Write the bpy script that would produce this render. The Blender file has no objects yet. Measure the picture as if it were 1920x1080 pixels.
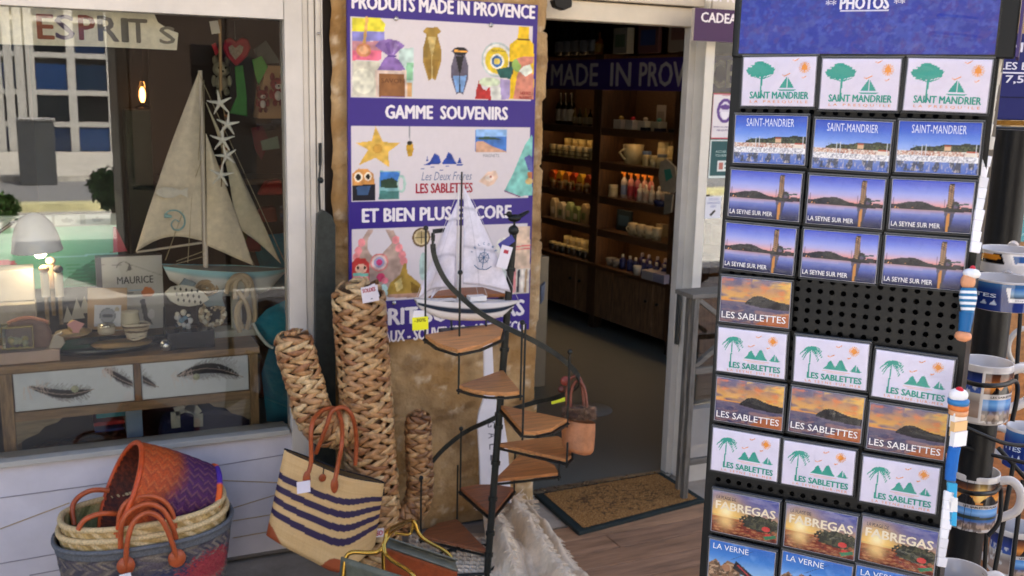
import bpy, math, random
import numpy as np
from mathutils import Matrix, Vector, noise
random.seed(7)
sc = bpy.context.scene
COL = sc.collection
rad = math.radians
# ---------------------------------------------------------------- camera
EYE = np.array([0.0, -3.48567, 1.7])
FPX = 1867.0
_az, _pt, _ro = rad(65.6), rad(-11.1), math.atan(.0243)
_f = np.array([math.cos(_az)*math.cos(_pt), math.sin(_az)*math.cos(_pt), math.sin(_pt)])
_r0 = np.cross(_f, [0, 0, 1]); _r0 /= np.linalg.norm(_r0); _u0 = np.cross(_r0, _f)
_R = math.cos(_ro)*_r0 + math.sin(_ro)*_u0
_U = math.cos(_ro)*_u0 - math.sin(_ro)*_r0
cd = bpy.data.cameras.new('camera'); cam = bpy.data.objects.new('camera', cd); COL.objects.link(cam)
cd.lens = 35.0; cd.sensor_width = 36.0; cd.clip_start = .05; cd.clip_end = 400
cam.matrix_world = Matrix(((_R[0], _U[0], -_f[0], EYE[0]), (_R[1], _U[1], -_f[1], EYE[1]), (_R[2], _U[2], -_f[2], EYE[2]), (0, 0, 0, 1)))
cd.dof.use_dof = True; cd.dof.focus_distance = 1.45; cd.dof.aperture_fstop = 12
sc.camera = cam
# ---------------------------------------------------------------- daylight
SUN_EL, SUN_AZ = 52, 25      # sun stands behind the shop, so its front is in shade
w = bpy.data.worlds.new("World"); sc.world = w; w.use_nodes = True
nt = w.node_tree; bg = nt.nodes['Background']
sky = nt.nodes.new('ShaderNodeTexSky'); sky.sky_type = 'NISHITA'; sky.sun_disc = False
sky.sun_elevation = rad(SUN_EL); sky.sun_rotation = rad(SUN_AZ)
nt.links.new(sky.outputs[0], bg.inputs[0]); bg.inputs[1].default_value = .15; sky.dust_density = 4; sky.ozone_density = .3; sky.air_density = .8
sd = bpy.data.lights.new('sun', 'SUN'); sd.energy = 5; sd.angle = rad(.5); sd.color = (1, .94, .86)
so = bpy.data.objects.new('sun', sd); COL.objects.link(so)
sv = Vector((math.sin(rad(SUN_AZ))*math.cos(rad(SUN_EL)), math.cos(rad(SUN_AZ))*math.cos(rad(SUN_EL)), math.sin(rad(SUN_EL))))
so.rotation_euler = sv.to_track_quat('Z', 'Y').to_euler()
vs = sc.view_settings
vs.view_transform = 'Standard'; vs.look = 'None'; vs.gamma = 1; vs.use_curve_mapping = False
vs.exposure = 2.2
try:
    sc.cycles.max_bounces = 10; sc.cycles.transparent_max_bounces = 24; sc.cycles.sample_clamp_indirect = 6
    sc.cycles.caustics_reflective = False; sc.cycles.caustics_refractive = False
except Exception: pass

# ---------------------------------------------------------------- pixel -> world helpers (measured on the photograph)
def ray(x, y): return _f + _R*(x-960)/FPX + _U*(540-y)/FPX
def G(x, y, z=0.0):
    d = ray(x, y); return Vector(EYE + d*(z-EYE[2])/d[2])
def W(x, y, Y=0.0):
    d = ray(x, y); return Vector(EYE + d*(Y-EYE[1])/d[1])
def D(x, y, t): return Vector(EYE + ray(x, y)*t)
def PLN(x, y, o, ang):
    n = np.array([-math.sin(ang), math.cos(ang), 0]); d = ray(x, y)
    return Vector(EYE + d*(((np.array(o)-EYE) @ n)/(d @ n)))
def frame(o, ux, uy):
    ux = Vector(ux).normalized(); uy = Vector(uy); uy = (uy-ux*uy.dot(ux)).normalized(); uz = ux.cross(uy); o = Vector(o)
    return Matrix(((ux.x, uy.x, uz.x, o.x), (ux.y, uy.y, uz.y, o.y), (ux.z, uy.z, uz.z, o.z), (0, 0, 0, 1)))
def wallframe(o): return frame(o, (1, 0, 0), (0, 0, 1))
T = Matrix.Translation
def lin(c): return c/12.92 if c <= .04045 else ((c+.055)/1.055)**2.4
def hx(s, k=1.0):
    s = s.lstrip('#'); return tuple(lin(int(s[i:i+2], 16)/255)*k for i in (0, 2, 4))
def mixc(a, b, t): return tuple(a[i]*(1-t)+b[i]*t for i in range(3))

# ---------------------------------------------------------------- materials (all procedural, colour from the 'Col' attribute)
MATS = {}
DEF = dict(rough=.55, metal=0, ns=0, na=0, bs=0, ba=0, st=(1, 1, 1), spec=.5, sheen=0)
KINDSM = {
 'paint': dict(rough=.45, ns=9, na=.10, bs=60, ba=.05),
 'matte': dict(rough=.85, ns=14, na=.18, bs=90, ba=.10),
 'wallpaint': dict(rough=.5, ns=2.4, na=.20, bs=40, ba=.06),
 'gloss': dict(rough=.12, ns=12, na=.05),
 'print': dict(rough=.32, ns=40, na=.04),
 'card': dict(rough=.28, ns=60, na=.03),
 'metal': dict(rough=.28, metal=.9, ns=30, na=.15),
 'brass': dict(rough=.2, metal=1.0, ns=25, na=.12),
 'iron': dict(rough=.42, metal=.35, ns=50, na=.35, bs=120, ba=.15),
 'wood': dict(rough=.5, ns=9, na=.45, bs=24, ba=.35, st=(1, 9, 9)),
 'woodz': dict(rough=.55, ns=9, na=.7, bs=24, ba=.35, st=(9, 9, 1)),
 'deck': dict(rough=.6, ns=4, na=.5, bs=14, ba=.35, st=(1, 7, 5)),
 'stone': dict(rough=.95, ns=5, na=.35, bs=45, ba=.9),
 'cement': dict(rough=.85, ns=6, na=.35, bs=60, ba=.35),
 'straw': dict(rough=.42, ns=55, na=.55, bs=90, ba=.25, st=(1, 1, 1)),
 'weave': dict(rough=.6, ns=160, na=.45, bs=260, ba=.5),
 'raffia': dict(rough=.6, ns=200, na=.14, bs=300, ba=.3, st=(1, 1, 3)),
 'cloth': dict(rough=.9, ns=40, na=.18, bs=350, ba=.4),
 'leather': dict(rough=.42, ns=25, na=.35, bs=160, ba=.3),
 'fur': dict(rough=.9, ns=80, na=.6, bs=120, ba=.6),
 'coir': dict(rough=.95, ns=120, na=.6, bs=300, ba=1.0),
 'plastic': dict(rough=.42, ns=20, na=.08),
 'ceramic': dict(rough=.08, ns=10, na=.03),
 'rubber': dict(rough=.7, ns=40, na=.2, bs=120, ba=.2),
 'foliage': dict(rough=.6, ns=20, na=.5),
 'asphalt': dict(rough=.9, ns=20, na=.4, bs=80, ba=.4),
}
def _n(nt, t, **k):
    n = nt.nodes.new(t)
    for a, b in k.items(): setattr(n, a, b)
    return n
def mat(kind):
    if kind in MATS: return MATS[kind]
    m = bpy.data.materials.new(kind); m.use_nodes = True; nt = m.node_tree; L = nt.links.new
    nt.nodes.clear(); out = _n(nt, 'ShaderNodeOutputMaterial')
    if kind in ('glass', 'sleeve', 'jar'):
        tr = _n(nt, 'ShaderNodeBsdfTransparent'); gl = _n(nt, 'ShaderNodeBsdfGlossy'); mx = _n(nt, 'ShaderNodeMixShader')
        fr = _n(nt, 'ShaderNodeFresnel'); mul = _n(nt, 'ShaderNodeMath', operation='MULTIPLY_ADD')
        fr.inputs[0].default_value = {'glass': 1.5, 'sleeve': 1.45, 'jar': 1.5}[kind]
        mul.inputs[1].default_value = {'glass': 1.25, 'sleeve': .5, 'jar': 1.2}[kind]
        mul.inputs[2].default_value = {'glass': .012, 'sleeve': .0, 'jar': .05}[kind]
        gl.inputs['Roughness'].default_value = {'glass': .0, 'sleeve': .12, 'jar': .05}[kind]
        tr.inputs[0].default_value = {'glass': (.97, .985, .975, 1), 'sleeve': (1, 1, 1, 1), 'jar': (.9, .93, .92, 1)}[kind]
        if kind == 'sleeve':
            tc = _n(nt, 'ShaderNodeTexCoord'); nz = _n(nt, 'ShaderNodeTexNoise'); bp = _n(nt, 'ShaderNodeBump')
            nz.inputs['Scale'].default_value = 45; nz.inputs['Distortion'].default_value = 2.0; nz.inputs['Detail'].default_value = 2
            L(tc.outputs['Object'], nz.inputs[0]); L(nz.outputs[0], bp.inputs['Height']); bp.inputs['Distance'].default_value = .002; bp.inputs['Strength'].default_value = .5
            L(bp.outputs[0], gl.inputs['Normal']); L(bp.outputs[0], fr.inputs['Normal'])
        L(fr.outputs[0], mul.inputs[0]); L(mul.outputs[0], mx.inputs[0]); L(tr.outputs[0], mx.inputs[1]); L(gl.outputs[0], mx.inputs[2]); L(mx.outputs[0], out.inputs[0])
        MATS[kind] = m; return m
    if kind.startswith('emit'):
        e = _n(nt, 'ShaderNodeEmission'); at = _n(nt, 'ShaderNodeVertexColor', layer_name='Col'); L(at.outputs[0], e.inputs[0])
        e.inputs[1].default_value = float(kind[4:]); L(e.outputs[0], out.inputs[0]); MATS[kind] = m; return m
    k = dict(DEF); k.update(KINDSM[kind])
    p = _n(nt, 'ShaderNodeBsdfPrincipled'); L(p.outputs[0], out.inputs[0])
    p.inputs['Specular IOR Level'].default_value = {'plastic': .22, 'print': .25, 'card': .2, 'iron': .35, 'rubber': .2}.get(kind, .45)
    p.inputs['Roughness'].default_value = k['rough']; p.inputs['Metallic'].default_value = k['metal']
    at = _n(nt, 'ShaderNodeVertexColor', layer_name='Col'); col = at.outputs[0]
    tc = _n(nt, 'ShaderNodeTexCoord'); mp = _n(nt, 'ShaderNodeMapping'); mp.inputs['Scale'].default_value = k['st']; L(tc.outputs['Object'], mp.inputs[0])
    if k['na']:
        nz = _n(nt, 'ShaderNodeTexNoise'); nz.inputs['Scale'].default_value = k['ns']; nz.inputs['Detail'].default_value = 8; nz.inputs['Roughness'].default_value = .65
        L(mp.outputs[0], nz.inputs[0]); rg = _n(nt, 'ShaderNodeMapRange')
        rg.inputs['From Min'].default_value = .3; rg.inputs['From Max'].default_value = .7; rg.inputs['To Min'].default_value = 1-k['na']; rg.inputs['To Max'].default_value = 1+k['na']*.5
        L(nz.outputs[0], rg.inputs[0]); vm = _n(nt, 'ShaderNodeVectorMath', operation='SCALE'); L(col, vm.inputs[0]); L(rg.outputs[0], vm.inputs['Scale']); col = vm.outputs[0]
        rr = _n(nt, 'ShaderNodeMapRange'); rr.inputs['To Min'].default_value = max(.02, k['rough']-.12); rr.inputs['To Max'].default_value = min(1, k['rough']+.12)
        L(nz.outputs[0], rr.inputs[0]); L(rr.outputs[0], p.inputs['Roughness'])
    L(col, p.inputs['Base Color'])
    if k['ba']:
        n2 = _n(nt, 'ShaderNodeTexNoise'); n2.inputs['Scale'].default_value = k['bs']; n2.inputs['Detail'].default_value = 5; L(mp.outputs[0], n2.inputs[0])
        bp = _n(nt, 'ShaderNodeBump'); bp.inputs['Strength'].default_value = min(1, k['ba']); bp.inputs['Distance'].default_value = .009 if kind == 'stone' else .004
        L(n2.outputs[0], bp.inputs['Height']); L(bp.outputs[0], p.inputs['Normal'])
    MATS[kind] = m; return m

# ---------------------------------------------------------------- text geometry
_TX = {}
def textgeo(s, bold=0.0, space=1.0, res=2):
    key = (s, bold, space)
    if key in _TX: return _TX[key]
    c = bpy.data.curves.new('t', 'FONT'); c.body = s; c.size = 1; c.offset = bold; c.space_character = space; c.resolution_u = res; c.fill_mode = 'FRONT'
    o = bpy.data.objects.new('t', c); COL.objects.link(o)
    dg = bpy.context.evaluated_depsgraph_get(); me = o.evaluated_get(dg).to_mesh()
    v = np.array([tuple(x.co) for x in me.vertices]); f = [tuple(p.vertices) for p in me.polygons]
    bpy.data.objects.remove(o); bpy.data.curves.remove(c)
    v = v[:, :2]; mn = v.min(0); mx = v.max(0); _TX[key] = ((v-mn)/(mx-mn), f, (mx-mn)); return _TX[key]

# ---------------------------------------------------------------- mesh builder
def asarr(c, n):
    c = np.asarray(c, float)
    return np.tile(c[:3], (n, 1)) if c.ndim == 1 else c.reshape(-1, 3)
def chk(pts, n=3):
    P = [Vector(p) for p in pts]
    for _ in range(n): P = [P[0]]+[q for a, b in zip(P, P[1:]) for q in (a.lerp(b, .25), a.lerp(b, .75))]+[P[-1]]
    return P
class MB:
    def __init__(s): s.v = []; s.c = []; s.f = []; s.m = []; s.s = []; s.mats = []; s.n = 0
    def add(s, vs, fs, mt, col, M=None, smooth=False):
        vs = np.asarray([tuple(v) for v in vs] if not isinstance(vs, np.ndarray) else vs, float)
        if M is not None:
            A = np.array(M); vs = vs @ A[:3, :3].T + A[:3, 3]
        if mt not in s.mats: s.mats.append(mt)
        mi = s.mats.index(mt); b = s.n
        s.v.append(vs); s.c.append(asarr(col, len(vs))); s.n += len(vs)
        s.f += [tuple(i+b for i in f) for f in fs]; s.m += [mi]*len(fs); s.s += [smooth]*len(fs); return s
    def box(s, c, d, mt, col, M=None):
        x, y, z = d[0]/2, d[1]/2, d[2]/2
        vs = [(c[0]+i*x, c[1]+j*y, c[2]+k*z) for i in (-1, 1) for j in (-1, 1) for k in (-1, 1)]
        return s.add(vs, [(0, 1, 3, 2), (4, 6, 7, 5), (0, 4, 5, 1), (2, 3, 7, 6), (0, 2, 6, 4), (1, 5, 7, 3)], mt, col, M)
    def span(s, a, b, mt, col, M=None):
        a = Vector(a); b = Vector(b); return s.box((a+b)/2, [abs(q) for q in (b-a)], mt, col, M)
    def tube(s, pts, r, mt, col, n=8, closed=False, M=None, flat=1.0):
        pts = [Vector(p) for p in pts]; N = len(pts); rs = r if isinstance(r, (list, tuple)) else [r]*N
        tg = []
        for i in range(N):
            a = pts[(i-1) % N] if closed or i > 0 else pts[0]; b = pts[(i+1) % N] if closed or i < N-1 else pts[-1]
            t = (b-a); tg.append(t.normalized() if t.length > 1e-9 else Vector((0, 0, 1)))
        u = tg[0].orthogonal().normalized(); vs = []
        for i in range(N):
            u = (u-tg[i]*u.dot(tg[i])).normalized(); w_ = tg[i].cross(u)
            for k in range(n):
                a = 2*math.pi*k/n; vs.append(pts[i]+u*math.cos(a)*rs[i]+w_*math.sin(a)*rs[i]*flat)
        fs = [(i*n+k, i*n+(k+1) % n, ((i+1) % N)*n+(k+1) % n, ((i+1) % N)*n+k) for i in range(N if closed else N-1) for k in range(n)]
        cc = col
        if np.ndim(col) == 2: cc = np.repeat(np.asarray(col), n, axis=0)
        s.add(vs, fs, mt, cc, M, True)
        if not closed:
            c0 = col[0] if np.ndim(col) == 2 else col; c1 = col[-1] if np.ndim(col) == 2 else col
            s.add(vs[:n], [tuple(range(n))[::-1]], mt, c0, M); s.add(vs[-n:], [tuple(range(n))], mt, c1, M)
        return s
    def bar(s, a, b, wd, th, mt, col, up=(0, 0, 1)):
        a = Vector(a); b = Vector(b); L_ = (b-a).length
        F = frame(a, b-a, up); return s.box((L_/2, 0, 0), (L_, wd, th), mt, col, F)
    def lathe(s, prof, mt, col, M=None, n=24, sx=1, sy=1, a0=0, a1=2*math.pi):
        full = abs(a1-a0-2*math.pi) < 1e-6; k = n if full else n+1
        vs = [(r*math.cos(a0+(a1-a0)*j/n)*sx, r*math.sin(a0+(a1-a0)*j/n)*sy, z) for (r, z) in prof for j in range(k)]
        fs = [(i*k+j, i*k+(j+1) % k, (i+1)*k+(j+1) % k, (i+1)*k+j) for i in range(len(prof)-1) for j in range(n)]
        cc = np.repeat(np.asarray(col), k, axis=0) if np.ndim(col) == 2 else col
        return s.add(vs, fs, mt, cc, M, True)
    def ell(s, c, r, mt, col, M=None, n=12, m=8):
        if not isinstance(r, (tuple, list)): r = (r, r, r)
        vs = []; 
        for i in range(m+1):
            p = math.pi*i/m
            for j in range(n):
                a = 2*math.pi*j/n; vs.append((c[0]+r[0]*math.sin(p)*math.cos(a), c[1]+r[1]*math.sin(p)*math.sin(a), c[2]+r[2]*math.cos(p)))
        fs = [(i*n+j, (i+1)*n+j, (i+1)*n+(j+1) % n, i*n+(j+1) % n) for i in range(m) for j in range(n)]
        return s.add(vs, fs, mt, col, M, True)
    def prism(s, p2, z0, z1, mt, col, M=None):
        n = len(p2); vs = [(p[0], p[1], z0) for p in p2]+[(p[0], p[1], z1) for p in p2]
        ar = sum(p2[i][0]*p2[(i+1) % n][1]-p2[(i+1) % n][0]*p2[i][1] for i in range(n))
        fs = [tuple(range(n))[::-1], tuple(range(n, 2*n))]+[(i, (i+1) % n, n+(i+1) % n, n+i) for i in range(n)]
        if (ar < 0) != (z1 < z0): fs = [f[::-1] for f in fs]
        return s.add(vs, fs, mt, col, M)
    def px(s, pts, Y, th, mt, col):      # outline measured on the photo, laid in the wall-parallel plane y=Y, th deep
        q = [W(x, y, Y) for x, y in pts]
        return s.prism([(p.x, p.z) for p in q], 0, -th, mt, col, wallframe((0, Y, 0)))
    def grid(s, P, mt, col, M=None, smooth=True, wrap=False):
        nu, nv = P.shape[:2]; vs = P.reshape(-1, 3)
        ku = nu if wrap else nu-1
        fs = [(i*nv+j, ((i+1) % nu)*nv+j, ((i+1) % nu)*nv+j+1, i*nv+j+1) for i in range(ku) for j in range(nv-1)]
        return s.add(vs, fs, mt, np.asarray(col).reshape(-1, 3) if np.ndim(col) > 1 else col, M, smooth)
    def text(s, t, x, y, w_, h_, M, mt, col, bold=0.0, space=1.0, z=.0006, skew=0):
        v, f, _ = textgeo(t, 0.0, space); dx = max(0, bold)*h_*.95
        for k, (ox, oy) in enumerate(((-1, 0), (1, 0), (0, .6), (0, -.6)) if dx > 0 else ((0, 0),)):
            q = np.zeros((len(v), 3)); q[:, 0] = x+dx+v[:, 0]*(w_-2*dx)+v[:, 1]*skew+ox*dx; q[:, 1] = y+dx*.6+v[:, 1]*(h_-1.2*dx)+oy*dx; q[:, 2] = z+.00008*k
            s.add(q, f, mt, col, M)
        return s
    def build(s, name, parent=None, bevel=0, solid=0, local=False, base=None, sub=0):
        me = bpy.data.meshes.new(name); v = np.concatenate(s.v); c = np.concatenate(s.c)
        o = bpy.data.objects.new(name, me); COL.objects.link(o)
        off = Vector((0, 0, 0))
        if not local:
            if parent is not None:
                q = parent
                while q is not None: off = off+q.location; q = q.parent
            else:
                off = Vector(base) if base is not None else Vector(((v[:, 0].min()+v[:, 0].max())/2, (v[:, 1].min()+v[:, 1].max())/2, v[:, 2].min()))
                o.location = off
        v = v-np.array(off)
        me.from_pydata(v.tolist(), [], s.f)
        for m_ in s.mats: me.materials.append(mat(m_))
        me.polygons.foreach_set('material_index', s.m); me.polygons.foreach_set('use_smooth', s.s)
        a = me.color_attributes.new('Col', 'FLOAT_COLOR', 'POINT')
        cc = np.ones((len(v), 4)); cc[:, :3] = np.clip(c, 0, 60); a.data.foreach_set('color', cc.ravel())
        me.update()
        if parent is not None: o.parent = parent
        if solid: mo = o.modifiers.new('s', 'SOLIDIFY'); mo.thickness = solid; mo.offset = 0
        if bevel: mo = o.modifiers.new('b', 'BEVEL'); mo.width = bevel; mo.segments = 2; mo.limit_method = 'ANGLE'; mo.angle_limit = rad(50)
        if sub: mo = o.modifiers.new('u', 'SUBSURF'); mo.levels = sub; mo.render_levels = sub
        return o
def tag(o, label=None, cat=None, group=None, kind=None):
    if label: o['label'] = label
    if cat: o['category'] = cat
    if group: o['group'] = group
    if kind: o['kind'] = kind
    return o
def thing(name, label, cat, loc=(0, 0, 0), group=None):
    o = bpy.data.objects.new(name, None); COL.objects.link(o); o.location = Vector(loc); o.empty_display_size = .05
    return tag(o, label, cat, group)
def copy_tree(o, parent=None):
    c = o.copy(); COL.objects.link(c); c.parent = parent
    for ch in list(o.children): copy_tree(ch, c)
    return c
def structure(mb, name, **k): return tag(mb.build(name, **k), kind='structure')

# ---------------------------------------------------------------- printed pictures: colours computed on a fine grid
def vnoise(u, v, sc_, seed=0):
    r = np.random.RandomState(seed); n = 64; g = r.rand(n, n)
    x = u*sc_ % (n-1); y = v*sc_ % (n-1); xi = np.floor(x).astype(int); yi = np.floor(y).astype(int); fx = x-xi; fy = y-yi
    fx = fx*fx*(3-2*fx); fy = fy*fy*(3-2*fy)
    return (g[xi, yi]*(1-fx)+g[xi+1, yi]*fx)*(1-fy)+(g[xi, yi+1]*(1-fx)+g[xi+1, yi+1]*fx)*fy
class Pic:
    def __init__(s, w_, h_, nx, col='#ffffff'):
        s.w = w_; s.h = h_; ny = max(2, int(nx*h_/w_)); s.u, s.v = np.meshgrid(np.linspace(0, 1, nx), np.linspace(0, 1, ny), indexing='ij')
        s.c = np.zeros(s.u.shape+(3,)); s.c[:] = hx(col); s.asp = h_/w_; s.tx = []
    def fill(s, m, col, a=1.0):
        col = np.array(hx(col) if isinstance(col, str) else col); a = np.asarray(m, float)*a; s.c = s.c*(1-a[..., None])+col*a[..., None]; return s
    def rect(s, x0, y0, x1, y1, col, a=1): return s.fill((s.u >= x0) & (s.u <= x1) & (s.v >= y0) & (s.v <= y1), col, a)
    def ell(s, x, y, rx, ry, col, a=1, n=0):
        d = ((s.u-x)/rx)**2+((s.v-y)/ry)**2
        if n: d = d+(vnoise(s.u, s.v, 40, 3)-.5)*n
        return s.fill(d < 1, col, a)
    def glow(s, x, y, r, col, a=1, p=2):
        d = np.sqrt((s.u-x)**2+((s.v-y)*s.asp)**2)/r; return s.fill(np.exp(-d**p), col, a)
    def poly(s, pts, col, a=1):
        m = np.zeros(s.u.shape, bool); n = len(pts)
        for i in range(n):
            x0, y0 = pts[i]; x1, y1 = pts[(i+1) % n]
            if y0 == y1: continue
            c = ((y0 > s.v) != (y1 > s.v)) & (s.u < (x1-x0)*(s.v-y0)/(y1-y0)+x0); m ^= c
        return s.fill(m, col, a)
    def line(s, x0, y0, x1, y1, t, col, a=1):
        dx, dy = x1-x0, (y1-y0)*s.asp; L2 = dx*dx+dy*dy+1e-12
        q = np.clip(((s.u-x0)*dx+(s.v-y0)*s.asp*dy)/L2, 0, 1); d = np.hypot(s.u-x0-q*dx, (s.v-y0)*s.asp-q*dy); return s.fill(d < t, col, a)
    def vgrad(s, y0, y1, cols, x0=0, x1=1):
        m = (s.v >= y0) & (s.v <= y1) & (s.u >= x0) & (s.u <= x1); t = np.clip((s.v-y0)/(y1-y0), 0, 1)*(len(cols)-1)
        cs = np.array([hx(c) for c in cols]); i = np.clip(np.floor(t).astype(int), 0, len(cols)-2); fr = (t-i)[..., None]
        g = cs[i]*(1-fr)+cs[i+1]*fr; s.c = np.where(m[..., None], g, s.c); return s
    def mottle(s, m, col, sc_, thr, seed=1, a=1, sy=1):
        n = vnoise(s.u, s.v*s.asp*sy, sc_, seed)*.6+vnoise(s.u+.3, s.v*s.asp*sy, sc_*2.1, seed+50)*.28+vnoise(s.u+.1, s.v*s.asp*sy, sc_*4.3, seed+90)*.12
        return s.fill(m*np.clip((n-thr*.92)*(4.5 if sc_ < 18 else 9), 0, 1), col, a)
    def text(s, t, x0, y0, x1, y1, col, bold=0, space=1.0, skew=0): s.tx.append((t, x0, y0, x1, y1, col, bold, space, skew)); return s
    def put(s, mb, M, mt='print', z=0.0, warp=None):     # M: frame with origin at bottom-left corner
        P = np.zeros(s.u.shape+(3,)); P[..., 0] = s.u*s.w; P[..., 1] = (1-s.v)*s.h; P[..., 2] = z
        if warp is not None: P[..., 2] += warp(s.u, s.v)
        mb.grid(P[:, ::-1], mt, s.c[:, ::-1], M)
        for (t, x0, y0, x1, y1, col, bold, sp, sk) in s.tx:
            mb.text(t, x0*s.w, (1-y1)*s.h, (x1-x0)*s.w, (y1-y0)*s.h, M, mt, hx(col) if isinstance(col, str) else col, bold, sp, z+.0007, sk)
        return mb
def star(n, r0, r1, cx=0, cy=0, a=90): return [(cx+(r0 if i % 2 == 0 else r1)*math.cos(rad(a)+math.pi*i/n), cy+(r0 if i % 2 == 0 else r1)*math.sin(rad(a)+math.pi*i/n)) for i in range(2*n)]
def spl(pts, k=6):       # smooth path through points
    P = [Vector(p) for p in pts]; o = []
    for i in range(len(P)-1):
        a = P[max(i-1, 0)]; b = P[i]; c = P[i+1]; d = P[min(i+2, len(P)-1)]
        for j in range(k):
            t = j/k; o.append(.5*((2*b)+(c-a)*t+(2*a-5*b+4*c-d)*t*t+(3*b-a-3*c+d)*t**3))
    return o+[P[-1]]
# ================================================================ ground and setting
mb = MB(); mb.span((-60, -60, -.05), (60, 60, -.012), 'cement', hx('#8f8a84'))
structure(mb, 'ground')
mb = MB()                                    # timber deck in front of the shop
ya = -.205
for k in range(26):
    y1 = ya-k*.118; c = hx(random.choice(['#a9805f', '#9c7556', '#b38a68', '#946c4e', '#a57e60']))
    xs = [1.58, 2.3+random.uniform(-.5, .6), 4.1+random.uniform(-.4, .4), 6.5]
    for i in range(3): mb.span((xs[i]+.002, y1-.112, -.01), (xs[i+1]-.002, y1, .006), 'deck', mixc(c, hx('#8b6c5a'), random.random()*.4))
structure(mb, 'deck', bevel=.002)
mb = MB(); mb.span((1.5, -.2, -.011), (6.5, .13, .002), 'cement', hx('#b3a695')); mb.span((1.5, -.2045, -.01), (6.5, -.197, .0075), 'metal', hx('#c9c2b6'))
structure(mb, 'pavement')
mb = MB(); mb.span((-60, -22.2, -.01), (60, -15.5, .09), 'cement', hx('#cfcabf')); mb.span((-60, -11.0, -.01), (60, -4.6, .0), 'cement', hx('#c4c0b8'))
mb.span((-60, -11.35, -.01), (60, -11.0, .10), 'cement', hx('#d8d2a0'))
structure(mb, 'far_pavement')
mb = MB(); mb.span((-60, -15.5, -.01), (60, -11.35, -.004), 'asphalt', hx('#8f8f8f')); structure(mb, 'road')

# ================================================================ the shop building
shop = thing('shop_building', 'souvenir shop front with white boarded window wall, stone pillar and open doorway', 'shop', (1.2, .3, 0))
# boarded wall under the window
mb = MB(); zs = W(300, 832, 0).z
mb.span((-3, .0, 0), (.815, .10, zs-.015), 'wallpaint', hx('#cfcbd2'))
def groove(pts, Y=-.0012, r=.0022, c='#8d8272'):
    q = [W(x, y, Y) for x, y in pts]; mb.tube(q, r, 'matte', hx(c), 5)
for g in ([(0, 934), (210, 905)], [(-60, 1010), (0, 992), (130, 943)], [(-40, 1066), (0, 1057), (115, 1037)], [(55, 1079), (120, 1067)], [(380, 878), (536, 852)], [(416, 901), (520, 905), (545, 906)], [(436, 953), (520, 927)], [(436, 977), (510, 965)], [(436, 1009), (515, 995), (560, 988)]):
    groove(g, c='#a8916c' if g[0][0] in (416, 436, -60) else '#8c8890')
mb.span((-3, -.004, 0), (.815, .0, .012), 'matte', hx('#6f6a66'))
mb.build('boarded_wall', shop, bevel=.002)
mb = MB(); mb.span((-3, -.022, zs-.015), (.70, .03, zs+.004), 'paint', hx('#a9a8a2')); mb.span((-3, .03, zs-.02), (.70, .09, zs+.002), 'paint', hx('#bdb9b2')); mb.build('window_sill', shop, bevel=.002)
ztop = W(300, 25, 0).z
wf = MB()
xl, xr = W(540, 400, -.02).x, W(607, 400, -.03).x
wf.span((xl, -.02, 0), (xl+.06, .06, 3.1), 'wallpaint', hx('#d3cbc0'))
for i, dx in enumerate((.062, .082, .105)): wf.span((xl+dx, -.012-.006*i, 0), (xl+dx+.019, .06, 3.1), 'wallpaint', hx('#cfc6b8'))
wf.span((xl+.126, -.036, .0), (xr, .06, 3.1), 'wallpaint', hx('#d8cfc2'))
wf.span((-3, -.02, ztop), (xl-.002, .06, ztop+.14), 'wallpaint', hx('#dcd4ca')); wf.span((-3, -.05, ztop+.14), (xr, .06, 3.1), 'wallpaint', hx('#d6cdc0'))
wf.ell((W(597, 63, -.04).x, -.04, W(597, 63, -.04).z), .006, 'metal', hx('#b5aea2'))
wfo = wf.build('window_frame', shop, bevel=.003)
g_ = MB(); g_.span((-3, .020, zs+.002), (xl, .026, ztop), 'glass', (1, 1, 1)); g_.build('window_pane', wfo)
# black shutter post in the gap between frame and pillar
mb = MB(); a = W(612, 395, -.06); b = W(618, 800, -.06)
mb.px([(592, 400), (603, 392), (618, 402), (625, 420), (626, 870), (586, 880), (588, 520)], -.065, -.03, 'iron', hx('#363a37'))
mb.tube([W(600, 268, -.05), W(600, 310, -.05)], .006, 'iron', hx('#1c1c1c')); mb.tube(spl([W(601, 305, -.06), W(598, 345, -.06), W(600, 400, -.06)]), .004, 'iron', hx('#2a2a2a')); mb.ell(W(601, 338, -.06), .011, 'iron', hx('#202524'))
mb.build('shutter_post', shop, bevel=.002)
# dark reveal
mb = MB(); mb.span((xr, .03, 0), (.90, .12, 3.1), 'matte', hx('#241a12')); mb.build('reveal', shop)
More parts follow.
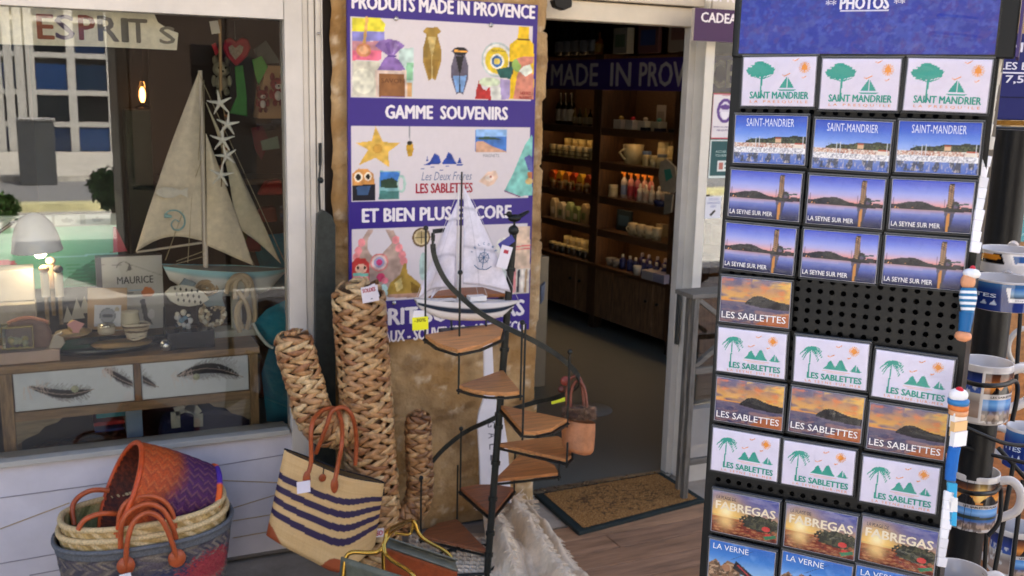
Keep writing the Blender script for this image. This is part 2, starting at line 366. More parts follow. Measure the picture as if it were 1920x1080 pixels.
# rough limestone pillar
x0, x1 = W(626, 500, 0).x, W(1014, 500, 0).x
nu, nv = 90, 330; us = np.linspace(0, 1, nu); zz = np.linspace(0, 3.1, nv); P = np.zeros((nu, nv, 3)); C_ = np.zeros((nu, nv, 3))
jn = [.18, .47, .80, 1.13, 1.42, 1.675, 1.93, 2.2, 2.5, 2.8]
for j, z in enumerate(zz):
    blk = sum(1 for q in jn if z > q); e = .007*noise.noise((z*5, 3, blk))+.007*math.sin(blk*2.3)+.0035*noise.noise((z*60, 1, 0)); e2 = .008*noise.noise((z*11, 9, blk))
    if min(abs(z-q) for q in jn) < .007: e -= .006
    for i, u in enumerate(us):
        x = (x0+e2)*(1-u)+(x1+e)*u; d = .006*noise.noise((x*14, z*14, 0))+.004*noise.noise((x*50, z*50, 3))+.002*noise.noise((x*130, z*130, 7))
        if min(abs(z-q) for q in jn) < .008: d += .006
        edge = min(u, 1-u); d += .012*max(0, 1-edge/.03)**2
        P[i, j] = (x, .0+d, z)
        t = noise.fractal((x*5, z*5, 2), 1, 2, 5)*.9+.5; c = mixc(hx('#a07a48'), hx('#c4a578'), min(1, max(0, t)))
        t2 = noise.fractal((x*22, z*22, 8), 1, 2, 4); c = mixc(c, hx('#e2cfb0'), min(.6, max(0, (t2-.35)*1.6)))
        t3 = noise.fractal((x*9, z*14, 15), 1, 2, 4); c = mixc(c, hx('#6b4a28'), min(.5, max(0, (t3-.2)*1.2)))
        C_[i, j] = c
mb = MB(); mb.grid(P, 'stone', C_)
mb.span((x0+.012, .013, 0), (x1-.014, .40, 3.1), 'stone', hx('#a8865c')); mb.build('stone_pillar', shop)
# doorway
YD = .143
zd = W(1160, 43, YD).z; xj = W(1297, 80, YD).x; xa = W(1328, 100, .06).x
mb = MB()
mb.span((x1-.02, YD-.02, zd), (xj+.02, YD+.06, zd+.075), 'wallpaint', hx('#d9cdb8')); mb.span((x1-.02, YD-.05, zd+.08), (xj+.04, YD+.06, zd+.17), 'wallpaint', hx('#d3c6b2'))
mb.span((x1-.02, YD-.08, zd+.175), (xj+.04, YD+.06, zd+.30), 'wallpaint', hx('#d9cebb')); mb.span((x1-.02, -.02, zd+.30), (xj+.3, YD+.06, 3.1), 'wallpaint', hx('#cdbfa8'))
mb.span((xj-.012, YD-.005, 0), (xj+.02, YD+.04, zd), 'wallpaint', hx('#cfcac0')); mb.span((xj-.008, YD-.03, .62), (xj+.004, YD-.006, .87), 'iron', hx('#5a5c58'))
mb.span((xj+.02, .06, 0), (xa, YD+.05, zd+.30), 'wallpaint', hx('#e9e4d8')); mb.span((xj+.055, .048, 0), (xa-.02, .06, zd), 'wallpaint', hx('#e2ddd0'))
mb.span((xj+.02, .04, 0), (xa, .06, .05), 'wallpaint', hx('#d0ccc4'))
mb.px([(1030, 2), (1064, -20), (1064, 14), (1050, 20), (1034, 14)], .05, -.04, 'iron', hx('#0f0f10'))
mb.build('door_frame', shop, bevel=.003)
mb = MB(); mb.span((x1-.02, YD-.03, 0), (xj, YD+.035, .013), 'metal', hx('#8d9296')); mb.span((x1-.02, YD-.035, 0), (xj, YD-.03, .016), 'metal', hx('#d2d4d4')); mb.build('threshold', shop, bevel=.002)
# side window right of the door
mb = MB(); mb.span((xa, .03, 0), (4.2, .12, .34), 'wallpaint', hx('#cfcac2')); mb.span((xa, .05, zd-.02), (4.2, .12, 3.1), 'wallpaint', hx('#d2c8b8')); mb.span((4.1, .03, .34), (4.2, .12, zd), 'wallpaint', hx('#cfc9bf'))
mb.span((xa, .06, .34), (xa+.02, .1, zd), 'metal', hx('#c9c6bd')); so_ = mb.build('side_window_frame', shop, bevel=.002)
mb = MB(); mb.span((xa, .085, .34), (4.2, .09, zd), 'glass', (1, 1, 1)); mb.build('side_window_pane', so_)
# interior shell
mb = MB(); mb.span((-4, .13, -.011), (6, 7, .004), 'paint', hx('#6c716c')); structure(mb, 'floor')
mb = MB(); mb.span((-4, 6.9, 0), (6, 7, 3.1), 'matte', hx('#4a3e33')); mb.span((-4, .13, 0), (-3.9, 6.9, 3.1), 'matte', hx('#4a3e33'))
mb.span((5.2, .13, 0), (5.3, 6.9, 3.1), 'matte', hx('#5a4a3a')); mb.build('inner_wall', shop)
mb = MB(); mb.span((-4, -.02, 3.1), (6.5, 7.1, 3.25), 'matte', hx('#554c44')); mb.build('ceiling', shop)
mb = MB(); mb.span((-14, -.12, 3.25), (16, 7.2, 6.8), 'wallpaint', hx('#c9b892')); mb.build('upper_wall', shop)
mb = MB(); mb.span((-14, -.02, 0), (-3, .2, 3.25), 'wallpaint', hx('#c9bca2')); mb.build('outer_wall', shop); mb = MB(); mb.span((4.2, -.02, 0), (16, .2, 3.25), 'wallpaint', hx('#b89b6f')); mb.build('outer_wall', shop)
# unseen canvas, added above the shop front to dim the light from above
aw = MB(); Pq = np.zeros((60, 12, 3))
for i in range(60):
    for j in range(12): Pq[i, j] = (-7+i*.25, -.15-j*.08, 3.12-j*.02+.01*math.sin(i*2.1))
aw.grid(Pq, 'cloth', hx('#e6d9c2')); awt = tag(aw.build('awning', solid=.004), 'pale canvas awning stretched over the shop front', 'awning')
# disc on inner floor, counter end inside
c = G(1108, 768, .004); mb = MB(); mb.lathe([(0, .004), (.115, .004), (.118, 0)], 'matte', hx('#9a9c96'), T((c.x, c.y, .0045)), 32)
tag(mb.build('floor_disc'), 'round pale disc stuck on the dark shop floor beyond the stair shelf', 'floor sticker')
a = G(1022, 724, .004); mb = MB(); mb.span((a.x-.6, a.y, .004), (a.x, a.y+.5, .78), 'paint', hx('#b3a48c'))
mb.px([(1012, 535), (1021, 527), (1018, 560), (1011, 570)], a.y-.03, -.02, 'matte', hx('#8f9ab5'))
tag(mb.build('counter', bevel=.004), 'cream counter end just inside the doorway behind the pillar', 'counter')

# ================================================================ across the street (seen in the window glass)
YM = -22.2
far = thing('far_building', 'building across the street mirrored in the shop window', 'building', (0, YM, 0))
def Vm(x, y, d): p = W(x, y, d); return Vector((p.x, -p.y, p.z))
mb = MB(); mb.span((-30, YM-1, 0), (30, YM-.3, 9), 'wallpaint', hx('#5e5a55')); mb.span((-30, YM-.3, 4.2), (30, YM-.25, 9), 'wallpaint', hx('#b9ab92'))
mb.build('facade_wall', far)
for (xa_, xb_) in ((-14, 46), (50, 215), (232, 330)):
    a = Vm(xa_, 30, 22.2); b = Vm(xb_, 268, 22.2); dm = MB(); wd = b.x-a.x; zt = 4.1
    lite = hx('#b4b2ac') if xa_ < 200 else hx('#3b332d')
    pn = MB()
    for k in range(5): dm.span((a.x+wd*k/4-.09, YM-.2, 0), (a.x+wd*k/4+.09, YM-.1, zt), 'paint', lite) if k in (0, 2, 4) else None
    for zf in (.02, .72, 1.45, 2.3, 3.1, 4.05): dm.span((a.x, YM-.19, zf-.06), (b.x, YM-.11, zf+.06), 'paint', lite)
    do = dm.build('door', far)
    cs = ['#1c2c48', '#1a2028', '#223c66', '#15191f', '#1e2f44'] if xa_ < 200 else ['#15110e']
    for k in range(2):
        for q, z in enumerate((.1, .8, 1.5, 2.35, 3.15)):
            pn.span((a.x+wd*k/2+.1, YM-.17, z), (a.x+wd*(k+1)/2-.1, YM-.15, z+.6), 'gloss', hx(cs[(q+k*2) % len(cs)]))
    pn.build('pane', do)
def bush(name, label, c, r, n=500, cols=('#3d6b2c', '#2c4f20', '#557f38')):
    t = thing(name, label, 'plant', (c[0], c[1], 0)); tr = MB(); tr.tube([(c[0], c[1], 0), (c[0]+.02, c[1], c[2])], [.05, .03], 'woodz', hx('#5a4431')); tr.build('trunk', t)
    m = MB()
    for i in range(n):
        d = Vector((random.gauss(0, 1), random.gauss(0, 1), random.gauss(0, 1))).normalized()*r*random.uniform(.55, 1.05)*(1+.25*noise.noise((i*.01, 1, 2))); p = Vector(c)+d
        q = Vector((random.gauss(0, 1), random.gauss(0, 1), random.gauss(0, 1))).normalized(); s_ = q.orthogonal().normalized()*r*.13; l = q*r*.2
        m.add([p-l, p+s_, p+l, p-s_], [(0, 1, 2, 3)], 'foliage', hx(random.choice(cols)))
    m.build('crown', t)
p = Vm(212, 352, 9.5); bush('shrub', 'dark clipped shrub on the sunny pavement across the street', (p.x, p.y, p.z), .27, cols=('#24401c', '#1a3014', '#345226'))
p = Vm(8, 390, 9); bush('shrub', 'light green bush at the kerb mirrored at the window edge', (p.x, p.y, p.z), .16)
p = Vm(70, 290, 15); mb = MB(); mb.span((p.x-.28, p.y-.2, 0), (p.x+.28, p.y+.2, 1.05), 'paint', hx('#4a4d50')); mb.span((p.x-.3, p.y-.22, 1.05), (p.x+.3, p.y+.22, 1.1), 'metal', hx('#c8c8c8'))
tag(mb.build('litter_bin', bevel=.01), 'grey street litter bin on the sunny pavement across the street', 'litter bin')
# added dark box behind the camera, so the window's right half reflects dark
kx = Vm(226, 300, 5.0).x; kk = thing('kiosk', 'dark brown street kiosk standing on the pavement behind the photographer', 'kiosk', (kx+.8, -5.6, 0))
mb = MB(); mb.span((kx, -6.3, 0), (kx+1.65, -5.0, 2.6), 'paint', hx('#2b221b')); mb.build('backdrop_body', kk, bevel=.02)
mb = MB(); mb.span((kx-.05, -6.4, 2.6), (kx+1.7, -4.9, 2.68), 'paint', hx('#3a3028')); mb.build('backdrop_top', kk, bevel=.02)
mb = MB()
for k in range(2): mb.span((kx+.1+k*.75, -5.0, .9), (kx+.8+k*.75, -4.97, 2.4), 'paint', hx('#3a2e26'))
mb.build('backdrop_panel', kk)

# ================================================================ printed sign on the stone pillar
YS = -.035
PU = '#3b2a80'
A = W(656, 645, YS); Bq = W(992.5, 632, YS); xT = W(1003, 45, YS).x; ztopS = 2.02
sw = (xT+Bq.x)/2-A.x+.004; sz0 = A.z; sh = ztopS-sz0
def uv(x, y, Y=YS):
    p = W(x, y, Y); return ((p.x-A.x)/sw, 1-(p.z-sz0)/sh)
sp = Pic(sw, sh, 250, PU)
WHT = '#d9cfd0'
def panel(xl_, yt, xr_, yb):  # in photo pixels
    a = uv(xl_, yt); b = uv(xr_, yb); return a[0], a[1], b[0], b[1]
# panels in plane coordinates
u0 = .013; u1 = .975
vv = lambda y: (uv(830, y)[1])
pan = [(vv(40), vv(186)), (vv(237), vv(374)), (vv(424), vv(557))]
for a_, b_ in pan: sp.rect(u0, a_, u1, b_, WHT)
def P_(x, y): return uv(x, y)
def pe(x, y, rx, ry, c, a=1, n=0):
    a0 = uv(x, y); a1 = uv(x+rx, y); a2 = uv(x, y+ry); sp.ell(a0[0], a0[1], abs(a1[0]-a0[0]), abs(a2[1]-a0[1]), c, a, n)
def pp(pts, c, a=1): sp.poly([P_(x, y) for x, y in pts], c, a)
def pl(x0_, y0_, x1_, y1_, t, c): a = P_(x0_, y0_); b = P_(x1_, y1_); sp.line(a[0], a[1], b[0], b[1], t*.0029, c)
# products, first panel
pp([(660, 33), (712, 33), (722, 45), (721, 60), (660, 60)], '#e0d23c'); pp([(660, 59), (721, 59), (721, 78), (660, 76)], '#8a86c4'); pp([(660, 76), (718, 78), (716, 95), (660, 95)], '#c58a92'); pp([(660, 94), (716, 95), (714, 113), (660, 113)], '#e8708a')
pl(688, 34, 682, 88, 2.5, '#d9a860'); pe(682, 94, 14, 13, '#d98f62')
pe(682, 94, 9, 8, '#e6ad80')
pp([(660, 113), (712, 116), (714, 181), (660, 180)], '#cfc9b4'); pe(681, 152, 21, 24, '#e3dfc8')
pp([(748, 92), (776, 89), (774, 182), (746, 182)], '#bfd3ca'); pp([(762, 118), (775, 118), (774, 150), (760, 150)], '#8fc49a'); pp([(758, 155), (773, 155), (772, 182), (756, 182)], '#d4a36a')
pp([(703, 86), (712, 76), (730, 73), (748, 77), (759, 86), (748, 95), (738, 106), (748, 112), (760, 130), (762, 182), (712, 182), (708, 130), (722, 108), (728, 104), (716, 96)], '#8a6aa8')
pl(728, 105, 742, 106, 1.5, '#5d4186'); pp([(722, 82), (730, 78), (733, 102), (728, 102)], '#7455960'[:7]); pp([(740, 80), (748, 84), (738, 102), (736, 102)], '#a287bd')
pp([(703, 131), (762, 132), (764, 181), (705, 181)], '#d6bfae'); pp([(710, 138), (758, 139), (760, 181), (711, 181)], '#8a5a34')
def cicada(cx, cy, h_, w_, c1, c2, c3):
    pp([(cx-w_*.5, cy-h_*.42), (cx-w_*.3, cy-h_*.5), (cx+w_*.3, cy-h_*.5), (cx+w_*.5, cy-h_*.42), (cx+w_*.3, cy-h_*.36), (cx+w_*.5, cy-h_*.1), (cx+w_*.5, cy+h_*.15), (cx+w_*.2, cy+h_*.5), (cx, cy+h_*.46), (cx-w_*.2, cy+h_*.5), (cx-w_*.5, cy+h_*.15), (cx-w_*.5, cy-h_*.1), (cx-w_*.3, cy-h_*.36)], c1)
    pp([(cx-w_*.25, cy-h_*.32), (cx+w_*.25, cy-h_*.32), (cx, cy+.1*h_)], c2); pp([(cx-w_*.4, cy+h_*.1), (cx+w_*.4, cy+h_*.1), (cx+w_*.2, cy+h_*.45), (cx-w_*.2, cy+h_*.45)], c3)
    pl(cx, cy-.2*h_, cx, cy+.45*h_, .9, c2)
cicada(810, 101, 100, 34, '#a07f38', '#c7ad6c', '#94712e'); cicada(862, 133, 88, 32, '#5f5868', '#1d1a1f', '#7aa0cf'); pe(863, 96, 13, 8, '#1d1a1f'); pl(853, 95, 875, 97, 1.6, '#e9a64a')
pe(932, 112, 29, 33, '#b9c3c0'); pe(932, 112, 26, 29, '#e4e0d4'); pe(932, 113, 22, 25, '#e8c832'); pe(932, 115, 13, 14, '#f1ecd8'); pe(932, 115, 10, 11, '#3d6aa0'); pe(932, 115, 6, 6, '#e6cf60')
pp([(972, 50), (992, 51), (992, 72), (1001, 84), (1001, 186), (955, 186), (955, 84), (971, 72)], '#e2b71a'); pl(971, 73, 992, 74, 1.4, '#5b3f1a'); pp([(955, 115), (965, 115), (962, 140), (955, 138)], '#3a4530')
pp([(940, 128), (962, 124), (958, 148), (938, 146), (930, 130)], '#1f5650'); pp([(938, 148), (957, 150), (955, 186), (938, 186)], '#a493b8')
pe(972, 122, 12, 13, '#8fae58'); pp([(968, 110), (984, 105), (1001, 107), (1000, 118), (985, 124), (1000, 140), (1001, 186), (962, 185), (970, 140), (978, 124)], '#c9806a'); pp([(982, 124), (994, 121), (999, 135), (985, 144), (973, 133)], '#dfe3d2')
pp([(893, 169), (898, 150), (905, 166), (912, 170), (918, 160), (921, 187), (891, 186)], '#b22a2a'); pe(918, 154, 20, 9, '#c8d2b0'); pp([(898, 160), (938, 162), (940, 187), (921, 187), (921, 162)], '#d9d8cc')
# second panel
cxs, cys = 708, 277
a0 = uv(cxs, cys); arms = [(704, 237), (750, 268), (730, 314), (672, 310), (667, 268)]; inn = [(718, 266), (728, 285), (704, 296), (690, 281), (697, 264)]
st_ = []
for q in range(5): st_ += [arms[q], inn[q]]
pp(st_, '#dfb24e'); pe(708, 279, 9, 9, '#c9963a')
pl(768, 238, 768, 264, 1.0, '#a5a5a8'); pp([(763, 266), (773, 266), (776, 280), (772, 293), (765, 293), (762, 280)], '#c99a28'); pe(768, 268, 5, 4, '#26221c')
pp([(892, 242), (950, 243), (949, 285), (891, 284)], '#3f72b8'); pp([(892, 242), (950, 243), (950, 256), (892, 256)], '#8db5df'); pp([(892, 259), (912, 256), (930, 258), (942, 262), (920, 262), (900, 262)], '#2f4a34'); pp([(892, 266), (905, 264), (925, 275), (949, 284), (949, 286), (892, 285)], '#c79a7c')
pp([(798, 308), (806, 303), (815, 287), (823, 292), (828, 306), (836, 296), (840, 285), (846, 288), (852, 300), (857, 308)], '#1f3f95'); pp([(823, 309), (828, 303), (830, 309)], WHT)
pl(795, 309, 806, 309, .8, '#1f3f95'); pp([(799, 302), (801, 293), (803, 302)], '#1f3f95'); pp([(857, 306), (862, 294), (866, 306)], '#1f3f95'); pl(857, 309, 867, 309, 1, '#1f3f95')
for q in ((790, 316), (808, 313), (825, 319), (836, 312)): pl(q[0], q[1], q[0]+6, q[1], .6, '#33509b')
pp([(660, 376), (660, 326), (672, 316), (688, 316), (700, 326), (703, 345), (700, 376)], '#cf8f4a'); pe(672, 332, 8, 9, '#f0dcc0'); pe(672, 332, 5, 6, '#1a1512'); pe(690, 331, 7, 8, '#f0dcc0'); pe(690, 331, 4, 5, '#1a1512'); pp([(660, 348), (703, 345), (703, 376), (660, 376)], '#1c1c26'); pp([(668, 350), (695, 348), (690, 365), (670, 366)], '#39557a')
pp([(712, 320), (750, 321), (749, 374), (710, 374)], '#7fb0b0'); pp([(713, 322), (749, 323), (748, 350), (712, 350)], '#3d79c4'); pp([(714, 338), (735, 333), (748, 342), (748, 352), (714, 352)], '#2c4433'); pp([(712, 358), (748, 358), (747, 374), (711, 374)], '#4a7f78'); pe(753, 345, 8, 17, '#aecfc0'); pe(752, 345, 4.5, 12, WHT)
pp([(905, 332), (915, 322), (930, 320), (934, 332), (926, 345), (915, 350), (898, 340)], '#d9b9a0'); pe(918, 334, 8, 6, '#e6d2c2'); pe(920, 331, 2.5, 2, '#b06a5a')
pp([(998, 252), (998, 366), (975, 368), (946, 357), (962, 325), (985, 270)], '#7fc3b6'); pl(946, 358, 975, 369, 1.3, '#8a5a80'); pp([(983, 296), (992, 290), (998, 294), (998, 325), (990, 318)], '#5b5f9c'); pp([(989, 322), (998, 322), (998, 335), (990, 335)], '#c07a48'); pe(992, 340, 7, 6, '#d6b878')
# third panel
pp([(668, 556), (664, 500), (672, 460), (690, 430), (700, 430), (690, 468), (712, 480), (735, 455), (722, 430), (738, 432), (756, 470), (764, 530), (760, 558)], '#b89c8c'); pe(706, 458, 17, 24, WHT)
for q in ((678, 455), (672, 470), (668, 482), (742, 450), (748, 465), (754, 478), (757, 490)): pe(q[0], q[1], 7, 8, '#e89090')
for r_, c_ in ((17, '#e38a82'), (14, '#e6c9bd'), (10, '#a6a4c4'), (6, '#d6487c')): pe(711, 492, r_, r_, c_)
pp([(660, 492), (668, 484), (684, 484), (692, 494), (692, 527), (660, 527)], '#c8403c'); pe(677, 504, 11, 9, '#e8b79a'); pe(671, 502, 2.5, 3, '#201816'); pe(684, 502, 2.5, 3, '#201816'); pp([(661, 512), (691, 512), (691, 518), (661, 518)], '#7fc0a8'); pp([(661, 518), (691, 518), (691, 530), (661, 530)], '#e39a92')
pe(714, 520, 8, 8, '#d4486c'); pe(722, 526, 6, 6, '#e6808c'); pe(720, 545, 8, 12, '#bcd8cc')
pe(790, 445, 17, 18, '#6b5234'); pe(790, 445, 13.5, 14.5, '#c9b58a'); pe(790, 445, 10, 11, '#b09a6a'); pl(790, 434, 790, 457, .8, '#2e261a'); pl(779, 445, 801, 445, .6, '#4e422c')
pp([(757, 494), (762, 494), (764, 512), (776, 522), (788, 532), (791, 545), (785, 556), (728, 558), (726, 545), (732, 530), (750, 515)], '#a8873a'); pp([(740, 530), (752, 520), (756, 540), (744, 548)], '#d9c07a'); pp([(770, 528), (786, 538), (786, 550), (772, 554)], '#7a5c1e'); pp([(728, 552), (788, 549), (786, 558), (728, 558)], '#b98f78')
pp([(962, 425), (994, 424), (994, 505), (965, 506), (950, 470)], '#d9bca0'); pl(962, 463, 994, 460, 1.3, '#d9706c'); pl(962, 468, 994, 466, 1.2, '#d9706c'); pp([(960, 505), (993, 503), (992, 550), (945, 552)], '#cfc4b4')
for q in range(6): pp([(950+q*7, 505), (954+q*7, 505), (952+q*7, 548), (947+q*7, 549)], random.choice(['#d0686a', '#3a3a40', '#e8dccc', '#a58a6a', '#dd8a8a']))
pe(944, 500, 13, 30, '#c9d6cc', .8); pe(944, 462, 14, 16, '#e2ddd0')
pe(793, 500, 7, 26, '#a6cfc0', .7)
WT = '#e9e2e4'
def ptext(t, x0_, y0_, x1_, y1_, c=WT, bold=.03, space=1.0):
    a = uv(x0_, y0_); b = uv(x1_, y1_); a2 = uv(x0_, y1_); b2 = uv(x1_, y0_)
    sp.text(t, a[0], (a[1]+b2[1])/2, b[0], (a2[1]+b[1])/2, c, bold, space)
ptext('PRODUITS MADE IN PROVENCE', 664, -5, 1002, 40, bold=.035)
sp.tx[-1] = ('PRODUITS MADE IN PROVENCE', .02, vv(-1), .985, vv(26), WT, .055, 1.0, 0)
sp.text('GAMME  SOUVENIRS', .185, vv(198), .845, vv(224), WT, .055); sp.text('ET BIEN PLUS ENCORE...', .065, vv(387), .93, vv(413), WT, .055)
sp.text('Les Deux Freres', .375, vv(322), .645, vv(338), '#77809c', -.004, 1.0, .006); sp.text('LES SABLETTES', .345, vv(343), .655, vv(362), '#a52238', .04); sp.text('MAGNETS', .71, vv(289), .80, vv(295), '#808086', .0)
sp.text('ESPRIT SOUVENIRS', .035, vv(571), .97, vv(603), WT, .055); sp.text('CADEAUX - SOUVENIRS - ART - DECO', .03, vv(612), .975, vv(634), WT, .045)
sp.text('Miel de Provence', .745, vv(88), .825, vv(93), '#5b4a1c', .0)
sp.text('HERBES', .912, vv(168), .972, vv(174), '#a02a2a', .02); sp.text('PROVENCE', .905, vv(177), .978, vv(183), '#a02a2a', .02)
sp.text('SAVON', .165, vv(150), .285, vv(158), '#6b4224', .01)
sgn = thing('wall_sign', 'tall purple and white printed sign with souvenir pictures fixed to the stone pillar', 'sign', (A.x+sw/2, YS, sz0))
d_w = np.abs(sp.c-np.array(hx(WHT))).sum(-1); d_p = np.abs(sp.c-np.array(hx(PU))).sum(-1); k_ = ((d_w > .03) & (d_p > .03)).astype(float)[..., None]
nn_ = (vnoise(sp.u, sp.v*sp.asp, 26, 5)*.5+vnoise(sp.u, sp.v*sp.asp, 58, 6)*.5)[..., None]; sp.c = np.clip(sp.c*(1+k_*(nn_-.5)*.9), 0, 1)
mb = MB(); sp.put(mb, wallframe((A.x, YS, sz0)), z=.0); mb.build('printed_face', sgn)
mb = MB(); mb.span((A.x, YS+.001, sz0), (A.x+sw, YS+.016, ztopS), 'paint', hx('#4a3a8c')); mb.build('backing_board', sgn)
for q in ((743, 35), (921, 47), (739, 568)):
    p = W(q[0], q[1], YS-.004); mb = MB(); mb.lathe([(0, .006), (.006, .005), (.0085, 0)], 'metal', hx('#cfcdc6'), frame(p, (1, 0, 0), (0, 0, 1)), 14); mb.build('screw', sgn)

# gifts sign right of the door
Yg = -.03; a = W(1300, 76, Yg); b = W(1400, 76, Yg); z1 = 2.05; pc = Pic(b.x-a.x, z1-a.z, 60, '#40224f'); 
def uvg(x, y): p = W(x, y, Yg); return (p.x-a.x)/(b.x-a.x), 1-(p.z-a.z)/(z1-a.z)
q0, q1 = uvg(1315, 22), uvg(1409, 47); pc.text('CADEAUX', q0[0], q0[1], q1[0], q1[1], WT, .04); q2 = uvg(1316, 49); pc.rect(q2[0], q2[1], q1[0], q2[1]+.02, WT)
q0, q1 = uvg(1324, -18), uvg(1400, 7); pc.text('ESPRIT', q0[0]-.0, q0[1], q1[0], q1[1], WT, .04)
gs = thing('shop_sign', 'dark purple sign with white underlined lettering above the side window, right of the doorway', 'sign', (a.x, Yg, a.z))
mb = MB(); pc.put(mb, wallframe(a)); mb.build('printed_face', gs); mb = MB(); mb.span((a.x, Yg+.001, a.z), (b.x, Yg+.02, z1), 'paint', hx('#d5cabd')); mb.build('backing_board', gs)

def paper(name, label, cat, corners, Y, bg_, draw, nx=40, mt='print'):
    """sheet stuck on glass: corners = photo px of left/top/right/bottom"""
    xl_, yt, xr_, yb = corners; a = W(xl_, yb, Y); b = W(xr_, yt, Y); pc = Pic(abs(b.x-a.x), b.z-a.z, nx, bg_); draw(pc)
    mb = MB(); pc.put(mb, wallframe(a), mt); mb.span((a.x, Y+.0005, a.z), (b.x, Y+.002, b.z), 'print', hx('#cfcfcf')); return tag(mb.build(name), label, cat)
def dmask(p):
    p.rect(0, 0, 1, .02, '#c05060'); p.rect(0, .98, 1, 1, '#c05060'); p.rect(0, 0, .02, 1, '#c05060'); p.rect(.98, 0, 1, 1, '#c05060')
    p.ell(.5, .38, .33, .27, '#5b3a86'); p.ell(.5, .38, .22, .2, '#d5cfdc'); p.ell(.5, .3, .2, .06, '#5b3a86'); p.poly([(.33, .4), (.67, .4), (.6, .54), (.5, .57), (.4, .54)], '#e6e2ea')
    p.text('PORT DU MASQUE', .08, .72, .92, .76, '#5b3a86', .01); p.text('OBLIGATOIRE', .2, .79, .8, .83, '#5b3a86', .01); p.text('BONJOUR', .35, .03, .65, .06, '#a04050', .01)
Ys = .045
paper('notice', 'white poster with a purple masked face stuck beside the doorway', 'notice', (1333, 176, 1385, 260), Ys, '#ddd8da', dmask)
paper('notice', 'dark green travel poster with a small white stamp stuck below the masked face poster', 'notice', (1328, 262, 1385, 334), Ys, '#cfdcd8', lambda p: (p.rect(.05, .03, .95, .95, '#0f4d52'), p.rect(.3, .55, .78, .82, '#d8e0de'), p.rect(.35, .6, .5, .78, '#b06a60'), p.rect(.55, .6, .72, .66, '#5a7a78'), p.rect(.55, .7, .72, .76, '#5a7a78'), p.text('ACCUEIL', .2, .28, .6, .34, '#b8d4d0', .0), p.text('TOURISME', .2, .38, .7, .44, '#b8d4d0', .0)))
paper('notice', 'small white surveillance notice with a black camera pictogram at the window edge', 'notice', (1321, 368, 1353, 410), Ys, '#d8dae2', lambda p: (p.text('SITE SOUS', .2, .08, .8, .18, '#6a76b0', .0), p.text('SURVEILLANCE', .1, .24, .9, .34, '#6a76b0', 0), p.text('VIDEO', .3, .4, .7, .5, '#6a76b0', 0), p.poly([(.3, .82), (.6, .6), (.68, .68), (.4, .9)], '#1d1d20')))

# ================================================================ woven cactus
def braid(mb, path, r, pitch, n, cols, th=.010):
    pts = [Vector(p) for p in path]; L_ = [0]
    for i in range(1, len(pts)): L_.append(L_[-1]+(pts[i]-pts[i-1]).length)
    rows = int(L_[-1]/pitch); ref = Vector((0, -1, 0))
    mb.tube(pts, [x*.93 for x in r], 'straw', hx('#4a3018'), 16)  # dark core: shade in the gaps between strands is put into its colour
    for k in range(rows+1):
        s_ = k*pitch; i = max(0, min(len(pts)-2, sum(1 for l in L_ if l <= s_)-1)); t = (s_-L_[i])/max(1e-6, L_[i+1]-L_[i])
        c = pts[i].lerp(pts[i+1], t); R_ = r[i]*(1-t)+r[i+1]*t; ax = (pts[i+1]-pts[i]).normalized(); e1 = (ref-ax*ref.dot(ax)).normalized(); e2 = ax.cross(e1)
        m_ = max(5, int(n*R_/max(r)))
        for j in range(m_):
            a = 2*math.pi*(j+.5*(k % 2)*0+random.uniform(-.12, .12))/m_; nr = e1*math.cos(a)+e2*math.sin(a); tg = -e1*math.sin(a)+e2*math.cos(a)
            tl = (.40 if k % 2 else -.40)+random.uniform(-.14, .14); d = (tg*math.cos(tl)+ax*math.sin(tl)); s2 = nr.cross(d)
            hl = math.pi*R_/m_*1.55*random.uniform(.9, 1.15); hw = pitch*.62*random.uniform(.85, 1.15)
            c0 = c+nr*(R_+random.uniform(-.001, .003)); col = hx(random.choice(cols)); vs = []; cs = []
            rings = 7
            for q in range(rings):
                u = -1+2*q/(rings-1); wd = math.sqrt(max(0, 1-abs(u)**2.3)); bend = -(u*hl)**2/(2*R_)*.9; lift = .004*math.cos(u*2.2)
                for w_ in range(6):
                    an = 2*math.pi*w_/6; vs.append(c0+d*(u*hl)+s2*(math.cos(an)*hw*max(wd, .08))+nr*(bend+lift+math.sin(an)*th*.55*max(wd, .1))); cs.append(mixc(col, hx('#7a4d28'), .35*abs(u)**3))
            fs = [(a_*6+b_, a_*6+(b_+1) % 6, (a_+1)*6+(b_+1) % 6, (a_+1)*6+b_) for a_ in range(rings-1) for b_ in range(6)]
            mb.add(vs, fs, 'straw', np.array(cs), None, True)
SC = ['#c49a68', '#b5875a', '#d0aa78', '#a3744a', '#bd9064', '#9c6a44', '#c8a070', '#ad8052', '#d8b888']
Yc = -.20
cact = thing('cactus_decoration', 'large cactus figure braided from straw leaves standing against the stone pillar', 'cactus figure', G(735, 1040)*1.0)
trunk = spl([W(708, 1085, Yc), W(704, 1000, Yc), W(698, 900, Yc), W(690, 800, Yc), W(683, 700, Yc), W(677, 620, Yc), W(673, 560, Yc)], 4)
tr = list(trunk); rr_ = [.086]*len(tr)
for q, (dz, k) in enumerate(((.02, .95), (.035, .8), (.048, .5), (.055, .15))): tr.append(trunk[-1]+Vector((-.002*q, 0, dz))); rr_.append(.086*k)
mb = MB(); braid(mb, tr, rr_, .0195, 8, SC); mb.build('trunk', cact)
arm = spl([W(700, 778, Yc), W(662, 796, Yc-.005), W(628, 806, Yc-.01), W(600, 796, Yc-.02), W(583, 764, Yc-.02), W(574, 725, Yc-.02), W(562, 685, Yc-.02), W(551, 645, Yc-.02)], 4); ar_ = [.059]*len(arm)
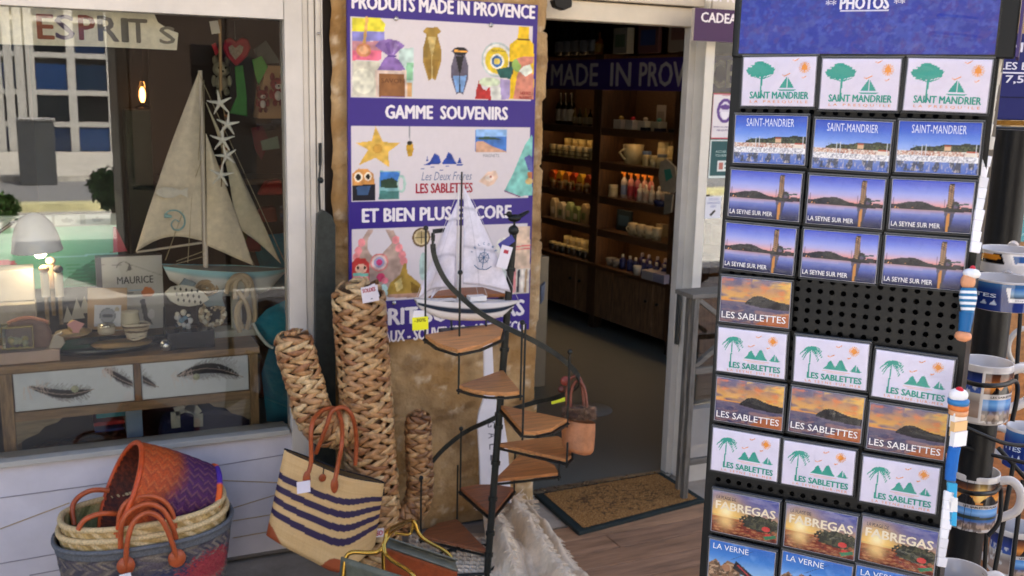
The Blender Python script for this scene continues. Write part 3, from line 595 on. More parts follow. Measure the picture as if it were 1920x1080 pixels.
for q, (dz, k) in enumerate(((.016, .93), (.028, .75), (.036, .45), (.041, .15))): arm.append(arm[24-4]+Vector((-.004*q, 0, dz)) if False else arm[-1]+Vector((-.001, 0, dz-[0, .016, .028, .036][q]))); ar_.append(.059*k)
mb = MB(); braid(mb, arm, ar_, .018, 7, SC, .009); mb.build('arm', cact)
arm = spl([W(725, 985, Yc), W(750, 974, Yc), W(772, 958, Yc), W(786, 930, Yc), W(787, 885, Yc), W(785, 840, Yc), W(784, 790, Yc)], 4); ar_ = [.042]*len(arm)
for q, (dz, k) in enumerate(((.012, .93), (.022, .75), (.029, .45), (.033, .15))): arm.append(arm[-1]+Vector((0, 0, dz-[0, .012, .022, .029][q]))); ar_.append(.042*k)
mb = MB(); braid(mb, arm, ar_, .018, 6, ['#a87c50', '#8a6240', '#b98c5c', '#7a5232', '#c09868'], .009); mb.build('arm', cact)
def card(parent, name, px4, Y, col, draw=None, mt='print', th=.0012, nx=24, label=None):
    p = [W(x, y, Y+(yy if (yy := 0) else 0)) for x, y in px4]   # TL TR BR BL
    o_ = p[3]; ux = p[2]-p[3]; uy = p[0]-p[3]; F = frame(o_, ux, uy); pc = Pic(ux.length, uy.length, nx, col)
    if draw: draw(pc)
    mb = MB(); pc.put(mb, F, mt, z=th); mb.box((ux.length/2, uy.length/2, th/2-.0004), (ux.length, uy.length, th), mt, hx(col), F)
    ob = mb.build(name, parent)
    if label: ob['label'] = label
    return ob
card(cact, 'sale_tag', [(683, 540), (694, 526), (712, 555), (690, 565)], -.302, '#e6dde0')
card(cact, 'sale_tag', [(662, 546), (700, 541), (711, 563), (680, 569)], -.306, '#e9e0e4', lambda p: (p.text('SOLDES', .08, .1, .85, .36, '#b8283c', .04), p.rect(.5, .78, .62, .84, '#555555')))
card(cact, 'sale_tag', [(703, 992), (719, 991), (719, 1006), (703, 1008)], -.30, '#e6dde0', lambda p: p.text('SO', .1, .2, .9, .8, '#c02040', .05))

# ================================================================ striped tote bag hanging on the cactus arm
Yt = -.33
def bil(TL, TR, BR, BL, u, v): return TL*(1-u)*(1-v)+TR*u*(1-v)+BR*u*v+BL*(1-u)*v
nu, nv = 130, 100
TL, TR, BR, BL = [np.array(W(x, y, Yt)) for x, y in ((533, 842), (721, 905), (702, 1022), (499, 1003))]
BLm = np.array(W(600, 1058, Yt))
tote = thing('tote_bag', 'cream straw beach tote with dark purple stripes hanging from the cactus arm', 'tote bag', BLm)
def totept(u, v, side):
    p = bil(TL, TR, BR, BL, u, v)
    bot = np.array(W(499+203*u, 1003+(66*u/.62 if u < .62 else 66-48*(u-.62)/.38)-5*math.exp(-((u-.62)/.05)**2), Yt)); p = p+(bot-bil(TL, TR, BR, BL, u, 1))*v**1.7
    top = -.0; sag = math.sin(math.pi*u)*.012*(1-v)**4; p[2] -= sag
    th_ = .075*(math.sin(math.pi*u)**.45)*(.45+.55*v**.6)*(1-.0*v)*(1 if v < .93 else math.sqrt(max(0, 1-((v-.93)/.07)**2))*.6+.4)
    wave = .012*math.sin(u*7.5-v*2+.5)*math.sin(math.pi*u)
    p[1] += (-th_ if side < 0 else th_*.9)+wave*(1 if side < 0 else .6)
    return p
mb = MB(); front = np.zeros((nu, nv, 3)); back = np.zeros((nu, nv, 3)); cf = np.zeros((nu, nv, 3)); cb = np.zeros((nu, nv, 3))
for i in range(nu):
    u = i/(nu-1)
    for j in range(nv):
        v = j/(nv-1); front[i, j] = totept(u, v, -1); back[i, j] = totept(u, v, 1)
        base = mixc(hx('#d9b883'), hx('#c79f66'), .5+.5*noise.noise((u*3, v*60, 1))*.8+.2*noise.noise((u*80, v*4, 2)))
        vs_ = v-.035*math.sin(u*5.6-.5)*(.5+u*.6)+.03*u
        k = (vs_-.27)/.135; st = 0 <= k < 4 and (k % 1) < .52
        if u/.13+(1-v)/.16 < 1 or ((u-.60)/.13)**2+((v-1.0)/.15)**2 < 1: base = hx('#9c4a24'); st = False
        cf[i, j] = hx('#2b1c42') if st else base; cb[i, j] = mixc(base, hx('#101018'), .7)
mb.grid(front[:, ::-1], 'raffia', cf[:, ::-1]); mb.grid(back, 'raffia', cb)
lp = [Vector(front[i, 0]) for i in range(nu)]+[Vector(back[i, 0]) for i in range(nu-1, -1, -1)]
mb.build('bag_body', tote)
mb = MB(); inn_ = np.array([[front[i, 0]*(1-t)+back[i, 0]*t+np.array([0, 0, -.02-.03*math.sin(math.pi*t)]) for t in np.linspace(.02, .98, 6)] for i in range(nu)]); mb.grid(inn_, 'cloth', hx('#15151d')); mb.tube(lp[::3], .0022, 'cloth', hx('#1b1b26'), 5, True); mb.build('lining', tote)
def tf(x, y, dy=-.004):   # point on bag front nearest the photo pixel
    best = min(((abs(0), i, j) for i in range(0, nu, 1) for j in range(0, nv, 2)), default=None)
    b = 1e9; r_ = None
    d = np.array(ray(x, y)); d /= np.linalg.norm(d); q = front.reshape(-1, 3)-EYE; t = q @ d; e = np.linalg.norm(q-t[:, None]*d, axis=1); k = int(e.argmin()); return Vector(front.reshape(-1, 3)[k])+Vector((0, dy, 0))
LE = hx('#a34e26')
for pts, px_ in (([(575, 893), (583, 866), (584, 800), (600, 772), (628, 766), (640, 790), (641, 830), (634, 870), (627, 905)], 0), ([(592, 850), (612, 800), (622, 772), (643, 764), (660, 780), (668, 820), (666, 872)], 1)):
    path = []
    for i, (x, y) in enumerate(pts): 
        if px_ == 0: Yh = -.41 if 0 < i < len(pts)-1 else -.42; Yh += .05*(y < 800)
        else: Yh = -.30 if y > 800 else -.33
        if px_ == 0 and 3 <= i <= 5: Yh = [-.33, -.30, -.33][i-3]
        path.append(W(x, y, Yh))
    mb = MB(); mb.tube(spl(path, 6), .0075, 'leather', LE, 10)
    if px_ == 0:
        for q, k in ((path[0], 1), (path[-1], 1)): mb.ell(tuple(q+Vector((0, -.0, -.01))), (.0135, .006, .028), 'leather', LE)
    mb.build('handle', tote)
mb = MB(); p = tf(604, 895); mb.ell(tuple(p), (.013, .004, .014), 'leather', LE); mb.tube([p, tf(608, 873), tf(612, 862)], .002, 'cloth', hx('#1a1a22'), 5); mb.build('button', tote)
card(tote, 'price_tag', [(553, 905), (578, 893), (582, 922), (557, 926)], -.437, '#e2dce8')

# ================================================================ stacked baskets
def hb(i, j, w_=3, bh=6):
    band = j//bh; k = (i+(j % bh)*(1 if band % 2 else -1)); return band, k//w_, (k % w_)
def hcol(i, j, cols, w_=3, bh=6):
    b_, k, f_ = hb(i, j, w_, bh); return hx(cols[(k*7919+b_*104729+((k*b_) % 13)*31) % len(cols)])
def woven(mb, Pf, nu, nv, colf, amp, wrap=True, mt='weave'):
    P = np.zeros((nu, nv, 3)); C = np.zeros((nu, nv, 3))
    for i in range(nu):
        for j in range(nv):
            b_, k, f_ = hb(i, j); P[i, j] = Pf(i/(nu if wrap else nu-1), j/(nv-1), amp*(.9 if f_ == 1 else -.5)+amp*.3*(((k*31+b_*17) % 7)/7-.5)); C[i, j] = colf(i/nu, j/(nv-1), i, j)
    mb.grid(P, mt, C, None, True, wrap)
bc = W(272, 985, -.26); 
def oval(u, a, b, n=2.6):
    t = 2*math.pi*u; c, s = math.cos(t), math.sin(t); return math.copysign(abs(c)**(2/n), c)*a, math.copysign(abs(s)**(2/n), s)*b
RX = (W(437, 960, -.26).x-W(105, 960, -.26).x)/2; RY = .155
zr = G(270, 1024, .3).z
zr = W(270, 1024, -.26-RY).z   # grey rim height in front
def rimz(u): return .012*math.cos(2*math.pi*u*1)+.006*math.sin(4*math.pi*u+1)
def bp(u, v, d, a, b, z0, h_):
    k = 1-.16*v**1.3; x, y = oval(u, a*k+d, b*k+d); return (bc.x+x, bc.y+y, z0+rimz(u)*(1-v)-h_*v)
bs = thing('straw_basket', 'grey woven oval basket with red corner, outermost of the nested baskets', 'basket', (bc.x, bc.y, 0))
def gcol(u, v, i, j):
    c = hcol(i, j, ['#6f6660', '#544f58', '#80766c', '#5c545c', '#8c8072', '#4a4854', '#645c64'])
    r_ = math.hypot((u-.875)*2.2, (v-.42)); 
    if r_ < .17+random.uniform(-.06, .06): c = mixc(c, hx('#b4303a'), .8)
    elif math.hypot((u-.79)*3, v-.4) < .12+random.uniform(-.05, .05): c = mixc(c, hx('#2c3058'), .8)
    return c if v > .10 else hx('#62656a')
mb = MB(); woven(mb, lambda u, v, d: bp(u, v, d if v > .1 else .004, RX, RY, zr, zr-.004), 288, 84, gcol, .0026); mb.build('basket_body', bs)
mb = MB(); mb.tube([bp(i/80, 0, .003, RX, RY, zr, .2) for i in range(80)], .008, 'weave', hx('#62656a'), 8, True); mb.build('rim', bs)
def bh(parent, pts, Ys_, label=None, patch=True, r=.0082):
    path = [W(x, y, Y) for (x, y), Y in zip(pts, Ys_)]; mb = MB(); mb.tube(spl(path, 6), r, 'leather', hx('#b4552c'), 10)
    if patch:
        for q in (path[0], path[-1]): mb.lathe([(0, .012), (.022, .010), (.027, 0)], 'leather', hx('#b4552c'), frame(q+Vector((0, .004, 0)), (1, 0, 0), (0, 0, 1)), 18, 1, 1.15)
    mb.build('handle', parent)
Yf = bc.y-RY
bh(bs, [(236, 1062), (238, 1020), (250, 980), (274, 962), (298, 970), (316, 1000), (332, 1048)], [Yf-.012]+[Yf-.022]*5+[Yf-.012])
card(bs, 'price_tag', [(224, 1078), (247, 1073), (248, 1095), (226, 1100)], Yf-.03, '#e2dfe2')
def ncol(u, v, i, j): return hcol(i, j, ['#d2b684', '#b5975f', '#dcc496', '#a98c55', '#c6a86c'])
for k, (nm, lb, dz, sc_) in enumerate((('straw_basket', 'pale straw oval basket nested inside the grey one, lower straw rim', .030, .975), ('straw_basket', 'topmost pale straw basket of the nest, greenish inside, holding the orange purple one', .066, .945))):
    t = thing(nm, lb, 'basket', (bc.x, bc.y, .02)); mb = MB()
    woven(mb, lambda u, v, d: bp(u, v, d, RX*sc_-.006, RY*sc_-.004, zr+dz, zr+dz-.03-.01*k), 200, 50, ncol, .0016)
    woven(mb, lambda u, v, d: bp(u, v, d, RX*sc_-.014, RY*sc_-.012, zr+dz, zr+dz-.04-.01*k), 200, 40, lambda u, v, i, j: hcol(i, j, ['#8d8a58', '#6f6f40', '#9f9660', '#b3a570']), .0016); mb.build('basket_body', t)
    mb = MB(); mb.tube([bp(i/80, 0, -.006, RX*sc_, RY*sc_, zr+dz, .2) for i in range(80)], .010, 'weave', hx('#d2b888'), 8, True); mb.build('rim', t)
    if k == 0: bh(t, [(226, 1030), (228, 985), (244, 958), (276, 945), (304, 955), (322, 985), (330, 1010)], [Yf+.012]+[Yf-.004]*5+[Yf+.012], patch=False)
    else:
        bh(t, [(222, 1022), (224, 968), (240, 940), (272, 930), (302, 936), (322, 960), (328, 992)], [Yf+.02]+[Yf+.016]*5+[Yf+.02], patch=False)
        bh(t, [(146, 993), (160, 974), (190, 963), (225, 964)], [Yf+.04, Yf+.04, Yf+.04, Yf+.06], patch=False); bh(t, [(139, 985), (136, 950), (150, 930), (175, 919), (205, 920)], [bc.y+.05, bc.y+.08, bc.y+.10, bc.y+.10, bc.y+.10], patch=False)
# orange and purple basket lying on top
oc = thing('straw_basket', 'orange and purple woven basket lying on its side on top of the nest', 'basket', W(300, 960, -.25))
ma = W(226, 920, -.26); mbp = W(402, 930, -.235); axd = (mbp-ma).normalized(); F = frame(ma, Vector((0, 0, 1)).cross(axd) if False else axd.cross(Vector((0, 0, 1))), Vector((0, 0, 1)))
ex = axd.cross(Vector((0, 0, 1))).normalized(); ez = ex.cross(axd).normalized(); Lb = (mbp-ma).length
def op(u, v, d):
    t = 2*math.pi*u; R_ = .155*(1-.40*v**1.5)+d; R_ = R_*(1 if v < .93 else 1-.25*((v-.93)/.07)); p = ma+axd*(Lb*v+.03*math.cos(t)*(1-v))+ex*(math.cos(t+math.pi/2)*R_)+ez*(math.cos(t)*R_); return tuple(p)
def ocol(u, v, i, j):
    t = v+.28*noise.noise((u*6, v*2, 4))-.12+.25*math.cos(2*math.pi*u)*-.3+random.uniform(-.03, .03)
    a_, b_, c_ = hx('#c8551a'), hx('#a04424'), hx('#54205c'); c = mixc(a_, b_, min(1, max(0, t*3))) if t < .22 else mixc(b_, c_, min(1, (t-.22)*5)); 
    h_ = hb(i, j); q_ = (h_[1]*7919+h_[0]*131) % 7
    if q_ < 2: c = mixc(c, hx('#e0a060'), .14)
    elif q_ > 4: c = mixc(c, hx('#2a1020'), .22)
    return c
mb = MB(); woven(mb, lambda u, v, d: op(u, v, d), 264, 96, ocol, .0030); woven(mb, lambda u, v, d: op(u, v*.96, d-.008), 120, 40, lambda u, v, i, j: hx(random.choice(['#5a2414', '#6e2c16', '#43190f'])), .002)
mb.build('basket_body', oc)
mb = MB(); mb.tube([op(i/72, 0, .0) for i in range(72)], .0085, 'leather', hx('#c04a18'), 8, True); mb.build('rim', oc)
mb = MB(); cc_ = np.array([hx('#4a2a96') if (i//9) % 3 else hx('#e0622a') for i in range(72)]); mb.tube([op(i/72, .95, .006) for i in range(72)], .011, 'cloth', cc_, 8, True); mb.build('base_band', oc)

# ================================================================ brass magazine rack with leather slings
mr = thing('magazine_rack', 'brass tube magazine rack with tan leather slings in the foreground', 'magazine rack', G(745, 1230))
BR_ = hx('#b08c40'); Ym = -.62
def btube(pts, r=.0062):
    mb = MB(); mb.tube(chk([D(x, y, t) for x, y, t in pts], 3), r, 'brass', BR_, 12); mb.build('frame_tube', mr)
T0, T1 = 2.72, 2.95
btube([(641, 1120, T0), (646, 1050, T0), (655, 1034, T0), (690, 1037, T0), (712, 1035, T0), (722, 1018, T0+.02), (724, 995, T0+.04), (745, 985, T0+.12), (770, 974, T1), (778, 980, T1), (783, 1000, T1), (800, 1015, T1), (835, 1032, T1-.02), (850, 1050, T1-.03), (856, 1130, T1-.03)])
btube([(722, 1110, T0+.05), (718, 1052, T0+.05), (719, 1020, T0+.05), (735, 996, T0+.1), (755, 985, T1-.03), (772, 974, T1)], .0055)
btube([(719, 1020, T0-.02), (722, 1040, T0-.03), (740, 1055, T0-.06), (768, 1070, T0-.1), (785, 1090, T0-.12), (790, 1140, T0-.12)], .0058)
btube([(742, 1000, T1-.05), (768, 1004, T1), (774, 992, T1), (774, 976, T1)], .0045)
def sling(px4, ts, c, nm, lab=None):
    p = [D(x, y, t) for (x, y), t in zip(px4, ts)]; mb = MB(); g = np.zeros((10, 12, 3))
    for i in range(10):
        for j in range(12):
            q = bil(*[np.array(k_) for k_ in p], i/9, j/11); q = q+np.array([0, .02*math.sin(math.pi*j/11), 0]); g[i, j] = q
    mb.grid(g, 'leather', hx(c)); o_ = mb.build(nm, mr, solid=.005)
    if lab: o_['label'] = lab
sling([(724, 1022), (858, 1066), (858, 1230), (722, 1180)], [T0+.12, T1-.04, T1-.05, T0+.12], '#a34a1e', 'leather_sling')
sling([(727, 1008), (858, 1050), (859, 1072), (725, 1026)], [T0+.125, T1-.045, T1-.052, T0+.112], '#5c5c50', 'leather_sling', 'grey green leather top band')
sling([(640, 1044), (790, 1092), (790, 1250), (640, 1200)], [T0, T0-.12, T0-.12, T0], '#5f6152', 'leather_sling', 'grey green leather sling in front')
# ================================================================ doormat
mt_ = thing('doormat', 'brown coir doormat with black scribbled pattern and dark rubber border in front of the threshold', 'doormat', (1.95, -.08, 0))
c4 = [G(1003, 935), G(1240, 893), G(1322, 945), G(1085, 1008)]   # back-left, back-right, front-right, front-left
mb = MB(); ctr = sum(c4, Vector())/4; mb.prism([(p.x, p.y) for p in (c4[3], c4[2], c4[1], c4[0])], .004, .022, 'rubber', hx('#2c3534')); mb.build('rubber_border', mt_, bevel=.004)
nu, nv = 200, 110; P = np.zeros((nu, nv, 3)); C = np.zeros((nu, nv, 3)); inn4 = [p.lerp(ctr, .10) for p in c4]
for i in range(nu):
    for j in range(nv):
        u, v = i/(nu-1), j/(nv-1); p = inn4[3]*(1-u)*(1-v)+inn4[2]*u*(1-v)+inn4[1]*u*v+inn4[0]*(1-u)*v
        P[i, j] = (p.x, p.y, .0235+.003*random.random()); c = hx(random.choice(['#c08a4c', '#a8773a', '#cc9a5c', '#966632']))
        e = ((u-.5)/.40)**2+((v-.5)/.42)**2; n_ = noise.turbulence((u*9, v*6, 3), 4, False)
        if e < 1.0+.5*noise.noise((u*6, v*6, 9)) and abs(noise.noise((u*17, v*13, 5)))+.5*abs(noise.noise((u*33, v*28, 2))) < .17: c = mixc(c, hx('#2c1e14'), .65)
        C[i, j] = c
mb = MB(); mb.grid(P, 'coir', C); mb.build('coir_pile', mt_)

# ================================================================ spiral stair shelf
Pb = G(912, 1092); YB = Pb.y
stair = thing('spiral_stair_stand', 'miniature spiral staircase stand with wooden wedge steps and a black iron pole', 'display stand', Pb)
def pole(y): return W(912+(965-912)*(1092-y)/(1092-405), y, YB)
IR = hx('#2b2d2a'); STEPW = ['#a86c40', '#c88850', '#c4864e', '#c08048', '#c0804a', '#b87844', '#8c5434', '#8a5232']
mb = MB(); mb.tube([pole(1092), pole(440)], .0125, 'iron', IR, 12)
for y in (505, 580, 655, 705, 777, 800, 868, 935, 1000, 1040): p = pole(y); ax = (pole(440)-pole(1092)).normalized(); mb.tube([p-ax*.006, p+ax*.006], .0165, 'iron', IR, 12)
p = pole(432); mb.ell(tuple(p), .018, 'iron', IR); mb.build('pole', stair)
# bird on top
mb = MB(); b = pole(409); q = frame(b, (1, 0, 0), (0, 1, 0)); mb.ell((b.x, b.y, b.z), (.024, .013, .013), 'iron', hx('#1d1f1d'), None); mb.ell((b.x-.020, b.y, b.z+.014), .010, 'iron', hx('#1d1f1d'))
mb.tube([b+Vector((-.028, 0, .014)), b+Vector((-.042, 0, .012))], [.004, .001], 'iron', hx('#1d1f1d'), 6); mb.tube([b+Vector((.015, 0, .004)), b+Vector((.052, 0, .022))], [.009, .005], 'iron', hx('#1d1f1d'), 6, flat=.5); mb.tube([b, b-Vector((0, 0, .03))], .004, 'iron', IR, 6); mb.build('bird_finial', stair)
treads = [  # apex px y, outline corners (first .. last, along the outer arc)
 (553, [(803, 556), (822, 545), (860, 539), (905, 538)], 0), (606, [(797, 627), (820, 643), (858, 655), (900, 646), (939, 629)], 1), (693, [(860, 722), (885, 730), (915, 735), (948, 736), (976, 733)], 2),
 (759, [(980, 808), (1008, 809), (1034, 803), (1064, 785)], 3), (831, [(1063, 861), (1071, 853), (1071, 841), (1060, 826), (1046, 817)], 4), (899, [(1048, 886), (1040, 872), (1015, 860), (974, 852)], 5),
 (966, [(964, 914), (930, 908), (895, 908), (863, 914)], 6), (1034, [(789, 1004), (800, 992), (822, 980), (857, 973)], 7)]
TB = {}
for ay, cs, k in treads:
    a = pole(ay); z = a.z; q = [G(x, y, z) for x, y in cs]; TB[k] = (a, q, z)
    if k == 0 or k == 1: a = a+Vector((.0, .02, 0))
    poly = [(a.x, a.y)]+[(p.x, p.y) for p in q]
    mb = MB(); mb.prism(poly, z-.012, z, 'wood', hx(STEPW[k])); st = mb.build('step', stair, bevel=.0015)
    mb = MB(); cen = Vector((sum(p[0] for p in poly)/len(poly), sum(p[1] for p in poly)/len(poly), 0)); out_ = [Vector((p[0], p[1], z-.018))+(Vector((p[0], p[1], 0))-cen).normalized()*.003 for p in poly]
    for i in range(len(out_)):
        a1, a2 = out_[i], out_[(i+1) % len(out_)]; mb.bar(a1, a2, .005, .011, 'iron', IR)
    mb.build('step_rim', st)
# handrail and balusters: each baluster rises from a step corner
def top_at(base, py):      # point straight above 'base' seen at photo row py
    d = ray(0, 0); lo, hi = 0, 1.2; 
    def row(z): v = np.array((base.x, base.y, z))-EYE; return 540-FPX*(v @ _U)/(v @ _f)
    lo, hi = base.z, 2.2
    for _ in range(40):
        m = (lo+hi)/2
        if row(m) > py: lo = m
        else: hi = m
    return Vector((base.x, base.y, lo))
bal = [(1, 0, 430), (2, 0, 513), (2, -1, 607), (3, 0, 607), (3, -1, 662), (4, 0, 830), (5, 0, 850), (6, 0, 850), (6, -1, 806), (7, 0, 898), (7, -1, 872)]
BT = {}
mb = MB()
for k, ci, py in bal:
    base = TB[k][1][ci]-Vector((0, 0, .03)); tp = top_at(base, py); BT[(k, ci)] = tp
    b_ = MB(); b_.tube([base, tp], .0036, 'iron', IR, 8)
    if (k, ci) in ((1, 0), (2, 0), (2, -1), (3, -1), (6, -1), (7, 0)): b_.ell(tuple(tp+Vector((0, 0, .004))), .0085, 'iron', IR)
    b_.build('baluster', stair)
ctrl = [(812, 436, (0, 0)), (814, 478, (0, 0)), (835, 525, None), (868, 560, (2, 0)), (905, 590, None), (945, 612, None), (987, 632, (2, -1)), (1030, 656, None), (1062, 680, (3, -1)), (1084, 706, None)]
# depth of the rail: interpolated between the balusters it is welded to
dep = {(0, 0): None}
def dpt(v): return (np.array(v)-EYE) @ _f
anch = [(0, dpt(TB[1][1][0])-.03), (3, dpt(TB[2][1][0])), (6, dpt(TB[2][1][-1])), (8, dpt(TB[3][1][-1])), (9, dpt(TB[3][1][-1])+.02)]
def di(i):
    for (a, da), (b, db) in zip(anch, anch[1:]):
        if a <= i <= b: return da+(db-da)*(i-a)/(b-a)
rail = [D(x, y, di(i)-.004) for i, (x, y, _) in enumerate(ctrl)]
d3 = dpt(TB[3][1][-1])
rail += [D(1078, 727, d3+.10), D(1045, 745, d3+.22), D(1005, 754, d3+.30), D(960, 768, d3+.33), D(915, 790, d3+.33), D(880, 806, dpt(TB[6][1][-1])+.02), D(858, 820, dpt(TB[6][1][-1])), D(828, 846, dpt(TB[6][1][-1])-.03), D(804, 875, dpt(TB[7][1][0])+.03), D(788, 902, dpt(TB[7][1][0]))]
mb = MB(); R2 = spl(rail, 7)
for a, b in zip(R2, R2[1:]):
    if (b-a).length > 1e-5: mb.bar(a, b+(b-a)*.12, .006, .0165, 'iron', hx('#31332f'), up=(b-a).cross(Vector((0, 0, 1))))
mb.build('handrail', stair)
mb = MB(); mb.bar(D(812, 434, di(0)), D(846, 430, di(0)+.1), .004, .014, 'iron', IR, up=(0, 1, 0)); mb.build('top_stay', stair)
rc = (pole(1075).x, pole(1075).y)
mb = MB(); mb.tube([(rc[0]+.235*math.cos(a), rc[1]+.235*math.sin(a), .022) for a in [2*math.pi*i/48 for i in range(48)]], .011, 'iron', IR, 8, True)
for a in (40, 160, 280): mb.tube([(rc[0], rc[1], .03), (rc[0]+.235*math.cos(rad(a)), rc[1]+.235*math.sin(rad(a)), .022)], .008, 'iron', IR, 8)
mb.build('base_ring', stair)
card(stair, 'price_tag', [(940, 455), (962, 440), (966, 452), (941, 470)], YB-.03, '#3a3a86'); card(stair, 'price_tag', [(938, 458), (953, 459), (950, 505), (930, 500)], YB-.034, '#e2dbe0', lambda p: p.rect(.3, .18, .7, .34, '#b03040'))

# ================================================================ sailboat models
def hull(mb, x0, x1, yc, zd0, zd1, draft, beam, mt, deckc, bands, sheer=.0, n=40, m=16, blunt=.35):
    """hull between stern x0 and bow x1; bands: list of (depth fraction, colour)"""
    P = np.zeros((n, 2*m+1, 3)); C = np.zeros((n, 2*m+1, 3))
    for i in range(n):
        t = i/(n-1); b = beam*(min(1, (blunt+(1-blunt)*math.sin(min(1, t*1.6)*math.pi/2)))*(1-max(0, (t-.45)/.55)**2.2)); b = max(b, .001)
        zz_ = zd0*(1-t)+zd1*t+sheer*(2*t-1)**2; dr = draft*(1-.55*max(0, (t-.55)/.45)**2-.45*max(0, (.35-t)/.35)**1.5)
        for j in range(2*m+1):
            a = math.pi*j/(2*m); yv = -math.copysign(abs(math.cos(a))**.6, math.cos(a))*b; f_ = math.sin(a)**.9; xo = (x1-x0)*( -.10*f_*max(0, (t-.8)/.2) +.05*f_*max(0, (.2-t)/.2))
            P[i, j] = (x0+(x1-x0)*t+xo, yc+yv, zz_-dr*f_); c = bands[-1][1]
            for lim, cc in bands:
                if f_ <= lim: c = cc; break
            C[i, j] = hx(c)
    mb.grid(P, mt, C)
    mb.grid(np.stack([P[:, 0]+np.array([0, .003, -.003]), (P[:, 0]+P[:, -1])/2+np.array([0, 0, .002]), P[:, -1]+np.array([0, -.003, -.003])], 1), mt, hx(deckc))
    mb.add(P[0], [tuple(range(2*m+1))], mt, C[0]); return P
def sail(px3, Y, bulge, col, nm, parent, warm=0, sags=(0, 0, 0), seams=0, deco=None):
    A_, B_, C_ = [np.array(W(x, y, Y)) for x, y in px3]; n = 34; P = np.zeros((n, n, 3)); K = np.zeros((n, n, 3))
    for i in range(n):
        u = i/(n-1)                         # 0 head .. 1 foot
        for j in range(n):
            v = j/(n-1); p = A_*(1-u)+(B_*(1-v)+C_*v)*u
            p = p+np.array([0, 0, 1])*sags[0]*u*math.sin(math.pi*v)+np.array([1, 0, 0])*(sags[1]*(1-v)-sags[2]*v)*math.sin(math.pi*u)
            p[1] -= bulge*math.sin(math.pi*u)*math.sin(math.pi*v)+.003*math.sin(u*14+v*9)*u; P[i, j] = p
            k = hx(col); 
            if seams and (u*seams) % 1 < .07: k = mixc(k, hx('#8d8794'), .5)
            if seams and (abs(v-.33) < .012 or abs(v-.68) < .012): k = mixc(k, hx('#8d8794'), .3)
            K[i, j] = k
    mb = MB(); mb.grid(P, 'cloth', K); o_ = mb.build(nm, parent, solid=.0018); return o_, P
b1 = TB[1]; Ysm = (b1[1][2].y+b1[0].y)/2+.01; Ysm = b1[1][0].y+.045
bt = thing('model_sailboat', 'white model yacht with dark blue hull stripe and white sails on an upper stair step', 'model boat', W(868, 612, Ysm))
hx0 = W(777, 570, Ysm).x; hx1 = W(974, 570, Ysm).x; zd = W(870, 566, Ysm).z; zb = W(870, 600, Ysm).z
mb = MB(); hull(mb, hx0, hx1, Ysm, W(777, 562, Ysm).z, W(974, 566, Ysm).z, zd-zb+.004, .042, 'gloss', '#d6d0cc', [(.28, '#dcd8d6'), (.52, '#22303f'), (1, '#e2dedb')], .004)
mb.build('hull', bt)
mb = MB(); mb.span(tuple(W(815, 566, Ysm-.02)), tuple(W(848, 558, Ysm+.02)), 'paint', hx('#dcd8d4')); mb.span(tuple(W(882, 566, Ysm-.018)), tuple(W(905, 551, Ysm+.018)), 'paint', hx('#e2deda')); mb.build('cabin', bt, bevel=.002)
mb = MB(); mb.tube([W(862, 566, Ysm), W(866, 322, Ysm)], [.0042, .003], 'iron', hx('#2b2825'), 8); mb.tube([W(858, 566, Ysm+.004), W(860, 345, Ysm+.004)], .0028, 'paint', hx('#dcd8d4'), 8); mb.build('mast', bt)
sail([(858, 376), (783, 560), (850, 545)], Ysm-.004, .012, '#dcd4dc', 'sail', bt, sags=(.02, -.004, .0), seams=5)
sail([(853, 392), (806, 562), (856, 540)], Ysm+.008, .010, '#cfc8d2', 'sail', bt, sags=(.02, 0, 0), seams=5)
o_, SP = sail([(870, 350), (868, 532), (958, 548)], Ysm-.002, .016, '#e2dbe2', 'sail', bt, sags=(.004, .0, -.006), seams=5)
mb = MB(); F = frame(W(884, 500, Ysm-.020), (1, -.02, -.12), (0, -.0, 1)); cw = W(925, 500, Ysm-.02).x-W(884, 500, Ysm-.02).x; n_ = MB()
BL_ = hx('#4a6c90')
rr = cw*.36; n_.tube([(cw*.5+rr*.62*math.cos(a), cw*.42+rr*.62*math.sin(a), 0) for a in np.linspace(0, 2*math.pi, 20)], .0011, 'cloth', BL_, 4, M=F)
for a in range(0, 180, 45): n_.tube([(cw*.5-rr*.8*math.cos(rad(a)), cw*.42-rr*.8*math.sin(rad(a)), 0), (cw*.5+rr*.8*math.cos(rad(a)), cw*.42+rr*.8*math.sin(rad(a)), 0)], .0009, 'cloth', BL_, 4, M=F)
n_.tube([(cw*.5, -cw*.05, 0), (cw*.5, cw*.8, 0)], .0012, 'cloth', BL_, 4, M=F); n_.tube(spl([(cw*.12, cw*.08, 0), (cw*.3, -cw*.06, 0), (cw*.5, -cw*.08, 0), (cw*.7, -cw*.06, 0), (cw*.9, cw*.08, 0)]), .0016, 'cloth', BL_, 4, M=F)
for i, ch in enumerate('WELCOME'):
    a = rad(160-i*21); v, f_, _ = textgeo(ch, .02); s_ = .0085; q = np.zeros((len(v), 3)); ca, sa = math.cos(a-math.pi/2), math.sin(a-math.pi/2); x_, y_ = (v[:, 0]-.5)*s_*.7, v[:, 1]*s_
    q[:, 0] = cw*.5+cw*.55*math.cos(a)+x_*ca-y_*sa; q[:, 1] = cw*.42+cw*.55*math.sin(a)+x_*sa+y_*ca; n_.add(q, f_, 'cloth', BL_, F)
n_.build('sail_emblem', o_)
mb = MB()
for a, b in (((866, 330), (972, 562)), ((866, 340), (780, 560)), ((868, 366), (876, 420)), ((893, 537), (897, 556)), ((908, 540), (914, 556))): mb.tube([W(*a, Ysm+.002), W(*b, Ysm+.002)], .0008, 'cloth', hx('#cfc9c4'), 4)
mb.build('rigging', bt)
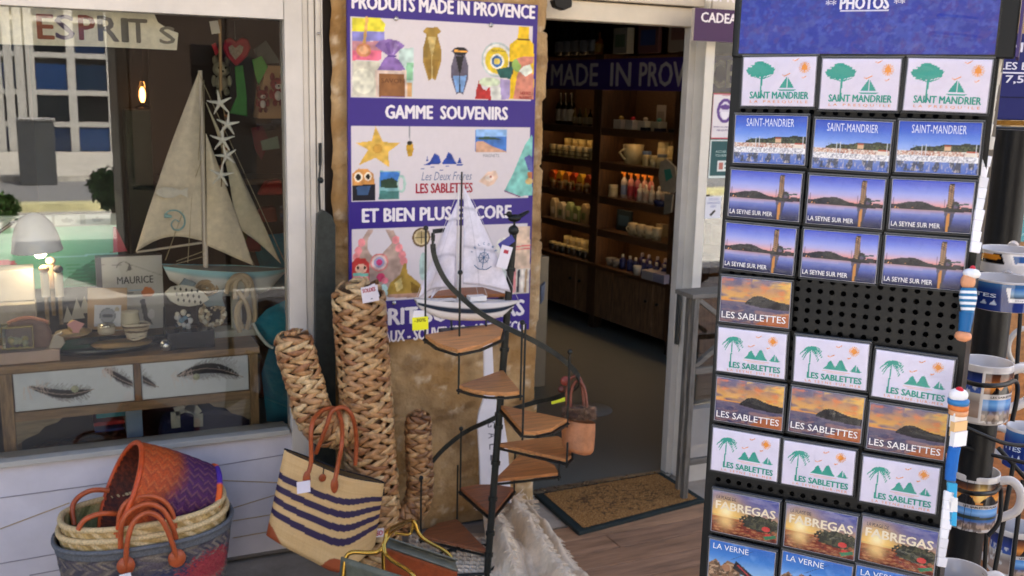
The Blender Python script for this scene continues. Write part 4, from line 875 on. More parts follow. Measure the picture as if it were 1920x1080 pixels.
mb = MB(); mb.span(tuple(W(832, 622, Ysm-.02)), tuple(W(936, 629, Ysm+.03)), 'paint', hx('#1d2535')); 
for x in (847, 912): mb.tube([W(x, 622, Ysm), W(x-1, 597, Ysm)], .004, 'iron', hx('#39414c'), 8)
mb.build('stand', bt, bevel=.001)
card(bt, 'price_tag', [(774, 582), (797, 583), (797, 596), (774, 596)], Ysm-.045, '#d9d4d8'); card(bt, 'price_tag', [(771, 596), (802, 594), (803, 617), (773, 620)], Ysm-.048, '#e8e52a', lambda p: p.text('-30%', .12, .1, .85, .38, '#1c1c10', .02), label='yellow discount tag')

# oar shaped board behind the stair
Yo = -.085
oar = thing('oar_decoration', 'white wooden oar with blue triangle tip leaning on the pillar behind the stair stand', 'oar', W(930, 945, Yo))
mb = MB(); L1 = [(905, 636), (921, 636), (924, 700), (926, 742), (941, 775), (950, 830), (957, 942), (899, 945), (897, 860), (893, 790), (896, 772), (906, 742)]
mb.px(L1, Yo, -.012, 'paint', hx('#e0dde2')); ob = mb.build('blade', oar, bevel=.003)
mb = MB(); mb.px([(929, 911), (957, 942), (903, 945)], Yo-.0125, .0006, 'paint', hx('#3f6fae')); mb.build('blue_tip', oar)
mb = MB()
for i, ch in enumerate('GALION'):
    v, f_, _ = textgeo(ch, .0); p = W(914+i*1.7, 792+i*20.5, Yo-.0131); F = frame(p, (0.04, 0, -1), (1, 0, .04)); q = np.zeros((len(v), 3)); q[:, 0] = v[:, 0]*.022; q[:, 1] = v[:, 1]*.034; mb.add(q, f_, 'paint', hx('#5a5c66'), F)
for q in ((907, 926), (946, 922)): mb.ell(tuple(W(q[0], q[1], Yo-.013)), .0022, 'iron', hx('#50505a'))
mb.build('lettering', oar)

# small fur trimmed bag hanging from the stair rail
db = dpt(TB[3][1][-1])+.05
fb = thing('handbag', 'small tan leather handbag with brown fur top hanging on the spiral stair rail', 'handbag', D(1085, 850, db))
mb = MB(); P = np.zeros((40, 24, 3))
for i in range(40):
    a = 2*math.pi*i/40
    for j in range(24):
        t = j/23; y = 788+(62)*t; w_ = 30-3*t+6*t*(1-t); c = np.array(D(1085-2*t, y+ (3*math.cos(a)), db)); 
        k = math.sqrt(max(0, 1-max(0, (t-.8)/.2)**2)); P[i, j] = c+_r0*math.cos(a)*w_*db/FPX*(.55+.45*k)+np.array([0, 1, 0])*math.sin(a)*.035*(.4+.6*k)
mb.grid(P, 'leather', hx('#b4744a'), None, True, True); mb.add(P[:, -1], [tuple(range(40))], 'leather', hx('#9a5f38')); mb.build('bag_body', fb)
mb = MB()
for i in range(5200):
    a = random.uniform(0, 2*math.pi); rr = random.random()**.5; c = Vector(D(1085+math.cos(a)*28*rr, 772+math.sin(a)*3, db))+Vector((0, math.sin(a)*.035, random.uniform(-.020, .016)))
    d = Vector((math.cos(a)*.5+random.gauss(0, .5), -abs(random.gauss(.2, .4)), random.gauss(.0, .6))).normalized()*random.uniform(.010, .019); s_ = d.orthogonal().normalized()*.0009
    mb.add([c-s_, c+s_, c+d], [(0, 1, 2)], 'fur', hx(random.choice(['#8b6448', '#a88468', '#6a4a38', '#bc9a7c', '#5a4030'])))
mb.ell(tuple(D(1085, 775, db)), (.046, .032, .022), 'fur', hx('#4a342a')); mb.build('fur_trim', fb)
for pts in ([(1070, 775, 0), (1071, 735, .0), (1081, 715, .0), (1096, 728, .0), (1102, 778, .0)], [(1064, 770, .03), (1062, 735, .03), (1068, 712, .03), (1080, 706, .03), (1090, 716, .03), (1095, 770, .03)]):
    mb = MB(); mb.tube(spl([D(x, y, db+o) for x, y, o in pts], 5), .0052, 'leather', hx('#7c3f2a'), 8); mb.build('handle', fb)
mb = MB(); mb.ell(tuple(D(1060, 714, db+.02)), (.019, .012, .017), 'leather', hx('#8c3f33')); mb.ell(tuple(D(1052, 730, db+.02)), (.012, .010, .012), 'leather', hx('#5a2c24')); mb.build('tassel', fb)
card(fb, 'price_tag', [(1032, 750), (1058, 744), (1060, 752), (1034, 758)], W(1045, 750, .05).y-.16, '#d6df3a')

# ================================================================ fringed throw and chunky knitted rug
nu, nv = 130, 90; P = np.zeros((nu, nv, 3)); C = np.zeros((nu, nv, 3))
TLr, TRr, BRr, BLr = [np.array(v) for v in (W(905, 1000, -.10), W(996, 968, -.05), G(1135, 1130, .02), G(930, 1180, .02))]
TLr[2] = max(TLr[2], .06)
for i in range(nu):
    u = i/(nu-1)
    for j in range(nv):
        v = j/(nv-1); p = bil(TLr, TRr, BRr, BLr, u, v); g = (1-u)*(1-v)
        p[2] = max(p[2], 0)*(1-v)**2+.015+.08*math.exp(-((u-.15-.25*v)/.12)**2)*(1-.3*v)+.06*math.exp(-((u-.62-.12*v)/.10)**2)+.045*math.exp(-((u-.92)/.07)**2)+.045*noise.noise((u*5, v*4, 1))+.015*noise.noise((u*13, v*9, 6))+.004*noise.noise((u*30, v*30, 1))
        p[2] *= 1-.9*max(0, (u-.95)/.05)**2
        P[i, j] = p; C[i, j] = mixc(hx('#f4e0c4'), hx('#e0ccb0'), .5+.5*noise.noise((u*20, v*20, 3)))
rug = thing('throw_rug', 'cream cotton throw with tufted fringes spilling from the pillar foot onto the deck', 'rug', (1.6, -.4, 0))
mb = MB(); mb.grid(P, 'cloth', C); mb.build('rug_cloth', rug, solid=.006)
mb = MB()
def strand(p, d, l, c, th=.0023):
    pts = [p]; q = Vector(d)
    for s_ in range(3): q = (q+Vector((random.gauss(0, .25), random.gauss(0, .25), -.15))).normalized(); pts.append(pts[-1]+q*l/3)
    for w_ in pts: w_.z = max(w_.z, .010)
    mb.tube(pts, [th, th, th*.9, th*.5], 'cloth', c, 4)
for line, cnt in ((.985, 300), (.66, 260), (.70, 200), (.22, 160)):
    for q in range(cnt):
        j = random.randrange(nv-1); i = min(nu-1, int(line*(nu-1)+ (14*j/nv if line < .9 else 0))); p = Vector(P[i, j])+Vector((0, 0, .003)); strand(p, Vector((random.uniform(.2, 1) if q % 4 else -.7, random.uniform(-.9, .2), .1)), random.uniform(.018, .036), mixc(hx('#f6e4ca'), hx('#dfccb4'), random.random()))
for q in range(160): i = random.randrange(nu); p = Vector(P[i, 0])+Vector((0, 0, .004)); strand(p, Vector((-.6 if i < 30 else .1, -.2, .3)), .045, hx('#f0dcc2'))
mb.build('fringe', rug)
kr = MB(); c0 = G(850, 1092, .03)
for i in range(16):
    for j in range(26):
        p = G(772+i*13.2-j*.8, 1002+j*7.6+i*.6, .03); 
        for s_ in (-1, 1): kr.ell((0, 0, 0), (.0072, .0155, .009), 'cloth', mixc(hx('#f2e2cc'), hx('#dcc8ac'), random.random()), T((p.x+s_*.0062, p.y, .022))@Matrix.Rotation(s_*.6, 4, 'Z'), 8, 6)
kr.prism([(G(772, 1008).x, G(772, 1008).y), (G(975, 1008).x, G(975, 1008).y), (G(950, 1230).x, G(950, 1230).y), (G(755, 1230).x, G(755, 1230).y)][::-1], .002, .018, 'cloth', hx('#b8a994'))
tag(kr.build('knitted_rug'), 'cream chunky knitted rug lying under the spiral stair base', 'rug')
# ================================================================ window display
YC = .14      # chest front
ch = thing('chest', 'weathered wooden chest with two white feather printed drawers standing behind the shop window', 'chest', (0.2, .3, 0))
WD = hx('#8a6a4a'); zt_ = W(240, 668, YC).z; zb_ = W(240, 681, YC).z; xr_ = W(484, 700, YC).x; xl_ = -.32
mb = MB(); mb.span((xl_-.02, YC-.012, zb_), (xr_+.006, .56, zt_), 'wood', hx('#96754f')); mb.span((xl_, YC-.004, zb_-.006), (xr_, .55, zb_), 'wood', hx('#6a5038')); mb.build('chest_top', ch, bevel=.003)
d1 = [W(x, y, YC) for x, y in ((23, 700), (249, 680), (250, 753), (28, 778))]; d2 = [W(x, y, YC) for x, y in ((264, 677), (465, 658), (468, 728), (266, 751))]
zt1 = (d1[0].z+d2[1].z)/2; zb1 = (d1[3].z+d2[2].z)/2; za = zb1-.035
for x0_, x1_ in ((W(4, 800, YC).x, d1[3].x-.002), (d2[2].x+.002, xr_)):
    mb = MB(); mb.span((x0_, YC, 0), (x1_, YC+.04, zb_-.006), 'woodz', hx('#937552')); mb.build('leg', ch, bevel=.002)
    mb = MB(); mb.span((x0_, .5, 0), (x1_, .54, zb_-.006), 'woodz', hx('#7c6244')); mb.build('leg', ch, bevel=.002)
xA, xB = d1[3].x-.002, d2[2].x+.002
mb = MB(); mb.span((xA, YC+.002, zt1+.001), (xB, YC+.035, zb_-.006), 'wood', hx('#84664a')); mb.span((xA, YC+.002, za), (xB, YC+.035, zb1-.002), 'wood', hx('#8c7050'))
mb.span((d1[1].x+.002, YC+.003, zb1-.001), (d2[0].x-.002, YC+.035, zt1), 'woodz', hx('#7d5d3e'))
for s_, xx in ((1, xA), (-1, xB)):
    mb.prism([(xx, za), (xx+s_*.15, za), (xx+s_*.13, za-.018), (xx+s_*.09, za-.028), (xx+s_*.07, za-.05), (xx+s_*.03, za-.065), (xx, za-.085)], 0, .02, 'wood', hx('#8a7a60'), wallframe((0, YC+.03, 0)))
mb.build('chest_frame', ch, bevel=.001)
mb = MB(); mb.span((xl_, .50, .2), (xr_-.02, .52, zb_-.01), 'paint', hx('#2a231d')); mb.build('back_panel', ch)
def feather(p, x0, y0, x1, y1, bow, wd, seed):
    r_ = random.Random(seed)
    for k in range(70):
        t = k/69; x = x0+(x1-x0)*t; y = y0+(y1-y0)*t-bow*math.sin(math.pi*t)*1.0
        e = math.sin(math.pi*min(1, t*1.05+.02))**.6
        for s_ in (-1, 1): l = wd*e*r_.uniform(.5, 1.1); p.line(x, y, x+l*.35*(x1-x0)*2, y+s_*l, .0022, '#6a5a5c' if r_.random() < .6 else '#3c3236', .55)
        for s_ in (-1, 1): l = wd*e*.38; p.line(x, y, x+l*.2, y+s_*l, .0045, '#1c1618', .95)
    for k in range(20):
        t = k/20; p.line(x0+(x1-x0)*t, y0+(y1-y0)*t-bow*math.sin(math.pi*t), x0+(x1-x0)*(t+.05), y0+(y1-y0)*(t+.05)-bow*math.sin(math.pi*(t+.05)), .0035, '#b8a49a', .8)
    for k in range(30): t = r_.uniform(-.1, .25); p.line(x0+(x1-x0)*t, y0, x0+(x1-x0)*(t+r_.uniform(-.02, .1)), y0+r_.uniform(-.2, .35), .003, '#d8c4bc', .5)
def sh(i_, j_): return None
dr = []
for k, (xa_, xb_) in enumerate(((xA+.004, d1[1].x), (d2[0].x, xB-.004))):
    mb = MB(); mb.span((xa_, YC+.004, zb1+.001), (xb_, YC+.030, zt1-.002), 'print', hx('#c8ced6')); dw = mb.build('drawer', ch, bevel=.002)
    pc = Pic(xb_-xa_-.006, zt1-zb1-.008, 150, '#d5dbe2'); pc.mottle(pc.v > -1, '#bcc6d2', 5, .6, 4+k, .5)
    if k == 0: feather(pc, .12, .42, .66, .62, -.16, .26, 1); feather(pc, .76, .12, 1.02, .62, -.05, .22, 2)
    else: feather(pc, .32, .46, .95, .66, .22, .34, 3); feather(pc, -.22, -.0, .14, .72, -.05, .22, 2)
    mb = MB(); pc.put(mb, wallframe((xa_+.003, YC+.0035, zb1+.005))); dw2 = mb.build('drawer_front', dw)
    kx_, kz_ = ((140, 729), (368, 706))[k]; p = W(kx_, kz_, YC-.006); mb = MB(); mb.ell(tuple(p), (.011, .012, .011), 'ceramic', hx('#b9bca0'))
    for a in range(8): mb.ell((p.x+.009*math.cos(a*.785), p.y-.004, p.z+.009*math.sin(a*.785)), .0042, 'ceramic', hx('#c2c4aa'))
    mb.build('knob', dw)
zt0 = zt_+.0005
def z_at(x, y, Y): return W(x, y, Y).z
def ontop(Y): return zt0
def boxpx(name, label, cat, xl_, yt, xr_, yb, Y, dep, mt, col, group=None, base=None, parent=None, bev=.003):
    a = W(xl_, yb, Y); b = W(xr_, yt, Y); z0 = a.z if base is None else base; mb = MB(); mb.span((a.x, Y, z0), (b.x, Y+dep, b.z), mt, hx(col)); o = mb.build(name, parent, bevel=bev); return tag(o, label, cat, group) if parent is None else o
# large cream sailboat
Yb_ = .33
sb = thing('model_sailboat', 'large model sailboat with cream sails printed with a fish, in the shop window', 'model boat', W(430, 555, Yb_))
mb = MB(); xb0, xb1 = W(305, 505, Yb_).x, W(542, 508, Yb_).x
hull(mb, xb0, xb1, Yb_, W(305, 500, Yb_).z, W(542, 506, Yb_).z, W(430, 504, Yb_).z-W(430, 554, Yb_).z, .085, 'paint', '#b9b4a6', [(.18, '#8fc0c8'), (.3, '#9fb9bd'), (1, '#cfd0cc')], .006); mb.build('hull', sb)
mb = MB(); mb.tube([W(386, 505, Yb_), W(375, 132, Yb_)], [.010, .0075], 'paint', hx('#cbbfb2'), 10); mb.tube([W(379, 455, Yb_), W(256, 473, Yb_)], .0045, 'paint', hx('#b9ad9c'), 8); mb.build('mast', sb)
SL = '#dccfb8'
o_, P1 = sail([(372, 136), (254, 472), (379, 452)], Yb_-.004, .02, SL, 'sail', sb, sags=(.035, -.008, 0))
F = lambda x, y, Y: wallframe(W(x, y, Y))
mb = MB(); mb.px([(292, 360), (297, 354), (310, 350), (325, 352), (338, 357), (353, 351), (351, 360), (353, 371), (338, 364), (325, 371), (308, 371), (297, 367)], Yb_-.034, -.002, 'cloth', hx('#d9d2c4')); mb.build('fish_patch', o_)
mb = MB(); mb.tube(spl([W(x, y, Yb_-.034) for x, y in ((308, 405), (316, 396), (332, 395), (344, 405), (346, 420), (338, 430), (326, 430), (321, 420), (328, 412), (336, 416))]), .0042, 'cloth', hx('#8fb4b6'), 6, flat=.4); mb.tube([W(308, 404, Yb_-.034), W(322, 406, Yb_-.034)], [.012, .006], 'cloth', hx('#8fb4b6'), 6, flat=.3); mb.build('spiral_patch', o_)
sail([(386, 250), (388, 460), (475, 498)], Yb_-.008, .02, '#e0d2b8', 'sail', sb, sags=(.0, 0, -.004))
sail([(386, 192), (440, 424), (527, 495)], Yb_+.01, .015, '#cfc4a8', 'sail', sb, sags=(.01, .02, -.004))
mb = MB()
for a, b in (((374, 140), (540, 504)), ((378, 300), (310, 488)), ((362, 330), (352, 492)), ((382, 150), (386, 455)), ((385, 470), (330, 490)), ((379, 160), (372, 300)), ((440, 424), (478, 500)), ((385, 480), (312, 500))): mb.tube([W(*a, Yb_-.01), W(*b, Yb_-.01)], .0013, 'cloth', hx('#b0a184'), 5)
mb.build('rigging', sb)
mb = MB(); 
for x in (448, 478): mb.span(tuple(W(x-13, 618, Yb_+.02)), tuple(W(x+3, 548, Yb_+.04)), 'paint', hx('#c9cac6'))
mb.span(tuple(W(330, 628, Yb_-.03)), tuple(W(486, 617, Yb_+.07)), 'paint', hx('#bfc0b8')); mb.build('stand', sb, bevel=.003)
# rope knot
mb = MB(); c = W(452, 560, Yb_-.10); s_ = .001
for k, (pts) in enumerate(([(432, 545), (436, 522), (452, 516), (466, 522), (474, 545), (478, 585), (476, 612)], [(440, 560), (442, 530), (454, 522), (464, 540), (452, 565), (446, 590), (454, 615)], [(470, 530), (460, 555), (446, 575), (444, 600), (450, 622)], [(446, 545), (462, 570), (468, 595), (462, 618)], [(425, 550), (430, 530), (446, 518)])):
    mb.tube(spl([W(x, y, Yb_-.10-.008*(i % 2)-.003*k) for i, (x, y) in enumerate(pts)], 6), .0095, 'cloth', hx('#b8a68a'), 8)
tag(mb.build('rope_knot'), 'thick beige rope tied in a loose knot hanging at the bow of the window sailboat', 'rope')
# starfish string
Yf_ = .16
gl = thing('starfish_garland', 'string of five white starfish hanging from a tag in front of the window sailboat', 'garland', W(414, 340, Yf_))
mb = MB(); mb.tube([W(412, 36, Yf_), W(413, 100, Yf_), W(414, 170, Yf_)], .0055, 'cloth', hx('#a0805a'), 6); mb.tube([W(412, 165, Yf_), W(424, 232, Yf_), W(417, 265, Yf_), W(415, 350, Yf_)], .0022, 'cloth', hx('#8f7656'), 5)
for x, y in ((424, 218), (423, 279), (414, 312)): mb.ell(tuple(W(x, y, Yf_)), .006, 'wood', hx('#8a5a34'))
mb.build('string', gl)
for i, (x, y, r_, ro_) in enumerate(((412, 193, .044, 8), (427, 233, .041, -6), (417, 262, .044, -3), (424, 292, .040, 14), (415, 328, .044, -8))):
    mb = MB(); c = W(x, y, Yf_-.008); 
    for a in range(5):
        an = rad(90+72*a+ro_); d = Vector((math.cos(an), 0, math.sin(an))); mb.tube([c, c+d*r_*.35, c+d*r_*.75+Vector((0, 0, random.uniform(-.002, .002))), c+d*r_], [.0095, .0065, .0042, .002], 'ceramic', hx('#d5d0c4'), 8, flat=.7)
    mb.ell(tuple(c), (.011, .007, .011), 'ceramic', hx('#d5d0c4')); mb.build('starfish', gl)
card(gl, 'price_tag', [(396, 40), (413, 36), (413, 62), (397, 64)], Yf_-.008, '#c9c2b6')
# cream lettered pelmet hanging behind the glass
pel = thing('window_banner', 'cream fabric pelmet with grey shop lettering along the top of the shop window', 'banner', W(160, 85, .06))
a = W(-60, 84, .06); zt2 = ztop+.02
mb = MB(); pts = [(-80, -10), (275, -5), (296, 42), (318, 56), (334, 62), (331, 94), (200, 88), (0, 83), (-80, 80)]
mb.px(pts, .062, -.003, 'cloth', hx('#e6dcc4')); mb.build('fabric', pel)
pc = MB()
def ptxt(t, x0_, y0_, x1_, y1_, col, Y, sk=0):
    a = W(x0_, y1_, Y); b = W(x1_, y0_, Y); pc.text(t, 0, 0, b.x-a.x, b.z-a.z, wallframe(a), 'cloth', hx(col), .035)
for t, x0_, x1_, y0_, y1_, c in (('E', 70, 100, 27, 73, '#9a5a40'), ('S', 104, 138, 28, 74, '#6a5a70'), ('P', 148, 178, 29, 75, '#8a4a3c'), ('R', 184, 222, 31, 77, '#6f6a6a'), ('I', 228, 240, 34, 79, '#6c6862'), ('T', 242, 276, 36, 80, '#6a655e'), ('S', 299, 328, 50, 82, '#7a7468')): ptxt(t, x0_, y0_, x1_, y1_, c, .0575)
pc.build('lettering', pel)
# heart, plush toys, kraft bag at top right
ht = thing('heart_ornament', 'red wicker heart ornament with pale lattice centre hanging in the window', 'ornament', W(442, 120, .30))
mb = MB(); hp = [(442, 124), (424, 106), (417, 90), (420, 76), (430, 70), (441, 78), (452, 70), (464, 74), (469, 90), (462, 106)]; mb.px(hp, .30, -.022, 'cloth', hx('#8f1f28')); mb.build('heart_frame', ht, bevel=.006)
mb = MB(); mb.px([(441, 112), (430, 98), (428, 88), (434, 84), (441, 90), (449, 84), (456, 88), (453, 99)], .277, -.006, 'weave', hx('#8a7a68')); mb.build('lattice', ht); mb = MB(); mb.tube([W(441, 74, .30), W(440, 40, .30)], .001, 'cloth', hx('#8a8a80'), 4); mb.build('string', ht)
mb = MB(); a = W(484, 222, .40); b = W(545, 124, .40); mb.prism([(0, 0), (b.x-a.x+.1, 0), (b.x-a.x+.1, b.z-a.z), (.03, b.z-a.z-.0)], 0, -.12, 'paint', hx('#b08a64'), wallframe(a)); tag(mb.build('gift_box', bevel=.004), 'kraft cardboard gift box behind the fox plush toys at the window edge', 'box')
def plush(name, label, x, y, s_, Y, cb_, ce, cf_):
    t = thing(name, label, 'plush toy', W(x, y+14*s_, Y)); m = MB(); c = W(x, y, Y); k = .002*s_
    m.ell((c.x, c.y, c.z), (9*k, 8*k, 8*k), 'cloth', hx(cb_)); m.ell((c.x, c.y-4*k, c.z-2*k), (5*k, 5*k, 4*k), 'cloth', hx(cf_)); 
    for sx in (-1, 1): m.ell((c.x+sx*6*k, c.y, c.z+9*k), (3*k, 2*k, 5*k), 'cloth', hx(ce)); m.ell((c.x+sx*3.5*k, c.y-7*k, c.z+1.5*k), 1.1*k, 'gloss', hx('#0d0d0d'))
    m.ell((c.x, c.y-9*k, c.z-2*k), 1.2*k, 'gloss', hx('#201010')); m.build('head', t); m = MB(); m.ell((c.x, c.y+1*k, c.z-14*k), (7*k, 6*k, 8*k), 'cloth', hx(cb_)); m.ell((c.x, c.y-3*k, c.z-14*k), (4.5*k, 4*k, 6*k), 'cloth', hx(cf_))
    for sx in (-1, 1): m.ell((c.x+sx*8*k, c.y, c.z-12*k), (2.5*k, 2.5*k, 6*k), 'cloth', hx(cb_)); m.ell((c.x+sx*4*k, c.y-3*k, c.z-23*k), (3*k, 4*k, 4*k), 'cloth', hx(ce))
    m.build('body', t)
plush('fox_plush', 'red and white fox plush toy leaning on the kraft box, right of another fox', 520, 158, 1.5, .33, '#8f2a2c', '#6e1a20', '#cfc4ba')
plush('fox_plush', 'smaller dark red fox plush toy, left of the bigger fox by the kraft box', 492, 178, 1.2, .31, '#7d2024', '#5c1418', '#c2b4aa')
plush('bear_plush', 'grey teddy plush toy hanging beside the red heart in the window', 415, 130, 1.8, .45, '#8f8a76', '#7d7866', '#a49c88')
for lb, pts, Y, c in (('green fabric streamer hanging below the red heart', [(440, 125), (455, 122), (462, 180), (463, 218), (430, 212), (444, 180)], .36, '#3f7a35'), ('bright green fabric leaf above the kraft box', [(472, 112), (490, 105), (502, 125), (484, 160), (478, 140)], .38, '#4f9040'), ('grey felt leaf hanging at the upper window edge', [(475, 92), (498, 76), (520, 108), (524, 118), (484, 120)], .41, '#5f625c'), ('small red felt bird left of the heart', [(396, 84), (404, 80), (410, 98), (404, 104)], .33, '#a02230'), ('dark red cloth pennant hanging low beside the jib of the window boat', [(470, 240), (492, 236), (505, 265), (490, 300), (478, 280)], .6, '#5a1a22'), ('pale green folded card among the dark toys', [(488, 264), (520, 255), (524, 278), (492, 282)], .55, '#6f8070')):
    mb = MB(); mb.px(pts, Y, -.006, 'cloth', hx(c)); tag(mb.build('fabric_ornament', bevel=.001), lb, 'ornament')
# deep background of the display: shelf of dim toys
sh_ = thing('display_shelf', 'dark wooden shelf deep inside the window display, behind the boat sails', 'shelf', W(450, 300, .8))
mb = MB(); mb.span((.35, .72, 1.30), (1.2, .95, 1.325), 'wood', hx('#5a3f28')); mb.build('shelf_board', sh_)
mb = MB(); mb.span((.35, .96, .3), (1.3, 1.0, 2.4), 'matte', hx('#3d2f26')); mb.build('back_panel', sh_)
mb = MB(); mb.span((-.1, 1.3, .2), (.35, 1.34, 2.2), 'matte', hx('#2c2a26')); tag(mb.build('screen_panel'), 'dark folding panel behind the lantern in the window display', 'panel')
for x, y, c, l in ((505, 350, '#8f2a20', 'red paper boat at the back right of the window display'), (495, 400, '#7a3a28', 'rust coloured cushion at the back of the window display'), (440, 440, '#8a7a2a', 'mustard yellow cloth under the jib of the window boat'), (465, 455, '#7d1f28', 'crimson pennant cloth behind the window boat bow')):
    mb = MB(); mb.px([(x-25, y+14), (x-10, y-12), (x+18, y-16), (x+22, y+14)], .62, -.05, 'cloth', hx(c)); tag(mb.build('cloth_ornament', bevel=.01), l, 'ornament')
# oil lantern glowing in the back
la = thing('lantern', 'small glowing oil lantern on a dark pedestal at the back of the window', 'lantern', W(268, 212, 1.2)); p = W(268, 205, 1.2)
mb = MB(); mb.lathe([(.03, 0), (.035, .01), (.012, .02), (.012, .03)], 'brass', hx('#8a5a2a'), T(p), 14); mb.build('lantern_base', la)
mb = MB(); mb.lathe([(.012, .03), (.022, .05), (.022, .08), (.012, .12)], 'jar', (1, 1, 1), T(p), 14); mb.build('lantern_glass', la)
mb = MB(); mb.ell((p.x, p.y, p.z+.062), (.013, .013, .034), 'emit4', hx('#ffa050')); mb.build('flame', la)
mb = MB(); mb.span((p.x-.08, p.y-.08, .0), (p.x+.08, p.y+.08, p.z), 'matte', hx('#3e4238')); tag(mb.build('pedestal', bevel=.005), 'dark grey green pedestal carrying the glowing lantern', 'pedestal')
# desk lamp, lit
Yl = .30; lm = thing('desk_lamp', 'silver bell shaped lamp with lit bulb at the left of the window display', 'lamp', W(60, 560, Yl))
c0 = W(70, 470, Yl); ax = (W(62, 412, Yl)-c0).normalized(); Fm = frame(c0, ax.cross(Vector((0, 1, 0))), Vector((0, 1, 0)))
zax = ax; ux = zax.orthogonal().normalized(); Fl = frame(c0, ux, zax.cross(ux)); R_ = (W(118, 457, Yl)-W(22, 482, Yl)).length/2
mb = MB(); prof = [(R_, 0), (R_*.96, .012), (R_*.88, .05), (R_*.72, .09), (R_*.45, .118), (R_*.2, .13), (0, .133)]; mb.lathe(prof, 'ceramic', hx('#dcdcdc'), Fl, 32); mb.lathe([(r*.96, z-.003) for r, z in prof[:-1]], 'metal', hx('#d5d2cc'), Fl, 32); mb.build('lamp_shade', lm)
mb = MB(); pb = W(75, 473, Yl); mb.ell(tuple(pb), (.021, .021, .021), 'emit18', hx('#ffe2b4')); mb.build('bulb', lm); mb = MB(); mb.tube(spl([Vector(c0)+zax*.12, W(20, 420, Yl+.04), W(-30, 480, Yl+.05), W(-32, 640, Yl+.05)]), .006, 'metal', hx('#a8a8a8'), 8); mb.build('lamp_arm', lm)
ld = bpy.data.lights.new('lamp_light', 'POINT'); ld.energy = .4; ld.color = (1, .78, .5); ld.shadow_soft_size = .02; lo = bpy.data.objects.new('lamp_light', ld); COL.objects.link(lo); lo.parent = lm; lo.location = Vector(pb)-lm.location+Vector((0, 0, -.03))
# sea picture and the standing items
a = W(2, 545, .62); b = W(217, 400, .62); pc_ = Pic(b.x-a.x, b.z-a.z, 90, '#7fc4a8'); pc_.vgrad(.12, 1, ['#9fd0bc', '#6cbf9f', '#58b08c', '#6fc0a0']); pc_.rect(0, 0, 1, .16, '#a8b4b0')
for x in (.24, .48, .74): pc_.rect(x, .01, x+.21, .14, '#c9d6d4'); pc_.ell(x+.1, .08, .05, .03, '#a8b4b4')
pc_.poly([(.5, .95), (.62, .78), (.8, .62), (1, .5), (1, 1), (.48, 1)], '#1f7a4e')
for k in range(6): pc_.line(.55+k*.01, .7+k*.05, 1, .66+k*.055, .004, '#2f9a68')
pc_.line(.3, .58, 1, .56, .006, '#8fd4dc'); pc_.poly([(0, .58), (.12, .6), (.2, .8), (.1, .88), (0, .86)], '#c0566a')
ps = thing('sea_picture', 'large picture of green sea water standing behind the lamp in the window', 'picture', a); mb = MB(); pc_.put(mb, wallframe(a)); mb.build('print', ps); mb = MB(); mb.span((a.x, .621, a.z), (b.x, .64, b.z), 'paint', hx('#c8c8c0')); mb.build('canvas_frame', ps)
mb = MB(); mb.px([(212, 425), (217, 425), (238, 470), (212, 473)], .60, -.01, 'cloth', hx('#a8384a')); tag(mb.build('fabric_ornament'), 'raspberry red cloth triangle at the edge of the green sea picture', 'ornament')
# MAURICE board
Yx = .38; a = W(197, 622, Yx); b = W(303, 478, Yx); pc_ = Pic(b.x-a.x, b.z-a.z, 70, '#a9a9a6'); pc_.line(0, .1, .5, .12, .004, '#707070'); pc_.line(.5, .12, 1, .28, .004, '#707070')
for a0_, a1_ in ((200, 320),): 
    for q in range(12): t0, t1 = rad(a0_+10*q), rad(a0_+10*q+10); pc_.line(.36+.13*math.cos(t0), .2+.13*math.sin(t0), .36+.13*math.cos(t1), .2+.13*math.sin(t1), .006, '#4a4a4c')
pc_.poly([(.4, .2), (.46, .1), (.5, .18)], '#5a5a5c'); pc_.text('MAURICE', .24, .27, .84, .37, '#3c3c3e', .015); pc_.line(.1, .46, .5, .5, .008, '#3f3f44'); pc_.line(.25, .47, .7, .46, .006, '#7fa8c4'); pc_.poly([(.62, .5), (.7, .42), (.8, .44), (.86, .5), (.8, .56), (.66, .56)], '#b5683e'); pc_.poly([(.6, .6), (.68, .58), (.72, .75), (.8, .95), (.66, .9)], '#2c2f38'); pc_.ell(.78, .8, .06, .07, '#c4c4c4')
mbd = thing('gift_box', 'tall grey box with dark lettering and a small bird picture in the window', 'box', a)
mb = MB(); pc_.put(mb, wallframe(a)); mb.build('printed_face', mbd); mb = MB(); mb.span((a.x-.02, Yx+.001, a.z), (b.x, Yx+.05, b.z), 'print', hx('#5a5a60')); mb.build('box_body', mbd)
# kraft pouch with round label
kp = thing('paper_pouch', 'kraft paper pouch with a white label and round grey stamp', 'pouch', W(200, 618, .27)); Yk = .27
mb = MB(); P = np.zeros((16, 20, 3)); 
for i in range(16):
    for j in range(20):
        u, v = i/15, j/19; q = W(164+74*u, 540+78*v, Yk); P[i, j] = (q.x, Yk-.022*math.sin(math.pi*u)*math.sin(math.pi*min(1, v*.9+.1))**.7*v**.5, q.z)
mb.grid(P[:, ::-1], 'paint', hx('#b08f66')); Pb2 = P.copy(); Pb2[..., 1] = 2*Yk+.005-P[..., 1]; mb.grid(Pb2, 'paint', hx('#a08258')); mb.build('pouch_body', kp)
def dl(p): p.ell(.5, .5, .3, .36, '#5a5e68'); p.ell(.5, .5, .27, .33, '#8f9298'); p.ell(.5, .5, .22, .08, '#4a4e58'); p.ell(.85, .18, .09, .11, '#b0a48c')
card(kp, 'label', [(173, 572), (229, 570), (226, 612), (176, 612)], Yk-.026, '#c6c6ca', dl)
